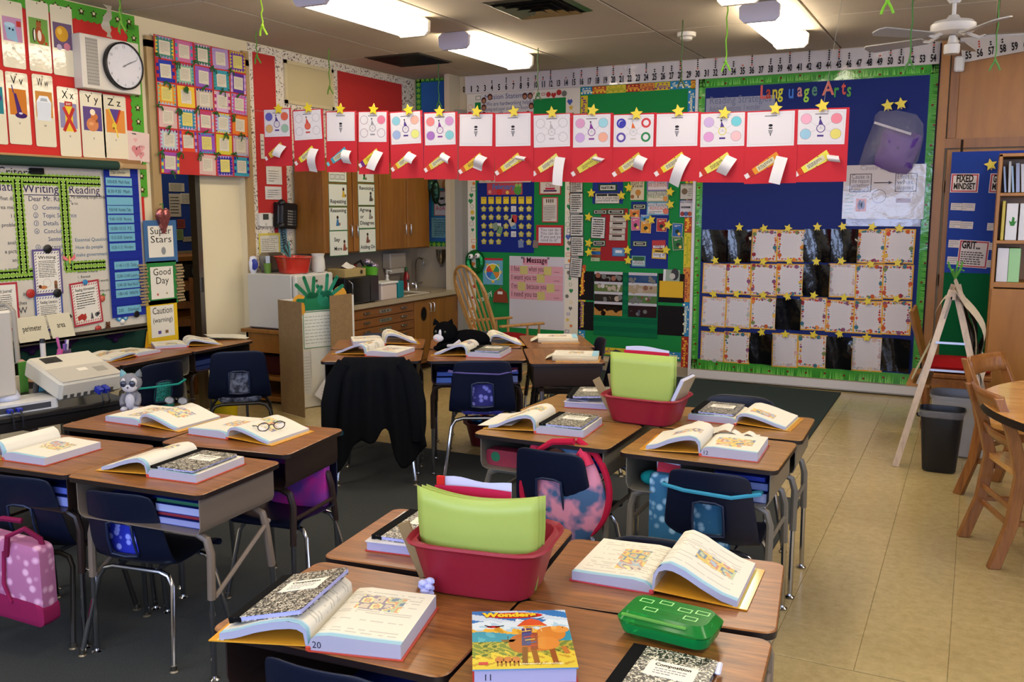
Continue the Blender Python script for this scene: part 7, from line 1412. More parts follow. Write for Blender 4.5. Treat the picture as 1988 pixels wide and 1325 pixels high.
def book(label, x, y, rot, z, thick='R', t1=.030, t2=.016, arch=.05, seed=1, roll=False, lift=0, num=None, glen=.275, gw=.215, cover='#c0452f', group=None, nodetail=False, over='#d99a2c'):
 """origin at the front end of the spine; x to the right, y along the page height"""
 t = thing('open_textbook', label, 'book', MX(x, y, z, rot), 'open textbooks')
 sg = 1 if thick == 'R' else -1; G = glen; nu, nv = (44, 56) if z < .69 else (26, 34) if not nodetail else (14, 18)
 # thick flat block
 top = [(0,.010),(.006,t1*.72),(.018,t1*.97),(.05,t1+.003),(.10,t1+.001),(.16,t1-.001),(gw,t1-.002)]
 def interp(P, s_):
  L_ = [0]; 
  for a, c_ in zip(P, P[1:]): L_.append(L_[-1]+math.hypot(c_[0]-a[0], c_[1]-a[1]))
  d = s_*L_[-1]
  for k in range(len(P)-1):
   if d <= L_[k+1]+1e-9: q = (d-L_[k])/(L_[k+1]-L_[k]+1e-9); return (P[k][0]+(P[k+1][0]-P[k][0])*q, P[k][1]+(P[k+1][1]-P[k][1])*q)
  return P[-1]
 b = B(); fc = page_col(seed, 0); ev = (lambda u, v_: fc(u, 1-v_))
 b.grid(lambda u, v_: (sg*interp(top, u)[0], .004+(G-.008)*v_, interp(top, u)[1]+.002), nu, nv, ev, 'paper', flip=sg < 0)
 pe = '#a9a6b4'  # page edges carry the blue of the window light in their colour
 for yy in (.004, G-.004):
  P = [(0, .003)]+top+[(gw, .003)]; v = [(sg*p, yy, q+.002*(q > .004)) for p, q in P]; b.add(v, [list(range(len(v)))], pe, 'paper')
 b.add([(sg*gw, .004, .003), (sg*gw, G-.004, .003), (sg*gw, G-.004, t1), (sg*gw, .004, t1)], [(0,1,2,3)], '#b3afb6', 'paper'); part('page_block', b, t, auto=40)
 # arched thin side
 if roll: P = [(0,.012),(-.001,.035),(.012,.06),(.035,.072),(.058,.066),(.070,.048),(.066,.030),(.055,.018)]
 else: P = [(0,.012),(.004,t1+arch*.45),(.020,t1+arch*.85),(.045,t1+arch*.98),(.080,t1+arch*.80),(.125,t1+arch*.42),(.175,t2+.012),(gw,t2+.002)]
 Q = [(p+.006 if k < 2 else p, max(.004, q-(t2*(.35+.65*min(1, k/3.))))) for k, (p, q) in enumerate(P)]
 b = B(); fc2 = page_col(seed+50, 1); b.grid(lambda u, v_: (-sg*interp(P, u)[0], .004+(G-.008)*v_, interp(P, u)[1]), nu, nv, lambda u, v_: fc2(1-u, 1-v_), 'paper', flip=sg > 0)
 b.grid(lambda u, v_: (-sg*interp(Q, u)[0], .004+(G-.008)*v_, interp(Q, u)[1]), 14, 2, '#c9c0b0', 'paper', flip=sg < 0)
 for yy in (.004, G-.004):
  K = 14; v = [(-sg*interp(P, k/K)[0], yy, interp(P, k/K)[1]) for k in range(K+1)]+[(-sg*interp(Q, k/K)[0], yy, interp(Q, k/K)[1]) for k in range(K+1)]
  b.add(v, [(k, k+1, K+2+k, K+1+k) for k in range(K)], '#a4a6ba', 'paper')
 a, c_ = interp(P, 1), interp(Q, 1); b.add([(-sg*a[0], .004, a[1]), (-sg*a[0], G-.004, a[1]), (-sg*c_[0], G-.004, c_[1]), (-sg*c_[0], .004, c_[1])], [(0,1,2,3)], '#b3afb6', 'paper'); part('page_arch', b, t, auto=60)
 # covers
 b = B(); x0, x1 = sorted((0, sg*(gw+.006))); b.box(x0, 0, 0, x1, G, .0028, cover, 'gloss'); part('cover', b, t)
 b = B(); xo = -sg*(gw+.025); xi = -sg*.006
 def sl(xa, za, xb, zb_, th): 
  v = [(xa, 0, za), (xb, 0, zb_), (xb, G, zb_), (xa, G, za), (xa, 0, za+th), (xb, 0, zb_+th), (xb, G, zb_+th), (xa, G, za+th)]
  return v, [(0,3,2,1),(4,5,6,7),(0,1,5,4),(2,3,7,6),(0,4,7,3),(1,2,6,5)]
 zi = .0005 if roll else .012
 v, f = sl(xi, zi, xo, .0003, .0028); b.add(v, f, over, 'gloss')
 for k in range(3): u0 = .90-.05*k; b.add([(xi+(xo-xi)*u0, .002, .0031+zi*(1-u0)), (xi+(xo-xi)*(u0+.02), .002, .0031+zi*(1-u0)), (xi+(xo-xi)*(u0+.02), G-.002, .0032+zi*(1-u0)), (xi+(xo-xi)*u0, G-.002, .0032+zi*(1-u0))], [(0,1,2,3)], ('#c9c06a','#d9d9c0','#b0a83a')[k], 'paper')
 part('folded_cover', b, t)
 b = B(); b.box(-.006, 0, 0, .006, G, max(.010, .012), cover if not roll else '#b84a30', 'gloss', ch=.002)
 if num: b.text(num, sg*.02, .0, .022, '#1a1a30', .0, 'c', M=Matrix.Translation((0, .0035, t1*.25)) @ RX(90))
 part('spine', b, t); return t
def two(a, b_):  # angle in degrees between two points
 return math.degrees(atan2(b_[1]-a[1], b_[0]-a[0]))
def notebook(label, M, w=.19, h=.247, th=.012, group='speckled composition notebooks', bend=0):
 t = thing('composition_notebook', label, 'notebook', M, group)
 P = rr(w, h, .012, 3, w/2, h/2)
 part('pages', B().box(.004, .003, .0012, w-.004, h-.003, th-.0012, '#b0b0da', 'paper'), t)  # blue window light put into the page edge colour
 b = B().prism(P, 0, .0013, '#20201e', 'marbled_cover'); b.prism(P, th-.0013, th, '#20201e', 'marbled_cover'); part('cover', b, t)
 b = B().box(-.001, 0, -.0003, .030, h, th+.0006, '#111111', 'cloth'); part('spine_tape', b, t)
 b = B(); cx_, cy_ = w*.57, h*.64; b.prism(rr(.105, .064, .004, 2, cx_, cy_), th, th+.0006, '#e2dccb', 'paper'); b.text('Composition', cx_, cy_+.012, .017, '#17170f', th+.0009, width=.078, bold=.03)
 b.scrib(cx_-.035, cy_-.024, cx_+.035, cy_+.006, 3, '#8a8690', th+.0009, h=.35, seed=3); part('label_plate', b, t); return t
ZF_, ZL_, ZM_, ZB_, ZW_ = .6835, .7005, .7105, .7405, .6905
def at(a, b_, z): return a[0], a[1], two(a, b_), z
# foreground
book('open textbook numbered 20 under a notebook on the front left foreground desk', *at((-1.264, 1.505), (-1.067, 1.557), ZF_), 'R', .036, .018, .030, 3, num='20')
s_ = (-1.264, 1.505); r_ = two(s_, (-1.067, 1.557))
notebook('speckled notebook labelled Composition lying on the arched pages of the front left book', MX(s_[0], s_[1], ZF_, r_) @ Matrix.Translation((-.205, .035, .030)) @ RY(-13.5) @ RZ(-4), th=.013)
book('wide open textbook right of the foreground red tub', *at((-0.683, 2.139), (-0.481, 2.149), ZF_), 'L', .026, .018, .065, 9, cover='#b8323a')
s_ = (-1.509, 2.061); r_ = two(s_, (-1.331, 2.090))
def closed(label, M, w=.215, h=.275, th=.035, top='#c9c4c0', cov='#b8352c', fn=None, nm='textbook'):
 t = thing(nm, label, 'book', M); part('pages', B().box(.004, .004, .0028, w-.004, h-.004, th-.0028, '#a8a6c4', 'paper'), t)  # page edges tinted with the same bluish daylight
 part('back_cover', B().box(0, 0, 0, w, h, .0028, cov, 'gloss'), t); b = B().box(0, 0, th-.0028, w, h, th, top, 'gloss')
 if fn: fn(b, w, h, th)
 part('front_cover', b, t); return t
closed('thick red-covered textbook partly behind the foreground tub, under a notebook', MX(s_[0], s_[1], ZF_, r_), th=.030, top='#d0ccc8')
notebook('speckled notebook beside the foreground tub, on a thick red book', MX(s_[0], s_[1], ZF_, r_) @ Matrix.Translation((.012, .02, .0305)) @ RZ(-3), th=.012)
# camel-covered book
def camel(b, w, h, th):
 z0 = th+.0002; nx_, ny_ = 66, 84
 def col(u, v):
  n_ = .04*sin(u*19+3*sin(v*7))+.03*sin(u*41+v*23)+.02*sin(v*60+u*31)
  if v > .80+n_*.5: 
   return hx('#2f6fae') if n_+.25*sin(u*9+v*30) < .02 else hx('#b9c8d6')
  if v > .66+n_*.6: return hx('#c9d6de') if (v > .72+n_ or h01(fl(u*20), fl(v*26)) > .6) else hx('#9fbcd0')
  if v > .585+.03*sin(u*7+1): return hx('#d2a236') if n_ < .03 else hx('#b8862a')
  if v > .44: return hx('#2f86a0') if n_ < .035 else hx('#4a9ab0')
  if v > .22+n_: 
   q = .5+.5*sin(u*37+3*sin(v*21))*sin(v*43+2*sin(u*17)); return hx('#6f7a34') if q > .6 else hx('#a89a3a') if q > .25 else hx('#4a5a2c')
  return hx('#cdb43a') if sin(u*50+4*sin(v*30))+sin(v*60) > -.9 else hx('#b08a2c')
 b.grid(lambda u, v: (u*w, v*h, z0), nx_, ny_, col, 'gloss')
 def d(x, y, rx, ry, c_, lv=1): b.disc(x*w, y*h, rx*w, z0+.0001*lv, c_, 'gloss', 20, ry=ry*h)
 def L(x0, y0, x1, y1, t_, c_, lv=2): b.line(x0*w, y0*h, x1*w, y1*h, t_*w, z0+.0001*lv, c_, 'gloss')
 # camel
 d(.66,.42,.20,.15,'#b8682a',2); d(.50,.40,.14,.16,'#a85c26',3); d(.80,.56,.15,.13,'#c2782f',4); d(.90,.63,.09,.06,'#cf8a3e',5); d(.84,.66,.03,.03,'#e0a050',6); d(.93,.66,.008,.006,'#2a160c',7); d(.74,.40,.13,.11,'#c98036',5)
 for x0, x1, c_ in ((.52,.50,'#7a4420'),(.60,.62,'#8a4c22'),(.78,.80,'#8a4c22'),(.90,.93,'#b06a2c')): L(x0, .34, x1, .06 if x0 != .90 else .22, .055, c_, 4)
 L(.56,.66,.54,.36,.10,'#4a3a6a',6); L(.63,.58,.61,.30,.07,'#8a3a2a',7); 
 for k in range(6): L(.50+.01*k,.60-.05*k,.60+.01*k,.62-.05*k,.018,('#c9a83a','#3a5a9a','#b8402f')[k % 3],8)
 b.flat([(.46*w,.70*h),(.78*w,.70*h),(.70*w,.80*h),(.62*w,.84*h),(.54*w,.80*h)], z0+.0009, '#c4502a', 'gloss'); L(.50,.70,.74,.70,.02,'#e0a83a',10)
 for k in range(3): L(.54+.08*k,.70,.55+.08*k,.60,.012,'#d9b07a',9)
 # boat, bird, far camels
 b.flat([(.28*w,.47*h),(.44*w,.47*h),(.41*w,.43*h),(.31*w,.43*h)], z0+.0003, '#7a5428', 'gloss'); L(.36,.46,.36,.53,.008,'#4a3018',3); d(.22,.70,.07,.02,'#a82a26',3); L(.13,.73,.20,.70,.02,'#2a3a44',3); L(.24,.70,.33,.72,.02,'#2a4a44',3); L(.68,.83,.76,.86,.014,'#22405a',3)
 for x in (.26, .34, .42): d(x,.14,.045,.05,'#b8703a',2); L(x-.02,.12,x-.02,.04,.014,'#8a5028',2); L(x+.02,.12,x+.02,.04,.014,'#8a5028',2)
 b.flat([((.45+p*.30)*w, (.905+q*.055)*h) for p, q in [(cos(a*pi/9), sin(a*pi/9)) for a in range(18)]], z0+.0006, '#b8281f', 'gloss')
 b.text('Wonders', .40*w, .880*h, .030, '#e6bf2c', z0+.0012, 'c', 'gloss', width=.56*w, bold=.06); b.text('Wonders', .405*w, .878*h, .030, '#7a2a14', z0+.0009, 'c', 'gloss', width=.57*w, bold=.09)
 b.text('Literature Anthology', .66*w, .055*h, .011, '#e8e0b0', z0+.0012, 'c', 'gloss', width=.42*w, bold=.02); b.rect(.06*w, .065*h, .15*w, .11*h, z0+.0006, '#b8323a', 'gloss')
zt_ = .683+.036; fl_, fr_ = (-0.866, 1.539), (-0.675, 1.640)
Mc = MX(fl_[0], fl_[1], ZF_, two(fl_, fr_)+1.5)
t = closed('thick closed textbook titled Wonders with a decorated camel on its cover', Mc, w=.218, h=.275, th=.036, top='#5a8ab0', fn=camel)
b = B(); b.text('11', .03, 0, .02, '#1a1a2a', 0, M=Matrix.Translation((0, .0035, .010)) @ RX(90)); part('handwritten_number', b, t)
nl, nr = (-0.625, 1.846), (-0.460, 1.870); rot_ = two(nl, nr)
notebook('speckled notebook labelled Composition at the bottom edge, below the green pencil box', MX(nl[0], nl[1], ZF_, rot_-7) @ Matrix.Translation((0, -.247, 0)), th=.012)
single('sticky_eraser', B().box(0,0,0,.012,.05,.007,'#c9ccdf','plastic',ch=.003), 'small white eraser stick on the bottom edge notebook', 'eraser', MX(nl[0], nl[1], ZF_+.0125, rot_) @ Matrix.Translation((.185, -.09, 0)))
# green pencil box
c = (-0.542, 1.879); t = thing('pencil_box', 'translucent green plastic pencil box on the foreground desk', 'pencil box', MX(-.572, 1.938, .6965, -4))
b = B(); P0, P1, P2 = rr(.205,.118,.03,5), rr(.222,.130,.03,5), rr(.200,.108,.03,5); n = len(P0)
v = [(p, q, 0) for p, q in P0]+[(p, q, .026) for p, q in P1]; b.add(v, [(i, (i+1) % n, n+(i+1) % n, n+i) for i in range(n)]+[list(range(n))[::-1]], '#0f9a4a', 'green_clear'); part('box_base', b, t)
b = B(); v = [(p, q, .027) for p, q in P1]+[(p*1.01, q*1.01, .031) for p, q in P1]+[(p, q, .046) for p, q in P2]+[(p*.96, q*.94, .050) for p, q in P2]; b.add(v, [(k*n+i, k*n+(i+1) % n, (k+1)*n+(i+1) % n, (k+1)*n+i) for k in range(3) for i in range(n)]+[list(range(3*n, 4*n))], '#28923a', 'green_clear')
b.box(-.095,-.064,.040,.060,-.056,.047,'#7ac05a','green_clear',ch=.002); 
for x_, y_ in ((-.065,.02),(-.02,.03),(.03,.015),(.07,.02),(-.04,-.02),(.055,-.02)): b.frame(x_-.016,y_-.010,x_+.016,y_+.010,.003,.0505,'#8fd07a','plastic')
part('lid', b, t); b = B()
for k in range(5): b.tube([(-.085+.01*k,-.035+.017*k,.010),(.075,-.04+.018*k,.011)], .005, ('#c9b02a','#b0402f','#1f6aa0','#1c1c1c','#d0ccc0')[k], 'plastic', 6)
b.box(.02,-.04,.012,.08,.03,.024,'#143a2a','matte',ch=.004); part('pencils_inside', b, t)

# red supply tubs
def folder(w, h, col, bow=.02, ti=0): return B().grid(lambda u, v: ((u-.5)*w*(.86+.14*min(1, v*1.8)), bow*(1-(2*u-1)**2)*-1, (v)*h-.012*(1-(2*u-1)**2)*(v > .5)*(bow > .015)), 16, 6, col, 'plastic')
def supply_tub(tag_, M, zf, n_f, bow, wf, hf, tilt=4):
 t = basin('supply_tub', 'dark red supply tub of lime folders on the %s' % tag_, M, .352, .275, .125*(1.12 if zf < .7 else 1), '#8a1a2c', 'plastic', sq=5)
 for k in range(n_f):
  o = folder(wf, hf-.004*k, ('#a2b556','#9db052','#98ab4e')[k % 3], bow); o = single('plastic_folder', o, 'lime green folder, %s of the row in the tub on the %s' % (('front','second','third')[k], tag_), 'folder', M @ Matrix.Translation((-.0+.004*k, -.062+.012*k, .012)) @ RX(tilt-2*k) @ RZ(0), 'lime folders in the tub on the %s' % tag_, auto=180); m = o.modifiers.new('s', 'SOLIDIFY'); m.thickness = .0022
 return t
FT = MX(-1.092, 2.02, ZF_, 9); supply_tub('foreground desks', FT, ZF_, 3, .030, .322, .258, 3)
t = thing('folder_papers', 'white and pink papers rising behind the foreground lime folders', 'papers', FT @ Matrix.Translation((-.035, .0, .012)))
part('pink_folder', B().grid(lambda u, v: ((u-.5)*.21, .01*sin(u*3), v*.242), 8, 4, '#c02048', 'paper'), t, RX(2), auto=180); part('white_paper', B().grid(lambda u, v: ((u-.5)*.205, .012+.008*sin(u*5), v*(.258+.004*sin(u*8))), 10, 4, '#c9c9e0', 'paper'), t, auto=180); part('red_tab', B().box(-.105,.004,.22,-.085,.014,.262,'#c0241c','paper'), t)
b = B()
for k, (x_, r_) in enumerate(((-.155,-24),(-.150,-6),(-.145,10))): b.box(-.018,-.004,0,.018,.004,.155+.01*k,'#8a7450','matte',M=Matrix.Translation((x_,-.04+.04*k,.012)) @ RY(r_), ch=.002)
single('wooden_rulers', b, 'wooden sticks leaning at the left end of the foreground tub', 'sticks', FT)
c = (-1.180, 1.865); b = B()
for k in range(9): b.ball((.010*cos(k*2.4), .010*sin(k*2.4), .014+.004*k), (.013,.010,.009), '#b4b8e4', 'paper', 7, 5)
b.ball((.004,0,.007), (.018,.014,.007), '#1a1a22', 'matte'); single('crumpled_tissue', b, 'small crumpled white tissue at the left foot of the foreground tub', 'tissue', MX(c[0], c[1], ZF_))
MT = MX(-1.285, 3.90, ZM_, -3); supply_tub('middle desks', MT, ZM_, 2, .004, .300, .300, 2)
t = thing('folder_papers', 'white and red papers behind the lime folders on the middle desks', 'papers', MT @ Matrix.Translation((-.015, .02, .012)))
part('pink_folder', B().grid(lambda u, v: ((u-.5)*.215, .01*sin(u*3), v*.298), 8, 4, '#c02040', 'paper'), t, auto=180); part('white_paper', B().grid(lambda u, v: ((u-.5)*.21, .014+.006*sin(u*5), v*(.312+.006*sin(u*4))), 10, 4, '#c9c9e0', 'paper'), t, auto=180)
b = B()
for k, (x_, r_) in enumerate(((-.150,-30),(-.150,-12))): b.box(-.020,-.003,0,.020,.003,.185,'#8f7a58','matte',M=Matrix.Translation((x_,-.02+.05*k,.012)) @ RY(r_), ch=.002)
single('wooden_rulers', b, 'wooden sticks leaning at the left end of the tub on the middle desks', 'sticks', MT)
t = thing('standing_notebook', 'slim white-edged notebook leaning out of the right end of the middle tub', 'notebook', MT @ Matrix.Translation((.10, -.02, .02)) @ RY(24)); part('cover', B().box(0,-.08,0,.002,.08,.22,'#3a4048','plastic'), t); part('pages', B().box(.002,-.078,.002,.018,.078,.218,'#b9bcd0','paper'), t); part('cover', B().box(.018,-.08,0,.020,.08,.22,'#9a8a70','plastic'), t)

# left cluster
p = (-2.605, 2.262); q = (-2.383, 2.283)
book('open textbook under a notebook on the tan-sided left desk', *at(p, q, ZL_), 'R', .030, .014, .035, 12)
notebook('speckled notebook lying on the open book of the tan-sided left desk', MX(p[0], p[1], ZL_, two(p, q)) @ Matrix.Translation((.010, .010, .034)) @ RZ(0), th=.008)
p = (-3.279, 2.175); q = (-3.054, 2.193); book('open textbook with tightly rolled pages at the left edge', *at(p, q, ZL_), 'R', .030, .012, .03, 17, roll=True)
p = (-2.744, 2.801); q = (-2.528, 2.805); book('open textbook with eyeglasses resting on its right page', *at(p, q, ZL_), 'L', .028, .012, .03, 21)
GB = MX(p[0], p[1], ZL_, two(p, q))
def glasses(label, M, col='#1a1412', lens=True):
 t = thing('eyeglasses', label, 'glasses', M)
 for s_ in (-1, 1):
  b = B(); b.tube([(s_*.034+.024*cos(a*pi/7), .0, .020+.017*sin(a*pi/7)) for a in range(14)], .0022, col, 'gloss', 6, closed=True); part('rim', b, t)
  part('lens', B().disc(s_*.034, .020, .023, 0, '#ffffff', 'clear_film', 14, ry=.016, M=RX(90)), t)
  part('temple', B().tube([(s_*.060,0,.026),(s_*.060,.015,.026),(s_*(.050-.012*s_),.09,.012),(s_*.03,.115,.004)], .0024, col, 'gloss', 6), t)
 part('bridge', B().tube([(-.010,0,.024),(0,0,.028),(.010,0,.024)], .0022, col, 'gloss', 6), t); return t
glasses('dark eyeglasses lying on the open book near the right of the left cluster', GB @ Matrix.Translation((.155, .10, .034)) @ RZ(60), '#2a1c18')
p = (-3.263, 2.807); q = (-3.047, 2.809); book('open textbook with black folded frames at its top, beside the grey plush', *at(p, q, ZL_), 'L', .026, .012, .035, 25)
glasses('black folded eyeglasses on the spine of the book beside the grey plush', MX(p[0], p[1], ZL_, two(p, q)) @ Matrix.Translation((.02, .20, .062)) @ RZ(15), '#0c0c0c')
# middle cluster
p = (-1.625, 3.439); q = (-1.393, 3.457); book('open textbook under a notebook on the middle left front desk', *at(p, q, ZM_), 'R', .032, .013, .045, 31)
notebook('speckled notebook on the open book above the pink backpack', MX(p[0], p[1], ZM_, two(p, q)) @ Matrix.Translation((.015, .012, .036)) @ RZ(-1), th=.009)
b = B().grid(lambda u, v: (-.27+.16*u, .01+.26*v, .010+.014*u), 4, 4, '#d3cfc4', 'paper'); single('loose_page', b, 'loose white page along the left cover of the middle left book', 'paper', MX(p[0], p[1], ZM_, two(p, q)), auto=180)
p = (-0.902, 3.398); q = (-0.669, 3.410); book('open textbook on the middle right front desk', *at(p, q, ZM_), 'R', .036, .016, .040, 37, num='12')
b = B(); M_ = MX(p[0], p[1], ZM_, two(p, q))
b.grid(lambda u, v: (-.10+.17*u, .24+.08*v, .045+.012*sin(u*9)+.01*v), 8, 3, '#cfcaba', 'paper'); b.grid(lambda u, v: (.06+.12*u, .245+.06*v, .040+.008*sin(u*12)), 8, 3, '#d6d2c4', 'paper'); single('torn_papers', b, 'curled loose papers at the top of the middle right open book', 'papers', M_, auto=180)
p = (-1.725, 3.974); q = (-1.519, 4.014); closed('thick textbook beside the middle tub, under a bent notebook', MX(p[0], p[1], ZM_, two(p, q)), th=.030, top='#d0ccd4', cov='#a82a30')
notebook('speckled notebook on the thick book left of the middle tub', MX(p[0], p[1], ZM_, two(p, q)) @ Matrix.Translation((.012, .01, .044)) @ RY(-3) @ RZ(3), th=.010)
single('paper_stack', B().grid(lambda u, v: (.01+.20*u, .008+.24*v, .032+.006*sin(u*7)), 8, 3, '#b0b4dc', 'paper'), 'white papers between the thick book and notebook left of the middle tub', 'papers', MX(p[0], p[1], ZM_, two(p, q)), auto=180)
p = (-0.902, 3.972); q = (-0.682, 3.965); book('open textbook under a notebook on the middle right rear desk', *at(p, q, ZM_), 'L', .028, .013, .030, 41)
notebook('speckled notebook on the open book at the middle right rear desk', MX(p[0], p[1], ZM_, two(p, q)) @ Matrix.Translation((-.205, .02, .032)) @ RZ(3), th=.009)
# rear cluster
for (a, c_, th_, ar, sd_, lb) in (((-3.393, 4.683), (-3.148, 4.715), 'R', .045, 51, 'open textbook on the desk behind the black jacket'), ((-3.547, 5.128), (-3.383, 5.265), 'L', .05, 55, 'open textbook on the rear desk beside the trifold'),
  ((-2.803, 4.934), (-2.577, 4.981), 'R', .05, 59, 'open textbook left of the notebook on the purple pouch desk'), ((-2.890, 5.405), (-2.724, 5.515), 'L', .05, 63, 'open textbook right of the cat plush')):
 book(lb, a[0], a[1], two(a, c_) if abs(two(a, c_)-28) < 25 else 28, ZB_, th_, .030, .014, ar, sd_, nodetail=True)
p = (-2.803, 4.934); q = (-2.577, 4.981); notebook('speckled notebook on the rear desk behind the purple pouch chair', MX(p[0], p[1], ZB_, two(p, q)) @ Matrix.Translation((.02, .01, .035)), th=.008)
def flatbook(label, fl0, fr0, bl0, seed, z):
 rot = two(fl0, fr0); t = thing('open_textbook', label, 'book', MX(fl0[0], fl0[1], z, rot), 'open textbooks'); w = .275; h = .215
 fc = page_col(seed, 0, band=False)
 b = B(); b.grid(lambda u, v: (u*w, .004+v*h, .036+.003*sin(v*3)), 30, 24, lambda u, v: hx('#8fb8c9') if u > .88 else fc(u, v), 'paper'); b.box(0, .003, .003, w, h, .034, '#c9bda0', 'paper'); part('page_block', b, t, auto=180)
 part('cover', B().box(.02, -.012, 0, w+.012, h+.01, .003, '#d39a34', 'gloss'), t); part('loose_leaf', B().grid(lambda u, v: (-.05+.06*u, .05+v*.14, .004+.03*u), 4, 4, '#cfc8b0', 'paper'), t, auto=180)
flatbook('textbook open at a picture page on the nearer sideways rear desk', (-2.261, 5.031), (-1.999, 5.120), (-2.550, 5.630), 72, ZB_); flatbook('textbook open at an orange picture page on the farther sideways rear desk', (-2.661, 5.683), (-2.416, 5.806), (-3.007, 6.310), 75, ZB_)
# desks against the whiteboard wall
p = (-4.896, 4.228); q = (-4.915, 4.493); book('open textbook between projector and Caution card', p[0], p[1], two(p, q), ZW_, 'R', .020, .010, .015, 81, nodetail=True)
p = (-4.928, 4.700); q = (-4.800, 4.876); book('open textbook with a rolled page near the side door', p[0], p[1], two(p, q), ZW_, 'L', .018, .010, .035, 85, nodetail=True)
c = (-5.028, 5.181); b = B(); 
for k in range(3): b.grid(lambda u, v: ((u-.5)*.28, (v-.5)*.22, .004+.006*k+.012*sin(u*3+k)), 8, 4, '#c9c5b6', 'paper', M=RZ(10*k))
single('loose_papers', b, 'loose white papers at the right end of the wall desks', 'papers', MX(c[0], c[1], ZW_, 40), auto=180)
c = (-5.196, 4.763)

# plush cat and plush husky
c = (-3.065, 5.137); t = thing('cat_plush', 'black and white cat plush lying on the rear desk', 'plush toy', MX(c[0], c[1]+.02, ZB_, 20, 1.0))
b = B(); b.ball((.13,.04,.065), (.14,.09,.065), '#0b0b0d', 'fur', 18, 12); b.ball((.0,-.01,.03), (.08,.07,.03), '#0b0b0d', 'fur'); part('body', b, t)
b = B(); b.ball((-.02,0,.115), (.082,.075,.072), '#0b0b0d', 'fur', 18, 12)
for s_ in (-1, 1): b.lathe([(.024,0),(.016,.02),(.001,.042)], '#0b0b0d', 'fur', 10, M=Matrix.Translation((-.035+s_*.045,0,.165)) @ RY(s_*18))
h_ = part('head', b, t); b = B(); b.ball((-.055,-.062,.085), (.036,.026,.026), '#c4c2c8', 'fur'); b.ball((-.068,-.080,.080), (.012,.010,.008), '#c99a9a', 'matte'); b.ball((-.042,-.066,.115), (.012,.012,.026), '#c4c2c8', 'fur'); part('muzzle', b, h_)
b = B(); b.ball((-.072,-.058,.125), .010, '#20281c', 'gloss'); b.ball((-.010,-.068,.125), .010, '#20281c', 'gloss'); part('eyes', b, h_)
part('tail', B().tube([(.26,.05,.04),(.28,-.02,.03),(.20,-.07,.025),(.10,-.08,.022)], .016, '#0b0b0d', 'fur', 8), t); part('paw', B().tube([(-.01,-.06,.03),(.05,-.085,.04),(.09,-.07,.07)], .012, '#b8b6bc', 'fur', 8), t)
for x_ in (-.06,.03): part('paw', B().ball((x_,-.06,.018), (.03,.035,.018), '#0b0b0d', 'fur'), t)
c = (-3.563, 3.035); t = thing('husky_plush', 'grey and white big-eyed husky plush sitting by the projector', 'plush toy', MX(c[0], c[1], ZL_, 30, .93))
b = B(); b.ball((0,0,.055), (.045,.042,.055), '#74747a', 'fur', 14, 10); b.ball((0,-.022,.05), (.028,.028,.045), '#b8b6ba', 'fur'); part('body', b, t)
b = B(); b.ball((0,-.005,.145), (.055,.048,.05), '#7c7c82', 'fur', 16, 10); h_ = part('head', b, t); b = B(); b.ball((0,-.030,.128), (.040,.026,.030), '#c2c0c2', 'fur'); b.ball((-.022,-.032,.15), (.020,.02,.026), '#c2c0c2', 'fur'); b.ball((.022,-.032,.15), (.020,.02,.026), '#c2c0c2', 'fur'); part('face_mask', b, h_)
for s_ in (-1, 1):
 b = B(); b.ball((s_*.022,-.050,.147), (.016,.009,.017), '#1c2438', 'gloss'); b.ball((s_*.022-.003,-.056,.150), .0022, '#ffffff', 'gloss'); part('eye', b, h_)  # tiny white ball is a highlight modelled onto the eye
 part('ear', B().lathe([(.020,0),(.014,.018),(.001,.036)], '#6a7074' if s_ > 0 else '#6f97a0', 'fur', 10, M=Matrix.Translation((s_*.036,0,.180)) @ RY(s_*18)), h_); part('paw', B().ball((s_*.030,-.038,.014), (.018,.024,.014), '#bdbbc0', 'fur'), t); part('arm', B().tube([(s_*.035,-.01,.085),(s_*.042,-.03,.055),(s_*.034,-.045,.035)], .013, '#74747a', 'fur', 8), t)
part('nose', B().ball((0,-.056,.128), .005, '#1a1416', 'gloss'), h_)

# ---------------------------------------------------------------- right side: closet, bookcase, easel, bins, table and chairs
YC = 8.78; x0 = -.372
t = thing('closet_front', 'brown wooden closet front right of the blue board', 'closet', None)
part('post', B().box(x0, YC, 0, -.30, 8.83, 3.06, '#8a5522', 'door_wood'), t); part('transom', B().box(-.30, YC-.012, 2.17, XR, 8.83, 2.25, '#8a5522', 'cabinet_wood'), t); part('head_rail', B().box(-.30, YC-.005, 2.98, XR, 8.83, 3.06, '#8a5522', 'cabinet_wood'), t)
part('edge_strip', B().box(x0-.012, YC-.01, .02, x0, 8.82, 3.04, '#201420', 'matte'), t)
for k in range(4): 
 a = -.29+.95*k; part('upper_panel', B().box(a+.07, YC+.012, 2.25, a+.94, 8.83, 2.98, '#9a6526', 'door_wood'), t); part('stile', B().box(a, YC, 2.25, a+.07, 8.83, 2.98, '#8a5522', 'cabinet_wood', ch=.004), t)
 d = part('closet_door', B().box(a+.01, YC+.004, .05, a+.93, 8.83, 2.16, '#9a6526', 'door_wood', ch=.004), t)
 for zz_ in (1.85, 1.05): part('hinge', B().tube([(a+.004, YC-.004, zz_-.05), (a+.004, YC-.004, zz_+.05)], .007, '#a09078', 'steel', 6), d)
u0 = (-0.209, 2.868); u1 = (0.235, 2.927); a = math.degrees(atan2(u1[1]-u0[1], u1[0]-u0[0]))
b = B(); L_ = 1.6; b.grid(lambda u, v: (L_*u, .21*v, .006*sin(u*19)*v), 30, 3, '#bdb6ae', 'laminate')
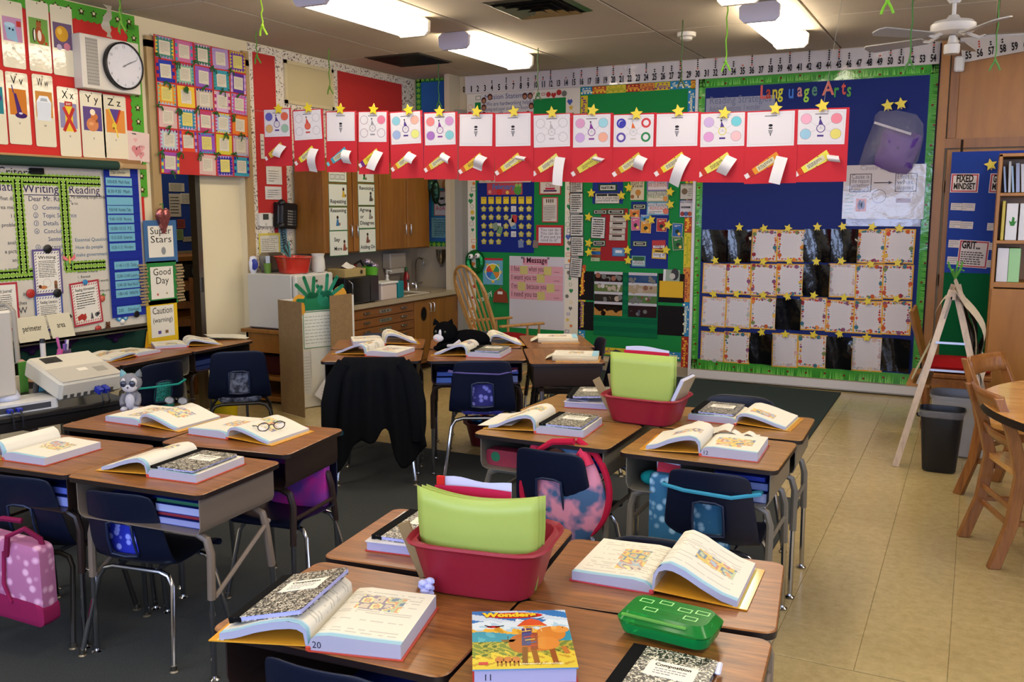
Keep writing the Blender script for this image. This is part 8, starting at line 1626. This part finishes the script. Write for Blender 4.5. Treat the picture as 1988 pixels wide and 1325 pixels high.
for k in range(14):
 x = .05+k*.0846*1.0; b.text(str(55+k), x, .025, .085, '#1a1512', .004, width=.046, bold=.03)
 for j in range(min(5, divs(55+k)-2)): b.disc(x, .105+j*.02, .008, .0042, '#2a211c' if k != 1 else '#b8402e', n=7)
single('number_line', b, 'tilted number line starting at 55 over the closet', 'number line', Matrix(((1,0,0,u0[0]),(0,0,-1,8.765),(0,1,0,u0[1]),(0,0,0,1))) @ RZ(a), auto=180)
r = (-0.268, 2.920, -0.191, 2.793); single('sensor_box', B().box(0,-.05,0,abs(r[2]-r[0]),.0,abs(r[1]-r[3]),'#c9c8c4','plastic',ch=.012), 'small white sensor box left of the number 55', 'sensor', Matrix.Translation((r[0], 8.77, r[3])))
# growth mindset board
r = (-0.236, 2.129, 0.342, 1.127); g = (-0.002, 0.510); gx = r[0]
t = thing('mindset_board', 'tall blue and green display board with mindset cards', 'display board', Matrix.Translation((gx, 8.62, 0)) @ RX(90))
part('blue_panel', B().box(0, r[3], 0, 1.30, r[1], .012, '#1f3a8c', 'paper'), t); part('green_panel', B().box(0, .30, 0, 1.30, r[3], .011, '#0e5530', 'cloth'), t)
for k, x in enumerate((.06, .55)): part('bracket', B().box(x, r[1], -.02, x+.02, r[1]+.10, 0, '#2a2018', 'matte', M=RZ(0)), t)
def mcard(q, rows, ro=0, frame='#a83a4a', nm='card'):
 w, h = abs(q[2]-q[0]), abs(q[1]-q[3]); b = sheet(B(), w, h, '#c9c0bc'); 
 if frame: b.frame(-w/2+.006, -h/2+.006, w/2-.006, h/2-.006, .010, .0016, frame)
 for s_, x, y, sz, wd in rows: b.text(s_, x*w, y*h, sz, '#26201e', .002, width=wd*w, bold=.04)
 return b, w, h, ((q[0]+q[2])/2-gx, (q[1]+q[3])/2)
for q, rows, ro, lb in (((-0.231, 1.950, -0.023, 1.795), [('FIXED', 0, .06, .085, .62), ('MINDSET', 0, -.32, .07, .78)], -1, 'card'), ((0.057, 1.945, 0.256, 1.787), [('GROWTH', 0, .06, .085, .75), ('MINDSET', 0, -.32, .07, .78)], -2, 'card'), ((-0.140, 1.399, 0.086, 1.173), [('GRIT...', -.1, .2, .085, .62)], -3, 'card')):
 b, w, h, c = mcard(q, rows)
 if 'GRIT' in rows[0][0]: b.scrib(-w*.4, -h*.4, w*.36, h*.1, 6, '#4a4444', .0019, h=.5)
 part('title_card', b, t, Matrix.Translation((c[0], c[1], .014)) @ RZ(ro))
for q in ((-0.219, 1.708, -0.133, 1.650), (-0.136, 1.707, -0.037, 1.645), (-0.220, 1.561, -0.132, 1.501), (-0.135, 1.555, -0.042, 1.495), (0.063, 1.543, 0.147, 1.483), (-0.218, 1.401, -0.134, 1.338), (0.074, 1.382, 0.158, 1.323), (-0.219, 1.261, -0.132, 1.197), (0.083, 1.238, 0.164, 1.178)):
 b, w, h, c = mcard(q, [], 0, None); b.scrib(-w*.42,-h*.4,w*.42,h*.4,3,'#7a7a86',.0016,h=.3,seed=int(c[0]*999)); part('small_card', b, t, Matrix.Translation((c[0], c[1], .013)) @ RZ(-2))
c = (0.056, 2.018); star(None, Matrix(((1,0,0,c[0]),(0,0,-1,8.60),(0,1,0,c[1]),(0,0,0,1))) @ RZ(12), 'yellow star at the top of the mindset board', .052)
# bookcase
bk = (0.108, 2.072); BX = bk[0]; t = thing('bookcase', 'tall light wood bookcase cut by the right edge', 'bookcase', None)
for nm, q in (('side_panel',(BX,8.0,0,BX+.025,8.45,2.07)),('side_panel',(BX+.98,8.0,0,BX+1.0,8.45,2.07)),('top_panel',(BX,8.0,2.05,BX+1.0,8.45,2.075)),('shelf',(BX+.02,8.0,1.755,BX+.99,8.44,1.78)),('shelf',(BX+.02,8.0,1.395,BX+.99,8.44,1.42)),('shelf',(BX+.02,8.0,1.06,BX+.99,8.44,1.10)),('back_panel',(BX,8.44,0,BX+1.0,8.455,2.07)),('lower_door',(BX+.01,7.985,.05,BX+.99,8.0,1.05))):
 part(nm, B().box(*q, '#a8743a', 'door_wood', ch=.003), t)
x = BX+.05
for k in range(12):
 w = .012+.018*h01(k, 3); c_ = ('#2a2420','#7a6a3a','#3a4a44','#4a3a2c','#8a7a5a','#23282c')[k % 6]; single('shelf_book', B().box(0,0,0,w,.20,.20+.04*h01(k),c_,'gloss',ch=.002), '%s book on the top bookcase shelf, %s from its left' % (('black','ochre','grey-green','brown','tan','charcoal')[k % 6], ORD[k]), 'book', Matrix.Translation((x, 8.05, 1.782)) @ RY(-6+4*h01(k)), 'books on the top bookcase shelf'); x += w+.008
for nm, xx0, c_, z_, h_, lb in (('binder',.045,'#b9a83a',1.421,.32,'thin yellow binder at the left of the middle shelf'),('binder',.075,'#c9c9cc',1.421,.30,'white binder with a cactus sticker'),('binder',.165,'#c4c5c9',1.421,.30,'second white binder on the middle shelf'),('binder',.035,'#c9c9cc',1.101,.28,'white binder on the lower open shelf'),('binder',.115,'#8fbf86',1.101,.28,'mint green binder on the lower open shelf')):
 b = B().box(0,0,0,.022 if 'yellow' in lb else .078,.26,h_-.02,c_,'plastic',ch=.003)
 if 'cactus' in lb: b.flat([(.025,.14),(.05,.14),(.065,.18),(.05,.17),(.05,.2),(.035,.21),(.03,.17),(.012,.18)], 0, '#3a7a3a', 'paper', M=Matrix.Translation((.008,-.0006,-.03)) @ RX(90))
 single(nm, b, lb, 'binder', Matrix.Translation((BX+xx0, 8.03, z_)), 'binders in the bookcase')
# easel
t = thing('easel', 'A-frame wooden easel with drooping chart paper, seen edge-on', 'easel', None)
for yy, xl, (tx_, tz) in ((6.30, -.385, (-.115, 1.14)), (7.26, -.385, (-.115, 1.14))):
 yt = 6.55 if yy < 7 else 7.05
 for xx_ in (xl, .20):
  a_, c_ = Vector((tx_+(.012 if xx_ > 0 else -.012), yt, tz)), Vector((xx_, yy, 0)); d = (c_-a_); n_ = Vector((0,1,0)); s_ = d.normalized().cross(n_); s_.normalize(); P = []
  for p in (a_, c_):
   for q1, q2 in ((-1,-1),(1,-1),(1,1),(-1,1)): P.append(p+s_*q1*.020+n_*q2*.010)
  P = [Vector((p.x, p.y, max(p.z, .0))) for p in P]
  part('leg', B().add(P, [(0,1,2,3),(7,6,5,4),(0,4,5,1),(1,5,6,2),(2,6,7,3),(3,7,4,0)], '#b09a84', 'easel_wood'), t)
for zz_, w_ in ((.80, .085), (.62, .135)): part('spacer_bar', B().box(-.115-w_, 6.45, zz_, -.115+w_, 6.46, zz_+.014, '#c9d0e0', 'steel'), t)
part('cross_bar', B().box(-.13, 6.5, 1.08, -.10, 7.1, 1.13, '#b09a84', 'easel_wood'), t)
part('ledge', B().box(-.36, 6.50, .50, -.22, 7.15, .52, '#a8744a', 'door_wood', M=None), t)
def lean(name, xa, za, xb, zb_, y0, y1, th, col, label, cat='board', bow=.0):
 b = B()
 for s_ in (0, 1): b.grid(lambda u, v: (xb+(xa-xb)*v+bow*sin(v*pi)+s_*th, y0+(y1-y0)*u, zb_+(za-zb_)*v), 4, 8, col, 'paper', flip=bool(s_))
 v = [(xb, y0, zb_), (xa, y0, za), (xa+th, y0, za), (xb+th, y0, zb_)]; b.add(v, [(0,1,2,3)], col, 'paper'); return single(name, b, label, cat, auto=180)
lean('whiteboard_slate', -.222, .775, -.300, .525, 6.46, 6.95, .028, '#bcb6b0', 'stack of small white slates on the left ledge of the easel'); lean('paper_pad', -.238, .79, -.335, .545, 6.52, 6.9, .008, '#a8a184', 'yellowish pad leaning on the outside of the easel ledge', 'pad')
lean('easel_board', -.13, 1.10, -.265, .53, 6.50, 7.1, .010, '#8f8880', 'grey board on the left face of the easel', bow=0)
rp = random.Random(4)
for k, (bo, le, c_, y0_, y1_) in enumerate(((.035,.66,'#a39684',6.50,7.05),(.075,.58,'#b3a590',6.42,7.0),(.115,.50,'#bcae96',6.46,7.1),(.060,.74,'#8d8273',6.54,7.1))):
 b = B(); b.grid(lambda u, v: (-.12+.03*k*.3+v*(.11+.05*k*.4)*1.35+bo*sin(min(1, v*1.3)*pi)*.8+.012*sin(u*9+k*2)*v, y0_+(y1_-y0_)*u, 1.20-.05*k-le*v-.05*sin(u*5+k)*v), 12, 14, c_, 'paper'); b.grid(lambda u, v: (-.12-.10*v, y0_+(y1_-y0_)*(.1+u*.5), 1.19-.05*k-.12*v+.05*sin(v*3)), 6, 4, c_, 'paper') if k == 2 else None
 single('chart_paper', b, 'crumpled tan chart paper hanging over the right face of the easel, %s layer' % ('innermost','second','outermost','backmost')[k], 'chart paper', None, 'chart papers on the easel', auto=180)
b = B()
for k in range(9): a = k*.7; b.tube([(0,0,0),(.03*cos(a),.03*sin(a),.06),(.05*cos(a),.05*sin(a),.05+.03*(k % 3))], .006, '#4f8a3a', 'cloth', 5)
single('yarn_tuft', b, 'tuft of green yarn on top of the easel', 'yarn', Matrix.Translation((-.115, 6.62, 1.21)))
# chair with red cushion behind the easel
t = thing('carved_chair', 'dark carved wooden chair with a red cushion behind the easel', 'chair', MX(-.08, 7.72, 0, -90))
part('seat', B().box(-.24,-.24,.40,.24,.24,.44,'#4a2a16','chair_oak',ch=.01), t); part('cushion', B().lathe([(.20,.442),(.235,.46),(.24,.49),(.20,.52),(.001,.53)], '#8a1418', 'cloth', 28, sq=4), t)
b = B(); b.prism([(-.22,0),(.22,0),(.22,-.05),(.16,-.06),(.12,-.04),(.06,-.09),(0,-.11),(-.06,-.09),(-.12,-.04),(-.16,-.06),(-.22,-.05)][::-1], -.01, .01, '#2a1a10', 'chair_oak'); part('carved_apron', b, t, Matrix.Translation((0,-.23,.40)) @ RX(90)); part('carved_apron', b.mesh('carved_apron'), t, Matrix.Translation((-.23,0,.40)) @ RZ(90) @ RX(90)); part('carved_apron', b.mesh('carved_apron'), t, Matrix.Translation((.23,0,.40)) @ RZ(90) @ RX(90))
for sx in (-1, 1):
 for sy in (-1, 1): part('leg', B().lathe([(.018,0),(.026,.04),(.018,.10),(.026,.22),(.020,.32),(.030,.40)], '#2f1c10', 'chair_oak', 12, M=Matrix.Translation((sx*.20,sy*.20,0))), t)
b = B().add([(-.20,-.22,.44),(.20,-.22,.44),(.27,-.34,.90),(.0,-.36,.84),(-.27,-.34,.90),(-.20,-.20,.44),(.20,-.20,.44),(.27,-.32,.90),(.0,-.34,.84),(-.27,-.32,.90)], [(0,1,2,3,4),(9,8,7,6,5),(0,5,6,1),(1,6,7,2),(2,7,8,3),(3,8,9,4),(4,9,5,0)], '#5a3418', 'cabinet_wood'); part('backrest', b, t)
# bins
def can(name, label, M, w, d, h, col, tp=.78, mat='plastic'):
 t = thing(name, label, 'bin', M); P = [(.5*w*tp*.9,0),(.5*w*tp,.012),(.5*w,h-.02),(.5*w*1.05,h-.02),(.5*w*1.06,h),(.5*w*1.0,h),(.5*w*.97,h-.02),(.5*w*tp*.95,.02),(.001,.02)]
 part('bin_body', B().lathe(P, col, mat, 40, sy=d/w, sq=4.5, cap=False), t); b = B().disc(0,0,.5*w*tp*.9,.0006,col,mat,24,ry=.5*d*tp*.9); part('bottom', b, t); return t
TC = MX(-.13, 6.33, 0, 0) @ Matrix.Scale(.89, 4); t = can('trash_can', 'black plastic trash can with a clear liner', TC, .285, .22, .455, '#15171d')
part('liner_band', B().lathe([(.146,.400),(.158,.405),(.160,.425),(.152,.448),(.145,.452),(.138,.43),(.125,.30)], '#b4b4b8', 'clear_film', 40, sy=.79, sq=4.5, cap=False), t); part('liner_knot', B().ball((-.150,-.04,.405), (.018,.012,.018), '#1a1a1e', 'foil'), t)
can('white_bin', 'large translucent white bin behind the black trash can', MX(.0, 6.86, 0, 0), .43, .34, .415, '#aeb0b6', .86)
# round table, wooden chairs
tc = (1.02, 5.0); t = thing('round_table', 'round wooden table cut by the right edge', 'table', MX(*tc, 0)); R_ = .96
part('table_top', B().lathe([(R_-.004,.715),(R_,.720),(R_,.738),(R_-.003,.7415),(.001,.7415)], '#c08a48', 'table_oak', 72), t); part('edge_band', B().lathe([(R_-.03,.690),(R_+.0005,.700),(R_+.0015,.720),(R_+.001,.736)], '#1e1512', 'plastic', 72, cap=False), t)
part('pedestal', B().lathe([(.30,0),(.30,.04),(.10,.08),(.08,.60),(.30,.69)], '#5a3a20', 'chair_oak', 20), t)
def oak_chair(label, M, k=0):
 t = thing('wooden_chair', label, 'chair', M, 'oak library chairs'); W_ = .20
 def post(sx): 
  C_ = [(sx*.215,-.285,0),(sx*.205,-.215,.22),(sx*.20,-.19,.44),(sx*.20,-.235,.62),(sx*.195,-.31,.80)]; v = []
  for j, p in enumerate(C_):
   q = (.020,.027) if j < 4 else (.017,.020); v += [(p[0]+a_*q[0], p[1]+c_*q[1], p[2]) for a_, c_ in ((-1,-1),(1,-1),(1,1),(-1,1))]
  f = [(j*4+i, j*4+(i+1) % 4, j*4+4+(i+1) % 4, j*4+4+i) for j in range(4) for i in range(4)]+[(3,2,1,0),(16,17,18,19)]
  b = B().add(v, f, '#9a5f28', 'chair_oak'); b.lathe([(.015,0),(.015,.012)], '#2a2018', 'rubber', 8, M=Matrix.Translation((sx*.215,-.285,-.006))); part('back_post', b, t, bev=.004)
 post(-1); post(1)
 def rail(z0, z1, bow): part('back_rail', B().grid(lambda u, v: ((u-.5)*.40, -.18-(z0+(z1-z0)*v-.44)*.33-bow*(1-(2*u-1)**2)*.6, z0+(z1-z0)*v), 10, 3, '#a0652c', 'chair_oak'), t, auto=60).modifiers.new('s', 'SOLIDIFY').__setattr__('thickness', .016)
 rail(.70, .805, .05); rail(.56, .61, .045)
 b = B().prism([(-.20,-.20),(.20,-.20),(.225,-.02),(.22,.20),(.15,.235),(-.15,.235),(-.22,.20),(-.225,-.02)], .425, .452, '#a56a30', 'table_oak'); part('seat', b, t, bev=.006)
 for sx in (-1, 1):
  part('front_leg', B().add([(sx*.185+a_*.018, .18+c_*.018, z_) for z_ in (0, .425) for a_, c_ in ((-1,-1),(1,-1),(1,1),(-1,1))], [(3,2,1,0),(4,5,6,7)]+[(i, (i+1) % 4, 4+(i+1) % 4, 4+i) for i in range(4)], '#9a5f28', 'chair_oak'), t, bev=.003)
  part('stretcher', B().box(min(sx*.19,sx*.20)-.006,-.20,.20,max(sx*.19,sx*.20)+.006,.17,.225,'#9a5f28','chair_oak',ch=.003), t); part('apron', B().box(min(sx*.17,sx*.19),-.17,.37,max(sx*.17,sx*.19),.17,.425,'#9a5f28','chair_oak'), t)
 for z_ in (.265, .185): part('rear_stretcher', B().box(-.195,-.222,z_,.195,-.208,z_+.028,'#9a5f28','chair_oak',ch=.003), t)
 part('front_apron', B().box(-.18,.17,.37,.18,.185,.425,'#9a5f28','chair_oak'), t); part('front_stretcher', B().box(-.17,.172,.15,.17,.186,.178,'#9a5f28','chair_oak',ch=.003), t)
 return t
oak_chair('oak library chair nearest the camera at the round table', MX(.365, 4.945, 0, -72)); oak_chair('oak library chair on the far side of the round table', MX(.345, 5.90, 0, -118))
# rocking chair
t = thing('rocking_chair', 'oak spindle-back rocking chair with a red cushion', 'rocking chair', MX(-3.90, 7.62, 0, -30))
part('seat', B().prism(rr(.52,.50,.10), .37, .405, '#9a7038', 'rocker_oak'), t, bev=.008); part('cushion', B().lathe([(.19,.406),(.235,.425),(.24,.455),(.20,.485),(.001,.495)], '#86141c', 'cloth', 28, sq=4), t)
def bk(x, z): return (x, -.20-(z-.40)*.36, z)
bow = [bk(.24*(1 if s_ < 0 else -1)*(1-.10*(.0)), .40) for s_ in (-1,)]; pts_ = []
for k in range(21):
 a = pi*k/20; pts_.append(bk(.255*cos(a)*(1 if k in (0, 20) else 1.04), .86+.29*sin(a)))
part('back_bow', B().tube([bk(.20,.40), bk(.245,.62)]+pts_+[bk(-.245,.62), bk(-.20,.40)], .015, '#a87c40', 'rocker_oak', 8), t)
for k in range(6):
 x = (k-2.5)*.075; xt = (k-2.5)*.088; part('spindle', B().tube([bk(x,.40), bk(x*1.1,.62), bk(xt,.86+.28*sqrt(max(0,1-(xt/.265)**2)))], [.008,.014,.009], '#a87c40', 'rocker_oak', 6), t)
for sx in (-1, 1):
 part('armrest', B().box(sx*.27-.025,-.24,.60,sx*.27+.025,.24,.622,'#8a6230','rocker_oak',ch=.006), t)
 for y_ in (.06, .19): part('arm_post', B().tube([(sx*.25,y_,.40),(sx*.262,y_,.50),(sx*.268,y_,.60)], [.009,.014,.009], '#a87c40', 'rocker_oak', 8), t)
 part('rocker', B().tube([(sx*.22, y_, .012+.35*(y_)**2) for y_ in [-.45+.09*k for k in range(11)]], .014, '#8a6230', 'rocker_oak', 6), t)
 for y_ in (-.18, .18): part('leg', B().tube([(sx*.20,y_*.9,.37),(sx*.21,y_,.20),(sx*.22,y_*1.1,.03)], [.011,.018,.012], '#a87c40', 'rocker_oak', 8), t)

# ---------------------------------------------------------------- projector table and things by the whiteboard
t = thing('black_table', 'black media table with the projector at the left edge', 'table', MX(-3.86, 2.66, 0, -13))
part('table_top', B().box(-.62,-.90,.69,.0,.52,.72,'#191512','enamel',ch=.006), t); part('lower_shelf', B().box(-.60,-.85,.30,-.03,.48,.32,'#1d1916','enamel'), t); part('valance', B().box(-.03,-.88,.645,-.012,.50,.69,'#15110f','enamel'), t)
for x_, y_ in ((-.58,-.84),(-.05,-.84),(-.58,.46),(-.05,.46)): part('leg', B().box(x_-.02,y_-.02,0,x_+.02,y_+.02,.69,'#15110f','enamel'), t)
PM = Matrix.Translation((-3.955, 3.03, .838)) @ RZ(-5) @ RY(19)
t = thing('projector', 'white projector tilted up on the black table', 'projector', PM)
part('case', B().box(-.15,-.17,-.045,.15,.17,.055,'#bdb8a8','plastic',ch=.014), t); b = B().box(-.12,-.12,.0551,-.06,-.03,.0560,'#0c0c0c','gloss'); part('lens_window', b, t)
b = B().box(-.0,-.16,.0551,.145,.16,.0556,'#a8a397','plastic'); b.box(.03,-.02,.0558,.06,.03,.0562,'#cfcabb','plastic'); b.box(.04,.06,.0558,.09,.12,.0562,'#8a877c','plastic'); part('top_panel', b, t)
b = B(); [b.box(.1505,-.15+.035*k,-.03,.1515,-.13+.035*k,-.012,'#4a4844','plastic') for k in range(8)]; part('ports', b, t); [part('foot', B().lathe([(.014,-.14),(.014,-.045)],'#55534e','plastic',10,M=Matrix.Translation((-.11,q,0))), t) for q in (-.12,.12)]
for q in (.02, .055):
 part('video_plug', B().box(.152,q-.014,-.02,.195,q+.014,.012,'#1c2a8a','plastic',ch=.004), t); part('cable', B().tube([(.19,q,-.005),(.22,q,-.04),(.20,q-.01,-.12),(.12,q-.03,-.16)], .005, '#0d0d0d', 'plastic', 6), t)
p = (-3.813, 2.690); t = thing('media_box', 'white flat media box with blue video plugs below the projector', 'device', Matrix.Translation((-3.99, 2.72, .721)) @ RZ(-13))
b = B().prism(rr(.20,.34,.02), 0, .045, '#c0bfbc', 'plastic'); part('case', b, t, bev=.005); part('front_window', B().box(-.05,-.1705,.006,.095,-.1695,.040,'#121214','gloss'), t); part('port_strip', B().box(.1,-.12,.008,.1015,.13,.034,'#3a3a3e','plastic'), t)
for q in (-.06, -.02): part('video_plug', B().box(.10,q-.012,.010,.130,q+.012,.030,'#1c2a8a','plastic',ch=.003), t); part('cable', B().tube([(.13,q,.02),(.15,q,.0),(.152,q,-.06)], .004, '#0d0d0d', 'plastic', 6), t)
single('camera_base', B().lathe([(.055,0),(.058,.01),(.045,.04),(.022,.075),(.024,.11),(.020,.115)], '#b9bccb', 'plastic', 24), 'white vase-shaped stand on the media box', 'stand', Matrix.Translation((-4.03, 2.72, .767)))
t = thing('computer_monitor', 'back of a silver computer monitor cut by the left edge', 'monitor', Matrix.Translation((-3.98, (2.735, 0.956)[0], .721)) @ RZ(84))
part('screen_shell', B().box(-.50,-.012,.07,.0,.012,.47,'#b3ada2','enamel',ch=.010), t); part('stand', B().box(-.30,-.01,0,-.18,.0,.12,'#a9a49a','steel'), t); part('stand_base', B().box(-.34,-.09,0,-.14,.09,.008,'#a9a49a','steel'), t)
for nm, x, y, w, h, c_, lb in (('small_book',-4.28,3.06,.05,.17,'#2f7fae','blue small book standing left of the projector'),('small_book',-4.34,3.0,.045,.16,'#4f8a3a','green small book beside a blue one'),('block',-4.30,2.94,.03,.10,'#c9c0a8','cream card with drawings before the blue book')): single(nm, B().box(0,0,0,.012,w,h,c_,'gloss',ch=.002), lb, 'book', Matrix.Translation((x, y, .721)))
single('orange_ball', B().ball((0,0,.045), (.03,.03,.055), '#c98a2a', 'matte'), 'orange oval toy above the green small book', 'toy', Matrix.Translation((-4.42, 2.98, .87)))
single('toy_stand', B().box(-.05,-.05,0,.05,.05,.148,'#15110f','enamel'), 'dark box behind the small books', 'box', Matrix.Translation((-4.42, 2.98, .721)))
# signs on the tray
for r, w_, tx, nm, ro in (((3.786, 0.829, 4.010, 0.797), .0, 'perimeter', 'white folded sign reading perimeter on the whiteboard tray', 3), ((4.024, 0.825, 4.199, 0.800), 0, 'area', 'white folded sign reading area on the whiteboard tray', 4)):
 cy, cz, w, h = LR(r); h = .165; w = w*.98; b = B().box(-w/2,0,-.001,w/2,h,.001,'#c9c2a8','paper'); b.text(tx, 0, h*.42, .055, '#2a2a26', .0014, width=w*(.62 if len(tx) > 5 else .36), bold=.012); b.box(-w/2,.0,-.09,w/2,.002,-.088,'#c9c2a8','paper')
 single('tent_sign', b, nm, 'sign', Matrix(((0,0,1,-5.44),(1,0,0,cy),(0,1,0,WZ0+.004),(0,0,0,1))) @ RX(-18))
c = (3.724, 0.761); b = B(); b.tube([(-5.50, c[0]-.06, WZ0-.03),(-5.50, c[0]-.06, 1.02),(-5.46, c[0]-.06, 1.06),(-5.36, c[0]-.06, 1.07),(-5.30,c[0]-.06,1.03),(-5.29,c[0]-.06,.55)], .015, '#a09a8e', 'enamel', 10); single('curved_rail', b, 'grey curved end frame left of the perimeter sign', 'frame')
# pens and purple toys
c = (-5.452, 4.124); t = thing('pen_cup', 'cup of white, purple and pink markers behind the projector', 'pen cup', MX(-5.12, 3.86, .6905)); part('cup', B().lathe([(.035,0),(.042,.085),(.038,.085),(.032,.005)], '#5a4a6a', 'plastic', 16), t)
for k in range(7): part('marker', B().tube([(.012*cos(k*2),.014*sin(k*2),.01),(.035*cos(k*2),.035*sin(k*2),.125+.02*(k % 3))], .008, ('#b8b4c4','#6a4a9a','#c05a9a','#4a4a8a','#c9c6cc','#5a6a9a','#8a5ab0')[k], 'plastic', 8), t)
t = thing('glue_stick', 'tall white marker with a black cap behind the projector', 'marker', MX(-5.10, 3.70, .6905)); part('barrel', B().lathe([(.016,0),(.016,.15)], '#c9c6c2', 'plastic', 12), t); part('cap', B().lathe([(.017,.15),(.015,.175)], '#1a1a1a', 'plastic', 12), t)
single('pink_eraser', B().ball((0,0,.03),(.03,.022,.032),'#b98a7a','matte'), 'pinkish pebble-shaped toy by the marker cup', 'toy', MX(-5.14, 3.58, .6905)); single('pink_marker', B().tube([(0,0,.02),(.01,.02,.10)],.017,'#b84a8a','plastic',10), 'thick pink marker leaning by the marker cup', 'marker', MX(-5.08, 3.78, .6905))
for (c, nm) in (((3.980, 0.709),'left of the marker cup'),((4.264, 0.721),'right of the marker cup'),((4.653, 0.709),'behind the open book near the Caution card')):
 b = B()
 for k in range(11): a = pi*(.08+.84*k/10); b.tube([(0,0,0),(.02*sin(k),.075*cos(a),.075*sin(a)+.01)], .008, '#2f1a38', 'cloth', 5)
 b.ball((0,0,0), .022, '#2f1a38', 'cloth'); single('purple_flower_magnet', b, 'dark purple spiky flower on the green rail %s' % nm, 'decoration', Matrix.Translation((-5.60, c[0], min(c[1], .73))))
single('yellow_bin', B().lathe([(.09,0),(.11,.28),(.105,.28),(.085,.005),(.001,.005)], '#c9b010', 'plastic', 20), 'yellow bucket on the tiles behind the chair facing the whiteboard', 'bucket', MX(-5.25, 5.36, 0))
